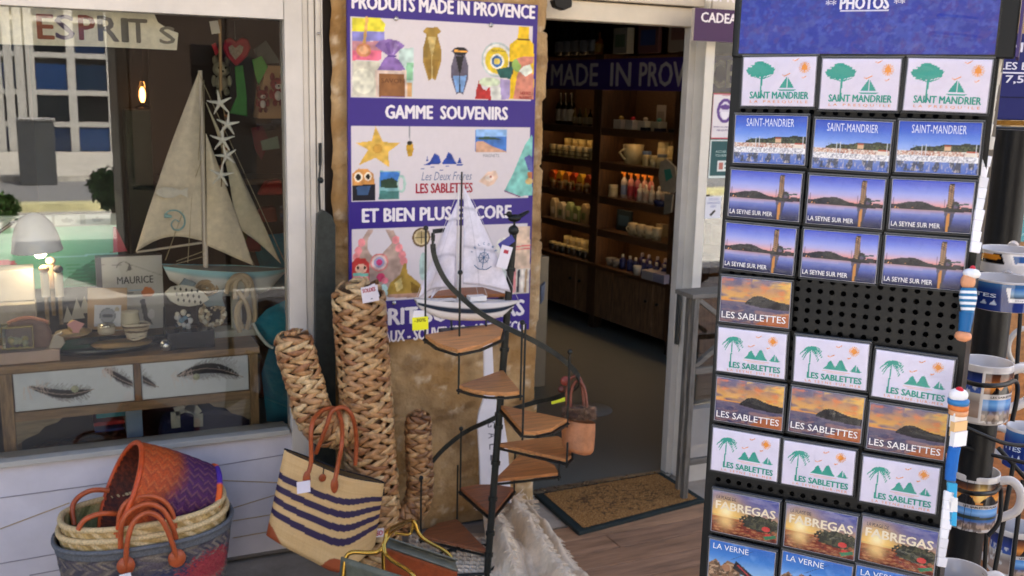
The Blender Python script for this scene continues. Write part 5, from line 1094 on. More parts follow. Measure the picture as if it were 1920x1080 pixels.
# tray with dish
tr_ = thing('serving_tray', 'black oval tray holding a wooden board on the chest top', 'tray', W(195, 650, .22)); c = W(195, 640, .25)
mb = MB(); mb.lathe([(0, .004), (.16, .004), (.19, .022), (.195, .022), (.165, 0), (0, 0)], 'gloss', hx('#15171b'), T((c.x, .27, zt0)), 40, 1, .55); mb.build('tray_body', tr_)
mb = MB(); a = W(228, 630, .25); mb.lathe([(0, 0), (.09, 0), (.105, .012), (0, .014)], 'wood', hx('#c4a06c'), T((a.x, .27, zt0+.006)), 30, 1, .6); mb.build('wooden_plate', tr_)
def jar(name, label, x, y, r_, h_, Y, c, lid='#c9c4b8', cat='jar', g=None):
    t = thing(name, label, cat, (W(x, y, Y).x, Y, W(x, y, Y).z), g); p = W(x, y, Y); m = MB(); m.lathe([(0, .002), (r_*.9, .002), (r_, .01), (r_, h_*.8), (r_*.85, h_*.86)], 'gloss', hx(c), T(p), 18); m.build('body', t); m = MB(); m.lathe([(r_*.9, h_*.84), (r_*.92, h_), (0, h_)], 'metal', hx(lid), T(p), 18); m.build('lid', t); return t
jar('jar', 'low cream glass jar with pale lid in front of the kraft pouch', 200, 626, .030, .035, .21, '#b0a48e')
mb = MB(); q = W(256, 632, .24)
for k in range(9): mb.tube(spl([q+Vector((.05*math.cos(a*1.1+k)*(.6+.04*k), .03*math.sin(a*1.1+k), .006*k+.004*math.sin(a*3))) for a in range(7)]), .004, 'cloth', hx(random.choice(['#b8a68a', '#6e5f4c', '#d0c4ae'])), 6)
tag(mb.build('coiled_string'), 'coil of dark and cream twine on the wooden plate edge', 'twine')
mb = MB(); q = W(244, 612, .26); mb.lathe([(0, 0), (.028, 0), (.034, .02), (.03, .05), (.034, .055), (.026, .06), (0, .062)], 'ceramic', hx('#c4bca4'), T(q), 20); tag(mb.build('ceramic_pot'), 'small crackled cream pot beside the kraft pouch', 'pot')
mb = MB(); q = W(138, 626, .2); mb.lathe([(0, .0), (.05, .0), (.06, .008), (0, .01)], 'wood', hx('#b09468'), T(q), 24); mb.ell((q.x, q.y, q.z+.028), (.018, .016, .022), 'cloth', hx('#c8a870')); mb.px([(125, 608), (140, 600), (158, 607), (148, 620), (150, 632), (134, 632), (136, 618)], .18, -.006, 'paint', hx('#c48a8a')); tag(mb.build('candy_dish'), 'small wooden saucer with yellow and pink bows left of the kraft pouch', 'dish')
# stacked items at the left
boxpx('storage_box', 'off white box left of the candle rolls', 'box', -30, 505, 61, 568, .34, .12, 'paint', '#b7b0a4'); boxpx('tissue_box', 'pale grey linen box under the off white box at window left', 'box', -30, 569, 66, 610, .3, .12, 'cloth', '#a8a294')
for i, (x, y) in enumerate(((86, 520), (112, 520), (98, 512))):
    c = W(x, 556 if i < 2 else 540, .30+.05*(i == 2)); m = MB(); m.tube([c, c+Vector((0, 0, .085))], .014, 'paint', hx('#d4cab2' if i < 2 else '#a88a6a'), 14); m.ell((c.x, c.y, c.z+.098), (.017, .017, .014), 'cloth', hx(['#b09074', '#3a3230', '#b8a08a'][i])); m.tube([c, c-Vector((0, 0, .10))], .007, 'wood', hx('#8a7248'), 8)
    tag(m.build('wooden_brush'), ['cream handled brush standing left of the pair behind the pink pouch', 'cream handled brush with dark tip standing in the window', 'brown topped brush standing between the two cream brushes'][i], 'brush')
mb = MB(); mb.px([(12, 655), (10, 615), (22, 598), (60, 592), (88, 600), (96, 620), (100, 662), (55, 668)], .24, -.05, 'cloth', hx('#7d665e')); pch = thing('pouch', 'grey brown fabric pouch with salmon trim at window left', 'pouch', W(55, 665, .24)); mb.build('pouch_body', pch, bevel=.012)
mb = MB(); mb.tube(spl([W(14, 606, .205), W(35, 598, .2), W(60, 596, .2), (W(90, 604, .205))]), .006, 'cloth', hx('#b8806a'), 8); mb.build('zip_trim', pch)
mb = MB(); mb.px([(8, 662), (110, 655), (122, 640), (116, 618), (100, 626), (90, 650), (14, 655)], .20, -.03, 'ceramic', hx('#b5ab9c')); tag(mb.build('ceramic_dish', bevel=.008), 'white ceramic dish curving under the grey brown pouch', 'dish')
gb = thing('glass_box', 'small glass box with gold edges holding cream flowers at window left', 'glass box', W(33, 660, .17)); a = W(5, 655, .16); b = W(60, 612, .16)
mb = MB(); mb.span((a.x+.002, .16, a.z+.002), (b.x-.002, .22, b.z-.002), 'jar', (1, 1, 1)); mb.build('glass_wall', gb); mb = MB()
E8 = [(x, y, z) for x in (a.x, b.x) for y in (.16, .22) for z in (a.z, b.z)]
for i in range(8):
    for j in range(i+1, 8):
        if sum(1 for k in range(3) if abs(E8[i][k]-E8[j][k]) > 1e-6) == 1: mb.tube([E8[i], E8[j]], .0018, 'brass', hx('#b8a860'), 6)
mb.build('gold_edge', gb); mb = MB()
for i in range(14): mb.ell((random.uniform(a.x+.015, b.x-.015), random.uniform(.175, .205), a.z+random.uniform(.008, .03)), .011, 'cloth', hx(random.choice(['#cfc6a0', '#c4b070', '#b8b48e'])))
mb.build('flowers', gb)
boxpx('wooden_tray', 'flat pale pink tray under the glass box on the chest', 'tray', -20, 655, 112, 668, .15, .12, 'paint', '#b39a8c', base=zt0)
mb = MB()
for x, y, s_ in ((128, 590, 1), (146, 580, 1.3), (160, 572, 1.1)): mb.px([(x-10*s_, y+14*s_), (x-2*s_, y-16*s_), (x+10*s_, y+12*s_)], .30+x*.0004, -.008, 'paint', hx('#a9a699'))
tag(mb.build('wooden_boats'), 'three small grey wooden sails behind the saucer', 'ornament')
# fish sculpture
fs_ = thing('fish_sculpture', 'white pierced wooden fish on a thin rod and black block base', 'sculpture', W(355, 640, .20)); Yq = .20
mb = MB(); op_ = [(308, 548), (320, 537), (340, 533), (362, 536), (380, 547), (392, 560), (376, 570), (355, 574), (335, 572), (318, 563)]; mb.px(op_, Yq, -.014, 'paint', hx('#c6c1b2')); bd = mb.build('fish_body', fs_, bevel=.004)
mb = MB(); mb.px([(388, 556), (400, 552), (420, 540), (416, 558), (421, 574), (404, 572), (388, 575), (380, 566)], Yq+.002, -.012, 'paint', hx('#6f7e84')); mb.px([(335, 534), (345, 521), (368, 530), (362, 536)], Yq+.002, -.010, 'paint', hx('#6f7e84')); mb.build('fins', fs_, bevel=.002)
mb = MB()
for k in range(5):
    for l in range(3): x, y = 328+k*10.5+l*3, 541+l*10.5+k*1.2; mb.px([(x-2.5, y), (x, y-4), (x+2.5, y), (x, y+4)], Yq-.0142, -.0015, 'paint', hx('#2b2724'))
mb.build('pierced_pattern', bd); mb = MB(); mb.tube([W(370, 572, Yq), W(371, 618, Yq)], .0032, 'iron', hx('#15130f'), 8); mb.build('rod', fs_)
mb = MB(); a = W(312, 638, Yq); b = W(400, 616, Yq); mb.span((a.x, Yq-.03, zt0), (b.x, Yq+.04, b.z), 'gloss', hx('#121214')); mb.build('base_block', fs_, bevel=.002)
mb = MB(); mb.tube([W(308, 640, Yq+.09), W(308, 575, Yq+.09)], .0045, 'iron', hx('#101010'), 8); mb.lathe([(0, 0), (.04, 0), (.03, .02), (0, .022)], 'iron', hx('#101010'), T(W(305, 640, Yq+.09)), 16); tag(mb.build('candle_stand'), 'thin black rod stand behind the fish sculpture', 'stand')
mb = MB(); q = W(310, 634, .17); mb.ell((q.x, q.y, zt0+.021), .021, 'metal', hx('#d0d0d0')); tag(mb.build('metal_ball'), 'shiny chrome ball on the chest top in front of the fish', 'ball')
mb = MB(); q = W(398, 588, .27)
for i in range(160): d = Vector((random.gauss(0, 1), random.gauss(0, .5), random.gauss(0, 1))).normalized(); p = q+Vector((d.x*.045, d.y*.03, d.z*.045)); mb.ell(tuple(p), random.uniform(.004, .010), 'ceramic', hx(random.choice(['#cfc4a8', '#b8a688', '#ddd4bc', '#a39274'])), None, 6, 5)
tag(mb.build('coral'), 'cream frilly coral behind the white pierced fish', 'coral')
mb = MB(); q = W(388, 540, .27)
for r_ in (.012, .024, .036): mb.tube([(q.x+r_*math.cos(a), q.y-.004, q.z+r_*.8*math.sin(a)) for a in np.linspace(0, 6.28, 20)], .006, 'cloth', hx('#a89274'), 8)
tag(mb.build('rope_coil'), 'coiled brown cord above the coral in the window', 'rope')
mb = MB(); q = W(345, 600, .24)
for k in range(26): mb.ell((q.x+random.uniform(-.03, .02), q.y+random.uniform(-.02, .02), q.z+random.uniform(-.03, .03)), random.uniform(.006, .013), 'gloss', hx(random.choice(['#b9bcc0', '#6b8ba0', '#2c3038', '#c9c4b4'])), None, 8, 6)
tag(mb.build('pebble_figure'), 'bunch of blue white and black pebbles under the fish', 'ornament')
# teal textiles at the right edge of the window
def pillow(label, pts, Y, c, dep=.09):
    n = len(pts); q = [W(x, y, Y) for x, y in pts]; cen = sum(q, Vector())/n; mb = MB(); rings = 7
    for sgn_ in (-1, 1):
        vs = []; 
        for r_ in range(rings):
            t = r_/(rings-1); 
            for p in q: v_ = cen.lerp(p, 1-t*.999); v_ = Vector((v_.x, Y+sgn_*dep*math.sqrt(1-(1-t)**2)*.5, v_.z)); vs.append(v_)
        fs = [(a*n+b, a*n+(b+1) % n, (a+1)*n+(b+1) % n, (a+1)*n+b) for a in range(rings-1) for b in range(n)]
        if sgn_ > 0: fs = [f_[::-1] for f_ in fs]
        mb.add(vs, fs, 'cloth', hx(c), None, True)
    return tag(mb.build('cushion'), label, 'cushion')
def den(pts, k=5): 
    o = []; n = len(pts)
    for i in range(n):
        a, b = pts[i], pts[(i+1) % n]; o += [(a[0]+(b[0]-a[0])*t/k, a[1]+(b[1]-a[1])*t/k) for t in range(k)]
    return o
pillow('teal cushion with pale piping behind the rope knot', den([(476, 605), (500, 580), (540, 560), (600, 560), (600, 660), (520, 655), (495, 645)]), .22, '#1d7f96')
mb = MB(); mb.tube(spl([W(x, y, .17) for x, y in ((474, 606), (484, 625), (500, 645), (512, 652))]), .006, 'cloth', hx('#c9cfc8'), 8); tag(mb.build('piping_cord'), 'pale cord edging the teal cushion', 'cord')
pillow('large deep teal cushion standing low beside the chest', den([(490, 700), (505, 650), (600, 640), (600, 800), (500, 790)]), .20, '#14637c')
pillow('bright teal cushion high behind the window boat bow', den([(478, 470), (500, 440), (600, 430), (600, 545), (500, 540)]), .62, '#1d7488')
# things under the chest
for lb, x0_, y0_, x1_, y1_, c in (('teal book, topmost of the pile under the chest', 180, 768, 236, 786, '#2f7f96'), ('red book in the pile under the chest', 176, 787, 233, 801, '#8f2c30'), ('blue book, lowest of the pile under the chest', 178, 802, 232, 812, '#3a4c86')):
    a = W(x0_, y1_, .30); b = W(x1_, y0_, .30); t = thing('book', lb, 'book', a, 'books piled under the chest'); mb = MB(); mb.span((a.x, .30, a.z+.001), (b.x, .42, b.z-.001), 'print', hx(c)); mb.build('cover', t, bevel=.002); mb = MB(); mb.span((b.x, .304, a.z+.004), (b.x+.004, .42, b.z-.004), 'matte', hx('#c9c2b0')); mb.build('pages', t)
boxpx('storage_box', 'pale blue upright box under the middle of the chest', 'box', 238, 765, 266, 822, .26, .1, 'paint', '#7f98b4')
mb = MB(); mb.px([(296, 800), (302, 772), (345, 760), (400, 752), (455, 760), (470, 775), (475, 830), (296, 850)], .30, -.10, 'cloth', hx('#1b2140')); nb = thing('canvas_bag', 'navy canvas bag with pale handles under the chest', 'bag', W(380, 830, .3)); mb.build('bag_body', nb, bevel=.02)
mb = MB(); 
for q in ([(330, 802), (328, 772), (347, 764), (365, 768)], [(372, 800), (372, 776), (362, 764), (348, 762)]): 
    R3 = [W(x, y, .185) for x, y in q]
    for a, b in zip(R3, R3[1:]): mb.bar(a, b, .032, .004, 'cloth', hx('#a8a89c'), up=Vector((0, -1, 0)).cross(b-a))
mb.build('handle', nb)
wb = thing('wicker_basket', 'dark brown wicker basket under the left half of the chest', 'basket', W(170, 860, .3)); q = W(170, 838, .33); mb = MB()
for k in range(9): rr = .17+.004*k; mb.tube([(q.x+rr*math.cos(a), q.y+rr*.6*math.sin(a), q.z-.10+.013*k+.004*math.sin(a*14+k*3.1)) for a in np.linspace(0, 2*math.pi, 60)[:-1]], .0075, 'weave', hx(random.choice(['#4a3420', '#5a4028', '#3c2a1a'])), 6, True)
mb.build('basket_body', wb)
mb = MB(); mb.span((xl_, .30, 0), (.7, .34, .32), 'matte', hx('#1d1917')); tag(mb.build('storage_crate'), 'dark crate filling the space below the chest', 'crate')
# ================================================================ rotating souvenir rack in the foreground
AR = rad(129.1); RO = EYE+ray(1600, 400)*1.1
ux_ = Vector((-math.cos(AR), -math.sin(AR), 0)); nz_ = ux_.cross(Vector((0, 0, 1)))        # rack's right, and outward
def PR(x, y, off=0.0): return PLN(x, y, RO+np.array(nz_)*off, AR)
OR = Vector(RO)
def loc2(p): d = p-OR; return d.dot(ux_), d.z
BD = -.006                                   # board plane behind the cards
rk = thing('souvenir_rack', 'black perforated rotating rack with blue header panel, full of souvenir magnets', 'display rack', (OR.x, OR.y, 0))
FR = frame(OR, ux_, (0, 0, 1))
xL = loc2(PR(1355, 500, BD))[0]-.004; xR = loc2(PR(1826, 500, BD))[0]+.0
xL = min(xL, loc2(PR(1318, 1000, BD))[0]); xR = loc2(PR(1822, 560, BD))[0]
# the board edges lean very slightly in the photo: keep them straight
zTop = .17
mb = MB(); zH = loc2(PR(1600, 98))[1]; zB = -.62
hw_, ph, pv = .0032, .0128, .0118
cols_ = int((xR-xL-.012)/ph); x_off = xL+((xR-xL)-cols_*ph)/2; rows_ = int((zH-zB)/pv); BK = hx('#0e0f10')
for i in range(cols_):
    for j in range(rows_):
        cx, cz = x_off+(i+.5)*ph, zH-(j+.5)*pv; o_ = [(-1, -1), (0, -1), (1, -1), (1, 0), (1, 1), (0, 1), (-1, 1), (-1, 0)]
        out8 = [(cx+a*ph/2, cz+b*pv/2, BD) for a, b in o_]; in8 = [(cx+math.cos(rad(225+45*k))*hw_, cz+math.sin(rad(225+45*k))*hw_, BD) for k in range(8)]; bk8 = [(p[0], p[1], BD-.0015) for p in in8]
        mb.add(out8+in8+bk8, [(k, (k+1) % 8, 8+(k+1) % 8, 8+k) for k in range(8)]+[(8+k, 8+(k+1) % 8, 16+(k+1) % 8, 16+k) for k in range(8)], 'plastic', BK, FR)
mb.span((xL, zB, BD-.0015), (x_off, zH, BD), 'plastic', BK, FR); mb.span((x_off+cols_*ph, zB, BD-.0015), (xR, zH, BD), 'plastic', BK, FR)
mb.build('perforated_board', rk)
mb = MB(); mb.span((xL, zB, BD-.24), (xL+.002, zH+.06, BD-.0016), 'plastic', BK, FR); mb.span((xR-.002, zB, BD-.24), (xR, zH+.06, BD-.0016), 'plastic', BK, FR); mb.span((xL, zB, BD-.242), (xR, zH+.12, BD-.24), 'plastic', BK, FR); mb.build('side_board', rk)
mb = MB(); mb.tube([FR@Vector(((xL+xR)/2, zB+.0, -.12)), FR@Vector(((xL+xR)/2, -OR.z+.03, -.12))], .02, 'iron', hx('#202020'), 14); mb.lathe([(0, .03), (.2, .03), (.22, 0)], 'iron', hx('#202020'), T((FR@Vector(((xL+xR)/2, 0, -.12))).xy.to_3d()), 30); mb.build('stand_pole', rk)
# header
hA = PR(1385, 100, .004); hB = PR(1865, 103, .004); xa_, zh0 = loc2(hA); xb_ = loc2(hB)[0]; hwid = xb_-xa_; hh = .13
pc = Pic(hwid, hh, 230, '#1c2c98'); pc.mottle(pc.v > -1, '#33429f', 20, .5, 3, .9); pc.mottle(pc.v > -1, '#3c2f88', 38, .6, 5, .75); pc.mottle(pc.v > -1, '#1b2c8e', 45, .62, 8, .8); pc.mottle(pc.v > -1, '#3f50b4', 60, .66, 9, .6)
def uh(x, y): a, b = loc2(PR(x, y, .004)); return (a-xa_)/hwid, 1-(b-zh0)/hh
q0, q1 = uh(1576, -6), uh(1667, 17); pc.text('PHOTOS', q0[0], q0[1], q1[0], q1[1], '#e8e4ee', .05); a_ = uh(1575, 19); b_ = uh(1666, 21); pc.rect(a_[0], a_[1], b_[0], a_[1]+.012, '#e8e4ee')
q0, q1 = uh(1549, 0), uh(1568, 10); pc.text('**', q0[0], q0[1], q1[0], q1[1], '#e8e4ee', .01); q0, q1 = uh(1677, -3), uh(1697, 7); pc.text('**', q0[0], q0[1], q1[0], q1[1], '#e8e4ee', .01)
def wr(u, v): return .0010*np.exp(-((v-.72-.22*(u-.85))/.012)**2)*(u > .78)*(u < .93)+.0010*np.exp(-((v-.86-.22*(u-.85))/.012)**2)*(u > .76)*(u < .95)+.0008*(vnoise(u, v, 9, 2)-.5)
mb = MB(); FH = frame(FR@Vector((xa_, zh0, .004)), ux_, (0, 0, 1)); pc.put(mb, FH, 'print', 0, wr); mb.build('header_print', rk)
mb = MB(); mb.span((xL, zh0-.004, BD-.001), (xR+.014, zh0+hh+.05, .0020), 'plastic', BK, FR); hb = mb.build('header_box', rk, bevel=.002)
mb = MB(); P = np.zeros((60, 30, 3))
for i in range(60):
    for j in range(30): u, v = i/59, j/29; P[i, j] = (u*(hwid+.004)-.002, v*hh-.003, .0022+.0012*noise.noise((u*9, v*5, 1))+.0007*noise.noise((u*30, v*14, 2)))
mb.grid(P, 'sleeve', (1, 1, 1), FH); mb.build('plastic_cover', rk)
# header right side with price
FS = frame(FR@Vector((xR+.0145, zh0, .0015)), -nz_, (0, 0, 1)); mb = MB(); mb.span((0, -.002, 0), (.10, .2, .003), 'print', hx('#3a2b5e'), FS); mb.text('50 E', .012, .040, .03, .022, FS, 'print', hx('#d8d2dc'), .03, z=.0034); mb.build('side_header', rk)

# magnets: seven printed designs
CW, CH = .0818, .0548
TEAL, ORG = '#2f9a8a', '#e2904e'
def wrink(seed):
    def f(u, v): return .0016*np.sin(np.pi*u)**.3*np.sin(np.pi*v)**.3
    return f
def bird(p, x, y, s_, c=ORG): p.line(x-s_, y-.2*s_, x-.3*s_, y+.25*s_, .006, c); p.line(x-.3*s_, y+.25*s_, x+s_, y-.9*s_, .006, c)
def sun(p, x, y, r_): 
    p.ell(x, y, r_*.6, r_*.6/p.asp, '#e8923a')
    for k in range(16): a = k*math.pi/8; p.line(x+r_*.72*math.cos(a), y+r_*.72*math.sin(a)/p.asp, x+r_*math.cos(a), y+r_*math.sin(a)/p.asp, .006, '#e8a060')
def boatlet(p, x, y, s_): p.poly([(x, y-s_), (x-.45*s_, y+.05*s_), (x, y+.05*s_)], TEAL); p.poly([(x+.04*s_, y-.85*s_), (x+.04*s_, y+.05*s_), (x+.42*s_, y+.05*s_)], TEAL); p.poly([(x-.55*s_, y+.12*s_), (x+.55*s_, y+.12*s_), (x+.4*s_, y+.26*s_), (x-.4*s_, y+.26*s_)], TEAL)
def d_pine(p):
    for x, y, rx, ry in ((.25, .24, .15, .13), (.18, .28, .11, .10), (.34, .27, .10, .10), (.25, .33, .17, .08)): p.ell(x, y, rx, ry, TEAL, 1, .9)
    for a in ((.12, .38, .26, .44), (.40, .38, .28, .45), (.2, .4, .27, .46), (.33, .4, .27, .46)): p.line(*a, .006, TEAL)
    p.poly([(.26, .4), (.295, .4), (.28, .6), (.285, .83), (.25, .83), (.262, .6)], TEAL); boatlet(p, .62, .62, .24); sun(p, .84, .22, .07); bird(p, .60, .38, .05); bird(p, .72, .08, .04); bird(p, .84, .42, .025)
    p.text('SAINT MANDRIER', .12, .70, .92, .845, TEAL, .045, 1.0); p.text("LA PRESQU'ILE", .13, .875, .91, .935, ORG, .0, 1.6)
def d_palm(p):
    for i in range(14): t = i/13; p.line(.225-.02*t, .22+.62*t, .224-.02*t, .25+.62*t, .008+.004*t, TEAL)
    for a, l in ((-172, .15), (-150, .13), (-110, .10), (-60, .11), (-32, .15), (0, .14), (30, .11), (150, .12), (-190, .12)):
        x0_, y0_ = .24, .22; pr = (x0_, y0_)
        for k in range(1, 9):
            t = k/8; x = x0_+l*1.0*t*math.cos(rad(a)); y = y0_+l*1.4*t*math.sin(rad(a))+.16*t*t; p.line(pr[0], pr[1], x, y, .012*(1.15-t), TEAL); p.line(x, y, x-.012, y+.06*(1-.4*t), .006, TEAL); pr = (x, y)
    p.poly([(.40, .64), (.45, .56), (.47, .48), (.50, .44), (.53, .50), (.56, .57), (.60, .64)], TEAL); p.poly([(.53, .64), (.58, .54), (.61, .44), (.64, .40), (.67, .46), (.70, .56), (.74, .64)], TEAL)
    boatlet(p, .84, .60, .14); sun(p, .80, .20, .065); bird(p, .5, .36, .045); bird(p, .60, .14, .035); bird(p, .74, .36, .02); p.line(.40, .68, .76, .68, .004, ORG, .6); p.line(.46, .705, .70, .705, .004, ORG, .5)
    p.text('LES SABLETTES', .19, .74, .93, .875, TEAL, .055, 1.0); p.text('LA SEYNE-SUR-MER', .17, .905, .92, .955, ORG, .0, 1.5)
def d_harbour(p):
    p.vgrad(0, .57, ['#2440a8', '#3a62cc', '#6a90e2', '#a4bcf0']); n1 = vnoise(p.u, p.v*0, 12, 4)*.08
    p.fill((p.v > .50-.10*np.clip((p.u-.2)*1.6, 0, 1)-n1*.6+.03) & (p.u > .17) & (p.v < .64), '#20281c'); p.mottle((p.v > .46) & (p.v < .64) & (p.u > .2), '#56603e', 50, .55, 7, .7)
    m = (p.v > .57) & (p.v < .68); p.fill(m, '#c9a08c'); p.mottle(m, '#e8dcd2', 70, .5, 2, 1); p.mottle(m, '#b2583e', 60, .66, 6, .9); p.mottle(m, '#5b4a44', 80, .7, 9, .8); p.rect(.58, .46, .66, .55, '#d8b08a'); p.rect(.58, .455, .66, .475, '#a8503a'); p.rect(.84, .56, .97, .66, '#e6dccf'); p.rect(.84, .55, .97, .575, '#b8553f')
    m = (p.v > .66) & (p.v < .77); p.fill(m, '#b8b4bc'); p.mottle(m, '#f0eef0', 60, .45, 12, 1); p.mottle(m, '#3c4a6e', 75, .72, 13, .8)
    p.vgrad(.765, 1.0, ['#6e88c8', '#5872bd', '#4a68ba']); m = (p.v > .765) & (p.v < .96); p.mottle(m, '#3a3a34', 22, .5, 15, .85, .5); p.mottle(m, '#cfc6c4', 60, .68, 16, .6, .4)
    for x in (.12, .27, .31, .36, .40, .44, .48, .52, .55, .74, .86, .91, .95): p.line(x, .40+.1*((x*37) % 1), x, .70, .0016, '#d8dce6', .8)
    p.text('SAINT-MANDRIER', .17, .07, .82, .23, '#dfe6f8', -.012, 1.05)
def d_tower(p):
    p.vgrad(0, .56, ['#3c48b0', '#5564c8', '#7484dc', '#96a0e4', '#b4aede', '#d8a8b4', '#e8703c']); p.vgrad(.555, 1.0, ['#c8907c', '#8690c8', '#5866b0', '#323c7c', '#1e2450', '#171b40']); 
    n1 = vnoise(p.u, p.v*0, 7, 3); p.fill((p.v > .53-.10*np.exp(-((p.u-.30)/.20)**2)-.03*n1) & (p.v < .575) & (p.u < .62), '#14121e'); p.fill((p.v > .535-.03*n1) & (p.v < .575) & (p.u > .6), '#15101c'); p.mottle((p.v > .53) & (p.v < .585) & (p.u < .45), '#ffb070', 60, .72, 2, 1); p.mottle((p.v > .53) & (p.v < .58) & (p.u > .75), '#ff8a58', 60, .72, 12, 1)
    for x in (.04, .09, .13, .6, .66, .88, .92): p.line(x, .36, x, .56, .0016, '#3a3450', .7)
    p.poly([(.70, .05), (.758, .05), (.775, .60), (.685, .60)], '#1d161c')
    for k in range(11): y = .08+k*.045; p.line(.70, y, .76, y+.045, .0042, '#d8a878', .9); p.line(.76, y, .70, y+.045, .0042, '#a07050', .8)
    p.ell(.795, .49, .05, .10, '#1a1620'); p.ell(.795, .49, .022, .045, '#5a4a68'); p.poly([(.66, .52), (.90, .52), (.90, .60), (.66, .60)], '#15131c'); p.line(.80, .46, .94, .43, .009, '#2a4a48'); p.poly([(.86, .5), (.95, .5), (.95, .56), (.86, .56)], '#2a2430')
    p.poly([(.665, .6), (.79, .6), (.74, .98), (.69, .98)], '#2c2428', .8); p.poly([(.70, .63), (.735, .63), (.725, .99), (.69, .99)], '#d08a3a', .9); p.fill((np.abs(p.v-.64) < .03) & (p.u < .5), '#c8b0d0', .25)
    p.text('LA SEYNE SUR MER', .03, .83, .63, .925, '#f2f0f4', .01)
def d_sunset(p):
    p.vgrad(0, .58, ['#6a6484', '#a8806c', '#c8905c', '#dca450', '#c47a44']); p.mottle((p.v < .56) & (p.u > .45), '#f0bc50', 4, .5, 21, .8, 2.5); p.mottle(p.v < .5, '#5c5878', 5, .52, 22, .85, 2.4); p.mottle(p.v < .56, '#e87c3c', 8, .6, 23, .6, 3)
    p.vgrad(.52, 1.0, ['#6c5c70', '#4a4868', '#504860', '#6a5058']); p.poly([(.36, .53), (.42, .45), (.47, .39), (.54, .355), (.62, .37), (.72, .42), (.84, .46), (1, .48), (1, .63), (.6, .61), (.36, .56)], '#15121a')
    p.mottle(p.v > .6, '#b08074', 7, .58, 25, .5, 3); p.poly([(1, .68), (1, 1), (.5, 1), (.66, .84)], '#a85a30'); p.line(.30, .95, .66, .78, .016, '#34345a', .8); p.line(.66, .78, 1, .69, .012, '#c88a60', .8); p.mottle((p.v > .6) & (p.u < .5), '#34345c', 8, .5, 27, .8, 4)
    p.text('LES SABLETTES', .035, .755, .95, .90, '#f4f0f2', .012)
def d_beach(p):
    p.vgrad(0, .55, ['#3a4488', '#5a5c96', '#8e7c86', '#d8a468']); p.mottle(p.v < .4, '#8a86ac', 7, .5, 31, .7, 2); p.glow(.22, .47, .26, '#ffcf60', .9); p.glow(.22, .47, .09, '#fff6c8', 1); p.vgrad(.60, 1.0, ['#a85c34', '#742c22', '#84382a', '#50201c']); p.mottle(p.v > .62, '#c48a5c', 14, .55, 33, .7, 3); p.mottle(p.v > .62, '#4a2422', 20, .6, 34, .7, 3); p.glow(.22, .68, .12, '#ffd890', .8)
    p.fill((((p.u-.74)/.30)**2+((p.v-.60)/.18)**2 < 1+.7*(vnoise(p.u, p.v, 30, 35)-.5)) & (p.v < .8), '#33342c'); p.mottle((p.u > .5) & (p.v > .45) & (p.v < .75), '#5c5a42', 26, .6, 36, .7); p.ell(.82, .70, .06, .06, '#c8403c'); p.ell(.86, .84, .05, .04, '#c83e3c'); p.poly([(.78, .88), (.96, .80), (.98, .86), (.82, .95)], '#3f7a58'); p.mottle((p.v > .3) & (p.v < .6) & (p.u > .4), '#6e6c5a', 40, .7, 37, .6)
    p.text('FABREGAS', .06, .22, .95, .42, '#f0e2c8', .045); p.text('LA PLAGE DE', .07, .10, .36, .18, '#3a3c50', .0)
def d_verne(p):
    p.vgrad(0, 1, ['#2f62b4', '#4a86d4', '#8fb8e4', '#c8cfcf']); p.mottle(p.v > -1, '#7fb0e8', 6, .6, 41, .6); p.poly([(0, .6), (.12, .45), (.2, .6), (.3, .44), (.44, .5), (.5, .75), (.55, 1), (0, 1)], '#8a6a50'); p.mottle((p.u < .55) & (p.v > .5), '#5a4a3c', 20, .5, 43, .8); p.mottle((p.u < .55) & (p.v > .5), '#c8a88a', 26, .62, 44, .8); p.ell(.28, .62, .06, .09, '#a87a5c')
    p.poly([(.42, .40), (.75, .75), (.72, .85), (.38, .6)], '#2c2c30'); p.line(.45, .5, .8, .9, .01, '#b03a3a'); p.line(.35, .4, .66, .1, .003, '#3a4a6a'); p.rect(.5, .78, 1, 1, '#7c6e66'); p.text('LA VERNE', .07, .07, .60, .20, '#eef2f8', .0)
DES = dict(pine=(d_pine, '#dcd3e4'), palm=(d_palm, '#dcd6ea'), harbour=(d_harbour, '#5f80c8'), tower=(d_tower, '#7070b0'), sunset=(d_sunset, '#c08a6a'), beach=(d_beach, '#7a6a70'), verne=(d_verne, '#5f8fd0'))
PROTO = {}
rowsm = [('pine', [(1460, 153), (1612, 158), (1776, 160)]), ('harbour', [(1444, 262), (1597, 273), (1759, 277)]), ('tower', [(1434, 366), (1585, 378), (1746, 386)]), ('tower', [(1424, 466), (1574, 480), (1732, 492)]), ('sunset', [(1416, 566)]),
 ('palm', [(1409, 661), (1558, 680), (1711, 709)]), ('sunset', [(1405, 756), (1549, 777), (1700, 808)]), ('palm', [(1397, 851), (1534, 876), (1686, 908)]), ('beach', [(1397, 968), (1538, 996), (1684, 1023)]), ('verne', [(1390, 1060), (1529, 1086), (1672, 1113)])]
NTH = ['topmost', 'second', 'third', 'fourth', 'fifth', 'sixth', 'seventh', 'eighth', 'ninth', 'lowest']
DL = dict(pine='white magnet with green pine tree and sailboat', harbour='blue sky harbour photo magnet', tower='dusk harbour photo magnet with lit tower', sunset='orange sunset beach photo magnet with white lettering', palm='white magnet with green palm tree and islets', beach='sunset magnet with red beach and cream lettering', verne='bright blue sky beach magnet')
COLN = ['left column', 'middle column', 'right column']
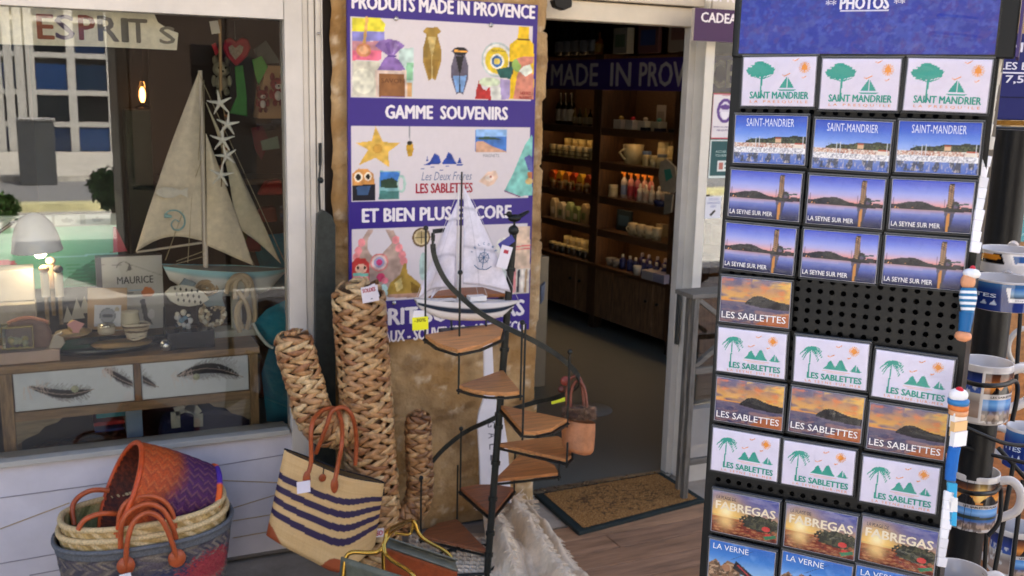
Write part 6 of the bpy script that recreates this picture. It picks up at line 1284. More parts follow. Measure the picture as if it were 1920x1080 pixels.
for ri, (ds, pts) in enumerate(rowsm):
    for ci, (x, y) in enumerate(pts):
        p = PR(x, y, .003); tilt = random.uniform(-.016, .016)
        Fm = FR.copy(); Fm.translation = p; Fm = Fm@Matrix.Rotation(tilt, 4, 'Z')@Matrix.Rotation(random.uniform(-.02, .02), 4, 'Y')@Matrix.Rotation(random.uniform(-.015, .03), 4, 'X')
        if ds not in PROTO:
            r_ = thing('fridge_magnet', 'x', 'magnet'); fn, bgc = DES[ds]; pc = Pic(CW, CH, 104, bgc); fn(pc); mb = MB(); L0 = T((-CW/2, -CH/2, .002))
            pc.put(mb, L0, 'card', .0, lambda u, v: -.0012*(np.maximum(0, np.abs(u-.5)*2-.96)/.04)**2-.0012*(np.maximum(0, np.abs(v-.5)*2-.95)/.05)**2); mb.span((-CW/2, -CH/2, -.002), (CW/2, CH/2, .0018), 'card', hx('#9a98a0')); mb.build('printed_plate', r_, local=True)
            PROTO[ds] = r_; r = r_
        else:
            r = PROTO[ds].copy(); COL.objects.link(r)
            for c0_ in list(PROTO[ds].children):
                if c0_.name.startswith('printed_plate'): c_ = c0_.copy(); COL.objects.link(c_); c_.parent = r
        tag(r, '%s, %s row, %s' % (DL[ds], NTH[ri], COLN[ci]), 'magnet', 'magnets on the souvenir rack'); r.rotation_mode = 'QUATERNION'; r.location = Fm.translation; r.rotation_quaternion = Fm.to_quaternion()
        # crinkled clear sleeve, different on every magnet
        n1, n2 = 56, 38; P = np.zeros((n1, n2, 3)); sd_ = random.random()*50; wx, wy = CW+.0030, CH+.0034
        fx, fy = random.uniform(.2, .8), random.uniform(.2, .8); an = random.uniform(0, 3.1)
        for i in range(n1):
            for j in range(n2):
                u, v = i/(n1-1), j/(n2-1); e = min(min(u, 1-u)*wx, min(v, 1-v)*wy); h0 = .0052*min(1, e/.0030)**.5
                rd = ((u-fx)*math.cos(an)+(v-fy)*math.sin(an)); rip = .0013*math.exp(-(rd/.05)**2)*noise.noise((u*4+sd_, v*4, 0))*2+.0007*abs(noise.noise((u*3+sd_, v*7, 3)))+.0006*noise.noise((rd*22+sd_, (u+v)*2, 5))
                ed = .0008*noise.noise((u*16+sd_, v*16, 9))*max(0, 1-e/.006); P[i, j] = ((u-.5)*wx+ed, (v-.5)*wy+ed, -.0012+h0+rip*min(1, e/.004))
        for f_ in range(4):
            qx, qy = random.choice(((0, 0), (1, 0), (0, 1), (1, 1), (random.random(), 1))); a_ = math.atan2(.5-qy+random.uniform(-.5, .5), .5-qx+random.uniform(-.5, .5)); U_, V_ = np.meshgrid(np.linspace(0, 1, n1), np.linspace(0, 1, n2), indexing='ij'); dd_ = (U_-qx)*math.sin(a_)-(V_-qy)*math.cos(a_); al = (U_-qx)*math.cos(a_)+(V_-qy)*math.sin(a_); P[..., 2] += .0013*np.clip(1-np.abs(dd_)/.03, 0, 1)*np.clip(al*5, 0, 1)*np.clip(1-al/random.uniform(.4, .9), 0, 1)
        mb = MB(); mb.grid(P, 'sleeve', (1, 1, 1))
        B_ = [(-wx/2, -wy/2, -.0012), (wx/2, -wy/2, -.0012), (wx/2, wy/2, -.0012), (-wx/2, wy/2, -.0012)]
        mb.build('plastic_sleeve', r, local=True)
        mb = MB(); cse = hx('#2a2b2c'); mb.span((-wx/2, -wy/2-.0008, -.004), (wx/2, -CH/2-.0008, .0012), 'plastic', cse); mb.span((-wx/2, CH/2+.0006, -.004), (wx/2, wy/2+.0006, .0008), 'plastic', hx('#5a5b5c')); mb.span((-wx/2-.0008, -CH/2, -.004), (-CW/2-.0004, CH/2, .0008), 'plastic', cse); mb.span((CW/2+.0004, -CH/2, -.004), (wx/2+.0008, CH/2, .0008), 'plastic', cse); mb.build('sleeve_edge', r, local=True)
# ---------------- key rings and figures hanging on the rack's right side
def side(x, y, out=.012, back=.0): 
    return D(x, y, (np.array(FR@Vector((xR+out, 0, -back)))-EYE) @ _f)
def hangcards(name, label, x0_, y0_, x1_, y1_, n, cols):
    t = thing(name, label, 'card stack', side((x0_+x1_)/2, y1_))
    for k in range(n):
        f0, f1 = k/n, (k+1)/n; mb = MB(); xx0, xx1 = x0_+(x1_-x0_)*f0, x0_+(x1_-x0_)*f1; yy0, yy1 = y0_+(y1_-y0_)*f0, y0_+(y1_-y0_)*f1; w_ = random.uniform(9, 15)
        a, b, c, d = side(xx0-6, yy0), side(xx0+w_, yy0+3), side(xx1+w_-2, yy1+3), side(xx1-6, yy1); nn = (b-a).cross(d-a).normalized()*.004
        mb.add([a, b, c, d, a+nn, b+nn, c+nn, d+nn], [(0, 1, 2, 3), (7, 6, 5, 4), (0, 4, 5, 1), (1, 5, 6, 2), (2, 6, 7, 3), (3, 7, 4, 0)], 'print', hx(random.choice(cols))); mb.build('card', t, bevel=.0008)
hangcards('card_stack', 'cream cards stacked edge on along the upper right side of the rack', 1868, 108, 1850, 278, 7, ['#d8d2c6', '#e2ddd2', '#cfc8ba'])
hangcards('card_stack', 'white cards stacked edge on below the cream ones at the rack side', 1848, 290, 1826, 472, 9, ['#e4e2e4', '#dcd8d8', '#ece8ea'])
hangcards('card_stack', 'small white cards hanging low at the right side of the rack', 1778, 920, 1764, 1062, 8, ['#e4e2e4', '#d2ced0'])
hangcards('card_stack', 'bright blue and orange tags hanging beside the lower magnets', 1782, 850, 1786, 985, 5, ['#3aa0cc', '#c07a44', '#e0ddd8', '#4a6a8c'])
sf = thing('sailor_keyring', 'little sailor figure keyring with white cap and striped shirt at the rack side', 'key ring', side(1812, 640)); dS = .0005
def blob(par, nm, x, y, r_, c, mt='plastic', off=.02): mb = MB(); mb.ell(tuple(side(x, y, off)), r_, mt, hx(c)); return mb.build(nm, par)
blob(sf, 'head', 1815, 528, (.0075, .0075, .009), '#d99a72'); blob(sf, 'cap', 1822, 513, (.009, .009, .0055), '#e6e4e2'); blob(sf, 'cap_pompom', 1824, 503, .003, '#c0303a')
mb = MB()
for k in range(9): mb.tube([side(1816-.2*k, 540+k*5.2, .02), side(1816-.2*(k+1), 540+(k+1)*5.2, .02)], [.0075+.0012*math.sin(k*.5), .0075+.0012*math.sin(k*.5+.5)], 'plastic', hx('#e6e6e8' if k % 2 else '#2b6f9c'), 12)
mb.build('striped_shirt', sf); mb = MB(); mb.tube([side(1813, 586, .02), side(1808, 622, .02)], [.0075, .006], 'plastic', hx('#1f5f94'), 10); mb.build('trousers', sf); blob(sf, 'feet', 1806, 630, (.0085, .0085, .006), '#d9936a')
cr = thing('ice_cream_keyring', 'ice cream keyring with white cream, red cherry and orange cone at the rack side', 'key ring', side(1798, 830)); blob(cr, 'cherry', 1799, 733, .0045, '#c41f2c'); blob(cr, 'cream', 1797, 741, (.011, .009, .0075), '#e9e4e2', off=.015)
mb = MB()
for y, c, r_ in ((752, '#3a7ab0', .0105), (762, '#d6783c', .0100), (772, '#e0a070', .0095)): p = side(1797, y, .015); mb.lathe([(0, -.004), (r_, -.003), (r_*1.03, .002), (0, .004)], 'plastic', hx(c), T(p), 14)
mb.build('scoops', cr)
mb = MB()
for k, (y, c) in enumerate(((786, '#e6e2de'), (803, '#e2b67c'), (822, '#e6e4e6'))): a = side(1786, y, .012); mb.box(tuple(side(1797, y, .014)), (.018, .006, .016), 'print', hx(c), None)
mb.build('paper_tag', cr)
mb = MB(); mb.tube(spl([side(1790, 838, .015), side(1786, 855, .015), side(1783, 880, .015), side(1782, 900, .015)]), .0055, 'cloth', hx('#1d64b4'), 8); mb.tube(spl([side(1796, 838, .015), side(1792, 860, .015), side(1789, 885, .015)]), .003, 'cloth', hx('#2a78c8'), 8); tag(mb.build('cord_keyring'), 'bright blue cord keyring hanging between the tags at the rack side', 'key ring')
# ================================================================ mug rack behind the souvenir rack
mg = thing('mug_rack', 'black wire mug stand behind the souvenir rack at the right edge', 'display rack', (D(1835, 900, 1.75).x, D(1835, 900, 1.75).y, 0)); WIRE = hx('#141415')
pc0 = D(1832, 840, 1.72); mb = MB(); mb.tube([(pc0.x, pc0.y, .02), (pc0.x, pc0.y, 1.66)], .028, 'iron', WIRE, 16); mb.build('pole', mg); mb = MB(); mb.lathe([(0, .02), (.2, .02), (.21, 0)], 'iron', WIRE, T((pc0.x, pc0.y, 0)), 30); mb.build('base', mg)
def wire(pts, r=.0035): mb = MB(); mb.tube(spl([D(x, y, t) for x, y, t in pts], 5), r, 'iron', WIRE, 7); mb.build('wire', mg)
for pts in ([(1790, 708, 1.5), (1835, 722, 1.42), (1880, 722, 1.43), (1904, 715, 1.5), (1908, 740, 1.5), (1898, 790, 1.5)], [(1782, 912, 1.6), (1820, 925, 1.5), (1862, 924, 1.52), (1876, 915, 1.6), (1874, 975, 1.6), (1852, 1005, 1.6)], [(1806, 500, 1.62), (1840, 512, 1.6), (1900, 512, 1.6), (1940, 508, 1.6)],
            [(1808, 800, 1.66), (1880, 830, 1.68), (1930, 836, 1.7)], [(1800, 835, 1.7), (1850, 850, 1.7), (1930, 870, 1.7)], [(1838, 585, 2.1), (1832, 700, 2.1)], [(1852, 580, 2.1), (1846, 700, 2.1)], [(1888, 580, 2.1), (1876, 720, 2.1)], [(1914, 580, 2.1), (1905, 720, 2.1)], [(1885, 350, 2.1), (1870, 440, 2.1)], [(1922, 350, 2.1), (1908, 440, 2.1)],
            [(1902, 860, 1.9), (1878, 1000, 1.9), (1862, 1090, 1.9)], [(1918, 900, 1.95), (1895, 1090, 1.95)], [(1850, 1000, 1.66), (1845, 1090, 1.66)], [(1862, 350, 2.2), (1925, 352, 2.2)], [(1872, 840, 1.9), (1930, 905, 1.9)]): wire(pts, .0045 if pts[0][2] > 1.8 else .0036)
def m_scene(p, k):
    if k == 0:
        p.vgrad(.05, .45, ['#1c2440', '#2a3a7c', '#3c5aa0'], 0, .48); p.vgrad(.45, .92, ['#b8b4ac', '#8a7c74', '#a08c80', '#8a7466'], 0, .48); p.mottle((p.u < .48) & (p.v > .3) & (p.v < .75), '#d8d8d4', 20, .55, 3, .7)
        p.vgrad(.05, .45, ['#2a1a18', '#7c4424', '#d88a3c', '#3a2420'], .52, .98); p.poly([(.6, .45), (.66, .3), (.72, .36), (.8, .24), (.88, .45)], '#171214'); p.vgrad(.53, .95, ['#3f82c8', '#6fa2d8', '#2c5c9c', '#a89484', '#8a7668'], .52, .98); p.mottle((p.u > .52) & (p.v > .76), '#5c5048', 24, .5, 5, .8); p.text('LES SABLETTES', .6, .47, .95, .51, '#2a2a2e', .02)
    elif k == 1:
        p.vgrad(.05, .47, ['#1b1516', '#5c3218', '#c8742c', '#e8a03c', '#2a1a18'], .04, .96); p.glow(.62, .28, .08, '#ffd880', 1); p.poly([(.26, .47), (.36, .3), (.44, .25), (.52, .36), (.56, .47)], '#120e10'); p.poly([(.56, .47), (.66, .34), (.76, .26), (.84, .36), (.9, .47)], '#120e10'); p.rect(.04, .42, .96, .47, '#141011'); p.rect(.55, .42, .65, .46, '#d88a3c')
        p.vgrad(.55, .96, ['#4f92d8', '#7fb2e4', '#2a58a0', '#2f5f9c', '#a89080', '#9c8472'], .04, .96); p.poly([(.04, .72), (.4, .68), (.96, .72), (.96, .75), (.04, .76)], '#2c3a34'); p.mottle((p.v > .82) & (p.u > .04) & (p.u < .96), '#5a4c44', 26, .5, 7, .8); p.text('LES SABLETTES PLAGE', .4, .49, .9, .53, '#2a2a2e', .02)
    elif k == 2:
        p.fill(p.v > .0, '#dcd8d6'); p.poly([(.06, .1), (.42, .05), (.46, .5), (.1, .55)], '#1c1614'); p.poly([(.1, .14), (.4, .1), (.42, .3), (.12, .4)], '#d88a2c'); p.poly([(.5, .04), (.98, .02), (1, .5), (.54, .54)], '#eeeaea'); p.poly([(.53, .08), (.96, .06), (.98, .4), (.56, .44)], '#2c5c9c'); p.mottle(p.v > 1, '#000000', 5, .5)
    else:
        p.vgrad(0, 1, ['#3a6a9c', '#1c3a7c', '#142c70', '#182f74', '#1c3478']); p.poly([(.52, .12), (1, .06), (1, .6), (.56, .66)], '#e6e4e6'); p.vgrad(.14, .5, ['#2f6cb0', '#7aa0c4', '#26303a'], .57, .98); p.text('TTES', .12, .38, .44, .52, '#c8d4e4', .02); p.text('Depuis la mer', .62, .54, .94, .6, '#4a4a52', 0); p.poly([(.28, .78), (.32, .62), (.35, .78)], '#b8c4d4'); p.poly([(.38, .78), (.42, .6), (.45, .78)], '#c8d4e4')
_mugn = 0
def mug(label, x, ytop, ybot, xw, k, hand=20, dep=None, wf=1.0):
    """x centre of rim, pixel rows of rim centre and base, rim width in px"""
    t = .082/xw*FPX if dep is None else dep; r_ = xw/FPX*t/2; c = D(x, ytop, t); h_ = (ybot-ytop)/FPX*t*1.0
    m = thing('mug', label, 'mug', (c.x, c.y, c.z-h_), 'printed souvenir mugs on the wire stand'); M_ = T((c.x, c.y, c.z-h_))
    mb = MB(); wt = hx('#c4beba'); mb.lathe([(0, .002), (r_*.86, .0), (r_*.97, .004), (r_, .012), (r_, h_-.002), (r_*.985, h_), (r_*.93, h_-.001), (r_*.92, h_*.5), (r_*.9, .01), (0, .008)], 'ceramic', wt, M_, 40); mb.build('body', m)
    ang = math.atan2(EYE[1]-c.y, EYE[0]-c.x); 
    p = Pic(2*r_*2.4/1.0, h_*.9, 120, '#c4bebc'); m_scene(p, k); a0, a1 = ang-1.5, ang+1.5
    P = np.zeros(p.u.shape+(3,)); A_ = a0+(a1-a0)*p.u; P[..., 0] = (r_+.0005)*np.cos(A_); P[..., 1] = (r_+.0005)*np.sin(A_); P[..., 2] = h_*.05+(1-p.v)*h_*.88
    mb = MB(); mb.grid(P[:, ::-1], 'ceramic', p.c[:, ::-1], M_)
    for (tx, x0_, y0_, x1_, y1_, cc, bold, sp, sk) in p.tx:
        v, f_, _ = textgeo(tx, bold); uu = x0_+v[:, 0]*(x1_-x0_); vv_ = y1_-v[:, 1]*(y1_-y0_); A_ = a0+(a1-a0)*uu; q = np.stack([(r_+.0011)*np.cos(A_), (r_+.0011)*np.sin(A_), h_*.05+(1-vv_)*h_*.88], 1); mb.add(q, f_, 'ceramic', hx(cc), M_)
    mb.build('printed_band', m)
    ha = math.atan2(-_az*0+_R[1], _R[0])+rad(hand); d = Vector((math.cos(ha), math.sin(ha), 0)); mb = MB(); mb.tube(spl([Vector((c.x, c.y, c.z-h_*.14))+d*r_*.95, Vector((c.x, c.y, c.z-h_*.10))+d*(r_+.018), Vector((c.x, c.y, c.z-h_*.3))+d*(r_+.034), Vector((c.x, c.y, c.z-h_*.6))+d*(r_+.030), Vector((c.x, c.y, c.z-h_*.82))+d*r_*.96], 6), .0078, 'ceramic', wt, 12); mb.build('handle', m)
mug('mug with a beach photo and an orange sunset, largest mug beside the palm tree magnets', 1849, 676, 790, 98, 0, -8)
mug('mug with a glowing sunset above a blue bay picture, below the largest mug', 1829, 880, 992, 88, 1, -25)
mug('mug showing two small sunset photos, top of the visible mugs', 1895, 466, 510, 112, 2, 60)
mug('dark blue mug with a tilted polaroid print under the top mug', 1885, 520, 578, 118, 3, 60)
mug('plain white rim of a mug at the bottom edge of the photo', 1800, 1068, 1180, 100, 1, 0)
mug('pale mug with a blue print half hidden behind the black wires', 1928, 800, 880, 74, 3, 160, 2.0)
mug('blue and orange mug at the lower right edge behind the wires', 1905, 985, 1080, 80, 0, 160, 2.0)
mb = MB(); c = D(1920, 650, 2.15); mb.tube([(c.x+.034*math.cos(a)*_R[0], c.y+.034*math.cos(a)*_R[1], c.z+.034*math.sin(a)*1.2) for a in np.linspace(0, 6.28, 25)[:-1]], .006, 'ceramic', hx('#b8b2aa'), 8, True); tag(mb.build('hanging_mug'), 'grey white mug handle at the right edge above the largest mug', 'mug')
# dark display box with blue mug sign
RB = _R
def vbox(name, label, cat, x0_, y0_, x1_, y1_, t, dep, mt, col, bev=.003):
    a, b, c, d = D(x0_, y0_, t), D(x1_, y0_, t), D(x1_, y1_, t), D(x0_, y1_, t); F_ = frame(d, Vector((_r0[0], _r0[1], 0)), (0, 0, 1)); w_ = (b-a).length; h_ = (a-d).length
    mb = MB(); mb.span((0, 0, -dep), (w_, h_, 0), mt, hx(col), F_); return (tag(mb.build(name, bevel=bev), label, cat) if cat else mb), F_, w_, h_
o, F_, w_, h_ = vbox('mug_sign', 'blue sign with white mug prices behind the rack at the right edge', 'sign', 1850, 66, 2010, 224, 1.95, .012, 'print', '#24285e')
mb = MB(); ff = lambda x, y: ((x-1850)/160*w_, (1-(y-66)/158)*h_)
for t_, x0_, y0_, x1_, y1_ in (('MUGS', 1880, 82, 1965, 100), ('LES ETOILES', 1862, 118, 1990, 132), ('7,50 E', 1876, 142, 1950, 158)): a, b = ff(x0_, y1_), ff(x1_, y0_); mb.text(t_, a[0], a[1], b[0]-a[0], b[1]-a[1], F_, 'print', hx('#d8d4dc'), .04)
a, b = ff(1862, 139), ff(1990, 136); mb.span((a[0], a[1], .0002), (b[0], b[1], .0008), 'print', hx('#d8d4dc'), F_); a, b = ff(1850, 183), ff(2010, 181); mb.span((a[0], a[1], .0002), (b[0], b[1], .0012), 'print', hx('#15183a'), F_); mb.build('lettering', o)
mb = MB(); a = F_@Vector((0, 0, 0)); mb.span((0, -.010, -.01), (w_, -.001, .004), 'brass', hx('#b08a4c'), F_); mb.build('brass_edge', o)
vbox('glossy_display', 'dark glossy display panel with faint pictures behind the white cards, right edge', 'panel', 1846, 238, 2010, 352, 2.15, .05, 'gloss', '#26282c')
for i, (x, y) in enumerate(((1862, 290), (1880, 255), (1902, 320))): vbox('picture_tile', ['dim red and blue picture tile on the dark panel', 'dim grey blue picture tile, upper one on the dark panel', 'dim orange striped tile at the lower dark panel edge'][i], 'picture', x, y, x+30, y+22, 2.12, .004, 'print', ['#5c3a3c', '#4a5468', '#7c4a38'][i], .001)
for i in range(7):
    y = 356+i*112; vbox('timber_board', ['%s wooden board of the slatted screen behind the mugs' % s for s in ('topmost', 'second', 'third', 'fourth', 'fifth', 'sixth', 'lowest')][i], 'board', 1790-i*10, y, 2200, y+106, 2.9, .03, 'wood', ['#a87848', '#9c6a3c', '#a4703f', '#b0713a', '#a8683a', '#8f5c36', '#80563a'][i])
o, F_, w_, h_ = vbox('paper_bag', 'turquoise paper bag with white lettering hanging above the top mug', 'bag', 1852, 392, 1960, 452, 2.4, .02, 'print', '#5aa0a6')
mb = MB()
for q, (t_, y) in enumerate((('MARTINIQUE', .68), ('est plus', .42), ('importante', .16))): mb.text(t_, w_*.14, h_*y, w_*.62, h_*.15, F_, 'print', hx('#c8dedc'), .0)
mb.tube(spl([F_@Vector((w_*.25+k*w_*.08, h_*(1.0 if k % 2 else 1.5), .004)) for k in range(5)], 3), .002, 'cloth', hx('#c8b890'), 5); mb.build('lettering', o)
vbox('photo_card', 'small blue photo card beside the turquoise bag', 'card', 1832, 424, 1850, 446, 2.2, .003, 'print', '#3f6ea8', .0005)
vbox('stone_corner', 'sand coloured stone corner above the blue mug sign', 'panel', 1868, 24, 2060, 66, 2.6, .1, 'stone', '#b09468'); vbox('awning_valance', 'pale beige wall strip at the top right corner', 'panel', 1868, -40, 2100, 24, 2.7, .1, 'wallpaint', '#c8bca6')
# grey console table by the side window
tb = thing('console_table', 'grey weathered console table with crossed legs beside the door, behind the magnet rack', 'table', W(1300, 885, -.1)); Yt_ = -.02; GR = hx('#76726a')
mb = MB(); a = W(1299, 556, Yt_-.16); zt_ = a.z; mb.span((a.x, Yt_-.16, zt_-.012), (a.x+.9, Yt_-.03, zt_+.006), 'wood', GR); mb.build('table_top', tb, bevel=.002)
for dx, yy in ((.03, Yt_-.14), (.85, Yt_-.14), (.065, Yt_-.05), (.85, Yt_-.05)): mb = MB(); mb.span((a.x+dx-.012, yy-.012, 0), (a.x+dx+.012, yy+.014, zt_-.012), 'woodz', GR); mb.build('leg', tb, bevel=.002)
mb = MB(); xs0, xs1 = a.x+.045, a.x+.835
for z0, z1 in ((zt_-.02, zt_-.30), (zt_-.30, zt_-.02)): mb.bar((xs0, Yt_-.14, z0), (xs0+.4, Yt_-.141-.001*(z0 > z1), z1), .022, .018, 'wood', GR, up=(0, 1, 0))
mb.span((xs0, Yt_-.15, zt_-.335), (xs1, Yt_-.13, zt_-.31), 'wood', GR); mb.span((xs0, Yt_-.15, .17), (xs1, Yt_-.13, .195), 'wood', GR); mb.build('cross_brace', tb)
mb = MB(); q = W(1332, 780, .0); 
for k in range(4): mb.span((q.x+.012*k, -.13+.01*k, .2), (q.x+.012*k+.06, -.10+.01*k, .2+.55-.05*k), 'cloth', hx(['#2f8fa8', '#5fb0bc', '#8a4a44', '#2a6f94'][k]))
tag(mb.build('folded_towels', bevel=.006), 'turquoise and red folded towels standing under the grey console table', 'towels')
# ================================================================ lit wall shelves inside the shop
SA = rad(95.9); SO = G(1241, 665); sux = Vector((-math.cos(SA), -math.sin(SA), 0)); FSH = frame(SO, sux, (0, 0, 1))      # x along the wall (towards us), y up, z out
def SL_(px, py): p = PLN(px, py, SO, SA); return (p-SO).dot(sux), p.z
su = thing('wall_shelves', 'dark wooden wall shelving with warm lit bays along the inner wall of the shop', 'shelving', (SO.x, SO.y, 0))
WB = hx('#5c432e'); ZB = [1.47, 1.23, .985, .745]; s0, s1, s2, s3 = -1.62, -.86, .02, .78; DP = .30
mb = MB(); mb.span((-2.6, .12, -DP-.3), (s3, 1.98, -DP), 'wood', hx('#6c5238'), FSH); mb.build('back_board', su)
for a, b in ((-2.45, -2.38), (s0-.03, s0+.02), (s1-.05, s1+.05), (s2-.02, s2+.06), (s3, s3+.05)): mb = MB(); mb.span((a, .10, -DP), (b, 1.98, .003), 'woodz', hx('#543a24'), FSH); mb.build('upright', su, bevel=.003)
bays = [(-2.38, s0-.03), (s0+.02, s1-.05), (s1+.05, s2-.02), (s2+.06, s3)]
for z in ZB:
    for a, b in bays: mb = MB(); mb.span((a, z-.028, -DP), (b, z, -.018), 'wood', WB, FSH); mb.span((a, z-.052, -.0175), (b, z+.001, -.003), 'wood', WB, FSH); mb.build('shelf_board', su, bevel=.002)
for z in ZB+[1.84]:
    for a, b in bays: mb = MB(); mb.span((a+.04, z-.040, -.05), (b-.04, z-.029, -.03), 'emit1.5' if z != 1.84 else 'emit0.9', hx('#ffca8c'), FSH); mb.build('shelf_light', su)
mb = MB(); mb.span((-2.5, .46, -DP), (s3+.04, .49, .02), 'wood', hx('#5d4128'), FSH); mb.build('counter_top', su, bevel=.003)
for k in range(7): a = -2.45+k*.465; mb = MB(); mb.span((a, .10, -.02), (a+.455, .455, .0), 'woodz', hx('#80644a'), FSH); d_ = mb.build('door', su, bevel=.004); mb = MB(); mb.ell(tuple(FSH@Vector((a+(.06 if k % 2 else .40), .33, .014))), .012, 'iron', hx('#161412')); mb.build('knob', d_)
for a in (-2.4, s1, s2+.02, s3-.05): mb = MB(); mb.span((a-.03, 0, -.08), (a+.04, .10, -.01), 'woodz', hx('#3f2d1e'), FSH); mb.build('leg', su)
zb0_, zb1_ = SL_(1160, 165)[1], SL_(1160, 116)[1]
bn = thing('lettered_banner', 'dark purple banner with grey capital letters running along the top of the shop shelves', 'banner', (SO.x, SO.y, 1.7)); zb0_, zb1_ = 1.735, 1.945
mb = MB(); mb.span((-2.5, zb0_, .006), (s3+.04, zb1_, .012), 'print', hx('#4a3a90'), FSH); mb.build('cloth', bn); mb = MB(); GL = hx('#dcd8de')
for t, a, b in (('MADE', (1036, 143), (1124, 143)), ('IN', (1147, 143), (1186, 143)), ('PROVENCE', (1201, 143), None)):
    xa_ = SL_(*a)[0]; xb_ = SL_(*b)[0] if b else xa_+(SL_(1290, 143)[0]-xa_)*8/4.15; mb.text(t, xa_, zb0_+.025, xb_-xa_, zb1_-zb0_-.05, FSH, 'print', GL, .03, z=.0126)
xa_ = SL_(1010, 143)[0]; mb.lathe([(0, .001), (.085, .001), (.086, 0)], 'print', hx('#8f8c94'), FSH@T((xa_+.03, (zb0_+zb1_)/2, .012)), 24); mb.build('lettering', bn)
# stock on the shelves
def sp_(s_, z, d=-.10): return FSH@Vector((s_, z, d))
def item(name, label, cat, s_, z, d, shape, col, group, **k):
    p = sp_(s_, z+.0006, d); t = thing(name, label, cat, p, group); M_ = T(p); c = hx(col); mb = MB()
    r_, h_ = k.get('r', .022), k.get('h', .09)
    if shape == 'bottle':
        mb.lathe([(0, 0), (r_, .0), (r_, h_*.62), (r_*.8, h_*.7), (r_*.32, h_*.78), (r_*.32, h_*.86), (0, h_*.86)], 'plastic', c, M_, 14); mb.build('body', t); mb = MB(); mb.lathe([(r_*.42, h_*.80), (r_*.42, h_*.97), (r_*.25, h_), (0, h_)], 'plastic', hx(k.get('cap', '#e08a3a')), M_, 12)
        if k.get('spray'): mb.box((0, 0, 0), (r_*1.5, r_*.5, h_*.08), 'plastic', hx(k.get('cap', '#e08a3a')), M_@T((-r_*.3, 0, h_*.95)))
        mb.build('cap', t); mb = MB(); mb.lathe([(r_*1.02, h_*.14), (r_*1.02, h_*.5)], 'print', hx(k.get('lab', '#d8d2c8')), M_, 14); mb.build('label', t)
    elif shape == 'wine':
        mb.lathe([(0, 0), (r_, .002), (r_, h_*.55), (r_*.85, h_*.64), (r_*.36, h_*.74), (r_*.36, h_*.98), (0, h_)], 'gloss', c, M_, 14); mb.build('body', t); mb = MB(); mb.lathe([(r_*1.02, h_*.12), (r_*1.02, h_*.48)], 'print', hx(k.get('lab', '#b8b4a8')), M_, 14); mb.build('label', t)
    elif shape == 'jar':
        mb.lathe([(0, 0), (r_*.95, .0), (r_, .004), (r_, h_*.74), (r_*.85, h_*.8), (0, h_*.8)], 'gloss', c, M_, 14); mb.build('body', t); mb = MB(); mb.lathe([(r_*.92, h_*.76), (r_*.95, h_), (0, h_*1.01)], 'paint', hx(k.get('cap', '#d8cfa8')), M_, 14); mb.build('lid', t)
    elif shape == 'cup':
        mb.lathe([(0, .002), (r_*.8, 0), (r_, h_), (r_*.92, h_), (r_*.74, .01), (0, .008)], 'ceramic', c, M_, 16); mb.build('body', t)
        if k.get('handle', 1): mb = MB(); mb.tube([(p.x-r_*.95-.0+0, p.y+.0, p.z+h_*.8), (p.x-r_*1.5, p.y, p.z+h_*.6), (p.x-r_*.9, p.y, p.z+h_*.25)], h_*.06, 'ceramic', c, 6); mb.build('handle', t)
    elif shape == 'box':
        w_ = k.get('w', .07); dd = k.get('dd', .06); mb.span((-w_/2, 0, -dd/2), (w_/2, h_, dd/2), 'print', c, FSH@T((s_, z+.0006, d))); mb.build('carton', t, bevel=.002)
        if k.get('lab'): mb = MB(); mb.span((-w_*.36, h_*.25, dd/2+.0004), (w_*.36, h_*.75, dd/2+.001), 'print', hx(k['lab']), FSH@T((s_, z+.0006, d))); mb.build('label', t)
        if k.get('top'): mb = MB(); mb.ell((p.x, p.y, p.z+h_+.012), (.018, .018, .014), 'gloss', hx(k['top'])); mb.build('ornament', t)
    elif shape == 'pack':
        w_ = k.get('w', .06); mb.prism([(-w_/2, 0), (w_/2, 0), (w_*.46, h_*.8), (w_*.2, h_), (-w_*.2, h_), (-w_*.46, h_*.8)], -.02, .02, 'print', c, FSH@T((s_, z+.0006, d))); mb.build('packet', t, bevel=.004)
        if k.get('lab'): mb = MB(); mb.span((-w_*.3, h_*.2, .0204), (w_*.3, h_*.55, .021), 'print', hx(k['lab']), FSH@T((s_, z+.0006, d))); mb.build('label', t)
    return t
ORD = ['first', 'second', 'third', 'fourth', 'fifth', 'sixth', 'seventh', 'eighth', 'ninth', 'tenth', 'eleventh', 'twelfth']
def row(n, x0_, x1_, py, z, d, name, cat, desc, shape, cols, group, jit=.004, **k):
    a = SL_(x0_, py)[0]; b = SL_(x1_, py)[0]
    for i in range(n):
        kk = {q: (v[i % len(v)] if isinstance(v, list) else v) for q, v in k.items()}
        item(name, desc % ORD[i] if n > 1 else desc, cat, a+(b-a)*(i/max(1, n-1))+random.uniform(-jit, jit), z, d+random.uniform(-jit, jit), shape, cols[i % len(cols)], group, **kk)
zA, zB_, zC, zD, zE = 1.47, 1.23, .985, .745, .49
row(4, 1152, 1222, 225, zA, -.06, 'gift_box', 'box', 'small white box with a coloured ornament, %s from left on the top shelf', 'box', ['#c9c2bc', '#d2ccc8', '#cfc8b8', '#c4bca8'], 'small white boxes on the top shelf', w=.085, h=.062, dd=.07, top=['#c9a860', '#b02a38', '#c4b8a8', '#5f9a90'])
row(1, 1195, 1196, 200, zA, -.20, 'display_card', 'card', 'upright white card with a small dark mark behind the white boxes', 'box', ['#a8a29a'], None, w=.10, h=.17, dd=.004, lab='#8d877f')
row(1, 1240, 1241, 200, zA, -.20, 'display_card', 'card', 'wide cream card with dark red marks at the right end of the top shelf', 'box', ['#b5a890'], None, w=.20, h=.13, dd=.004, lab='#8a4a40')
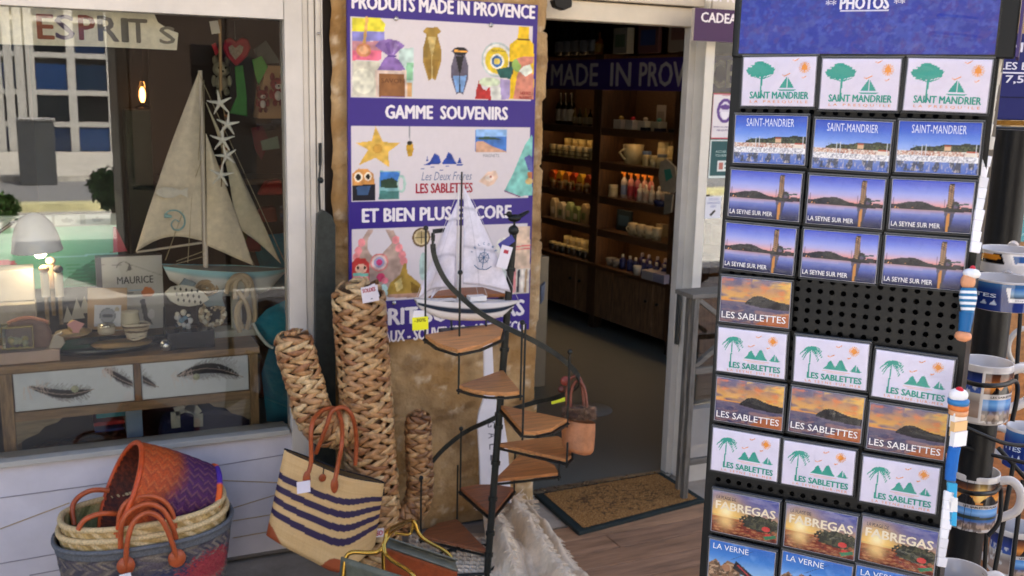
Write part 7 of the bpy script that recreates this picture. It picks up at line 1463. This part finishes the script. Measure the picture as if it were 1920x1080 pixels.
row(3, 1205, 1258, 235, zA, -.03, 'sunglasses_case', 'case', 'dark glossy glasses case, %s from left in front of the white boxes', 'box', ['#22242c', '#2c2a3a', '#1c2226'], 'glasses cases on the top shelf', w=.07, h=.022, dd=.05)
item('pitcher', 'large cream pitcher with blue flowers and a round handle on the lit shelf', 'pitcher', SL_(1166, 280)[0], zB_, -.10, 'cup', '#c4b892', None, r=.075, h=.135)
row(5, 1196, 1256, 275, zB_, -.08, 'ceramic_pot', 'pot', 'cream and blue ceramic pot, %s from left beside the pitcher', 'jar', ['#b8ab82', '#a8a080', '#c0b48c', '#8f9a94', '#b5aa88'], 'painted pots beside the pitcher', r=[.034, .04, .036, .042, .034], h=[.10, .075, .09, .07, .10], cap=['#4a5f86', '#c0b48c', '#5a6a80', '#a89a70', '#4a5f86'])
row(4, 1202, 1258, 268, zB_+.0, -.20, 'ceramic_plate', 'plate', 'tall pale ceramic vessel, %s from left at the back of the pot shelf', 'jar', ['#c8bc98', '#b0a680', '#c4b890', '#beb28c'], 'vessels at the back of the pot shelf', r=.045, h=[.16, .14, .15, .165], cap='#a8a07c')
row(5, 1154, 1204, 345, zC, -.08, 'spray_bottle', 'bottle', 'orange topped spray bottle, %s from left on the bottle shelf', 'bottle', ['#c8bcb0', '#cc8a80', '#b06a6c', '#c89a8c', '#c07a74'], 'orange topped spray bottles', r=.023, h=.19, cap='#e8923c', spray=1, lab=['#7a8ab0', '#b0434c', '#a8384a', '#c0bab0', '#b86a60'])
row(6, 1190, 1250, 350, zC, -.045, 'lotion_bottle', 'bottle', 'short white lotion bottle, %s from left in the front row', 'bottle', ['#d0c8b8', '#c8bca8', '#d4ccbc'], 'white lotion bottles in the front row', r=.021, h=.125, cap='#d8d0c0', lab=['#b8aca0', '#c4a898', '#c0b4a4'])
row(6, 1206, 1256, 340, zC, -.17, 'lotion_bottle', 'bottle', 'tall white lotion bottle, %s from left in the back row', 'bottle', ['#ccc0a8', '#c4b8a0'], 'white lotion bottles in the back row', r=.022, h=.17, cap='#d0c8b4', lab='#b8a890')
row(1, 1136, 1137, 360, zC, -.06, 'jar', 'jar', 'small cream jar left of the spray bottles', 'jar', ['#b5a888'], None, r=.035, h=.085, cap='#c8bc9c')
row(1, 1234, 1235, 370, zC, -.02, 'bowl', 'bowl', 'navy bowl in front of the white lotion bottles', 'cup', ['#252a52'], None, r=.05, h=.04, handle=0)
row(1, 1147, 1148, 400, zD, -.12, 'framed_picture', 'picture', 'dark blue square picture at the left of the cup shelf', 'box', ['#1c2630'], None, w=.17, h=.15, dd=.02, lab='#31465a')
row(4, 1176, 1222, 418, zD, -.05, 'cup', 'cup', 'plain cream cup, %s from left in the row of four', 'cup', ['#b8aa88'], 'row of four cream cups', r=.036, h=.085, jit=.001)
row(3, 1200, 1250, 410, zD, -.19, 'gift_box', 'box', 'pale box behind the cream cups, %s from left', 'box', ['#8f8266', '#a89c7c', '#c8bea0'], 'boxes behind the cream cups', w=.07, h=[.09, .11, .14], dd=.05)
row(7, 1158, 1236, 470, zE, -.05, 'perfume_bottle', 'bottle', 'blue perfume bottle with clear stopper, %s from left', 'bottle', ['#262c5c', '#2c3468', '#202650'], 'blue perfume bottles on the counter', r=.024, h=.105, cap='#a8a8a0', lab='#3a4478')
row(6, 1170, 1245, 465, zE, -.16, 'perfume_bottle', 'bottle', 'dark violet bottle in the back row, %s from left', 'bottle', ['#2a2450', '#342c5a'], 'violet bottles behind the perfume bottles', r=.026, h=.12, cap='#8f8c98', lab='#2c2850')
row(1, 1196, 1197, 490, zE, .0, 'cup', 'cup', 'small white square cup in front of the blue perfume bottles', 'cup', ['#b8b4a8'], None, r=.03, h=.065, handle=0)
row(2, 1225, 1246, 495, zE, -.03, 'folded_cloth', 'cloth', 'folded pale cloth, %s from left at the counter edge', 'box', ['#a8a4a8', '#8f8fa8'], 'folded cloths on the counter', w=.12, h=.06, dd=.16)
row(2, 1134, 1146, 470, zE, -.06, 'bowl', 'bowl', 'grey bowl, %s from left at the left end of the right bay', 'cup', ['#8a8478', '#7c7870'], 'grey bowls on the counter', r=.04, h=.055, handle=0)
# left bay
row(3, 1034, 1054, 200, zA, -.08, 'wine_bottle', 'bottle', 'dark wine bottle with white label, %s from left on the upper shelf', 'wine', ['#14160f'], 'dark wine bottles', r=.036, h=.24, lab='#a8a498')
row(4, 1064, 1092, 215, zA, -.07, 'oil_bottle', 'bottle', 'thin oil bottle right of the wine bottles, %s from left', 'wine', ['#5c4a1c', '#2a2a1c', '#6b5c2c', '#1f1d18'], 'thin oil bottles', r=.018, h=.13, lab='#8c8468')
row(7, 1028, 1100, 262, zB_, -.05, 'candle_jar', 'jar', 'cream candle jar, %s from left in the wire basket row', 'jar', ['#b5a87c', '#c4b88c'], 'cream candle jars in a row', r=.032, h=.085, cap='#d8cda4')
row(6, 1030, 1100, 285, zB_, -.18, 'candle_jar', 'jar', 'taller yellow lit jar at the back, %s from left', 'jar', ['#a89458'], 'yellow jars at the back', r=.036, h=.13, cap='#c8b878')
mb = MB(); a = SL_(1022, 262)[0]; b = SL_(1106, 262)[0]
for z in (zB_+.02, zB_+.05): mb.tube([sp_(a, z, -.005), sp_(b, z, -.005)], .003, 'iron', hx('#2a2826'), 6)
for k in range(8): x = a+(b-a)*k/7; mb.tube([sp_(x, zB_, -.005), sp_(x, zB_+.05, -.005)], .002, 'iron', hx('#2a2826'), 6)
tag(mb.build('wire_rail'), 'thin black wire rail in front of the cream candle jars', 'rail')
row(6, 1026, 1092, 305, zC, -.07, 'biscuit_packet', 'packet', 'orange and yellow packet, %s from left', 'pack', ['#c45a22', '#d8a02c', '#c8762c', '#b8431e', '#d8b03c', '#a84a2a'], 'orange and yellow packets', w=.085, h=.13, lab=['#e0c070', '#8a3018', '#e8d8a0'])
row(5, 1034, 1098, 330, zC, -.02, 'jar', 'jar', 'small brown jar in front of the packets, %s from left', 'jar', ['#5a3a1c', '#6b4a28'], 'brown jars in front of the packets', r=.028, h=.06, cap='#8a7448')
row(6, 1024, 1098, 385, zD, -.08, 'soap_packet', 'packet', 'white and green soap packet, %s from left', 'pack', ['#a89c80', '#b8b09c', '#8a9a70', '#7c8a5c', '#9c8c6a', '#5c4a38'], 'white and green soap packets', w=.08, h=[.15, .13, .14, .12, .15, .10], lab=['#d0c8b4', '#6a7a4c', '#c8bc9c'])
row(8, 1026, 1100, 455, zE, -.05, 'soap_jar', 'jar', 'cream topped dark jar, %s from left on the counter', 'jar', ['#3a3024', '#4a3c2c', '#2c2a24'], 'cream topped dark jars', r=.03, h=.07, cap='#c8bc88')
row(7, 1030, 1100, 435, zE, -.17, 'soap_jar', 'jar', 'taller pale jar in the rear counter row, %s from left', 'jar', ['#8f8460', '#a0946c'], 'pale jars in the rear counter row', r=.032, h=.11, cap='#c4b884')
# above the banner
row(5, 1040, 1102, 95, 1.98, -.05, 'wine_bottle', 'bottle', 'dim tall bottle on top of the shelving, %s from left', 'wine', ['#15171a'], 'tall bottles on top of the shelving', r=.04, h=.22, lab='#5c6068')
row(1, 1112, 1113, 100, 1.98, -.05, 'wine_bottle', 'bottle', 'amber bottle right of the tall dark bottles', 'wine', ['#7a4a18'], None, r=.03, h=.16, lab='#8a6a2c')
row(1, 1162, 1163, 95, 1.98, -.03, 'gift_box', 'box', 'cream and blue flowered box on top of the shelving', 'box', ['#8f8c80'], None, w=.16, h=.17, dd=.06, lab='#5a6a58')
row(1, 1205, 1206, 95, 1.98, -.06, 'framed_picture', 'picture', 'floral picture with a blue square on top of the shelving', 'box', ['#6a4c4c'], None, w=.22, h=.20, dd=.03, lab='#3a4a7a')
row(1, 1262, 1263, 80, 1.98, -.06, 'framed_picture', 'picture', 'tall cream framed picture at the near end of the shelving top', 'box', ['#9a8c7c'], None, w=.20, h=.30, dd=.03, lab='#7c5c54')
# hanging cloth bag near the door edge
hb_ = thing('hanging_bag', 'white cloth bag with a teal print hanging at the near end of the shelves', 'bag', sp_(-.0, 1.0, .06)); mb = MB()
q = [(1250, 302), (1262, 298), (1278, 312), (1284, 350), (1274, 362), (1252, 358), (1246, 330)]; qq = [SL_(x, y) for x, y in q]; mb.prism(qq, .04, .055, 'cloth', hx('#a8a090'), FSH); mb.build('bag_body', hb_, bevel=.006); mb = MB(); mb.prism([SL_(x, y) for x, y in ((1258, 318), (1270, 316), (1274, 332), (1262, 340))], .056, .058, 'cloth', hx('#3a8a80'), FSH); mb.build('printed_motif', hb_)
mb = MB(); mb.prism([SL_(x, y) for x, y in ((1256, 362), (1272, 364), (1268, 398), (1254, 402))], .03, .045, 'cloth', hx('#8a8478'), FSH); mb.build('hanging_strap', hb_, bevel=.004)
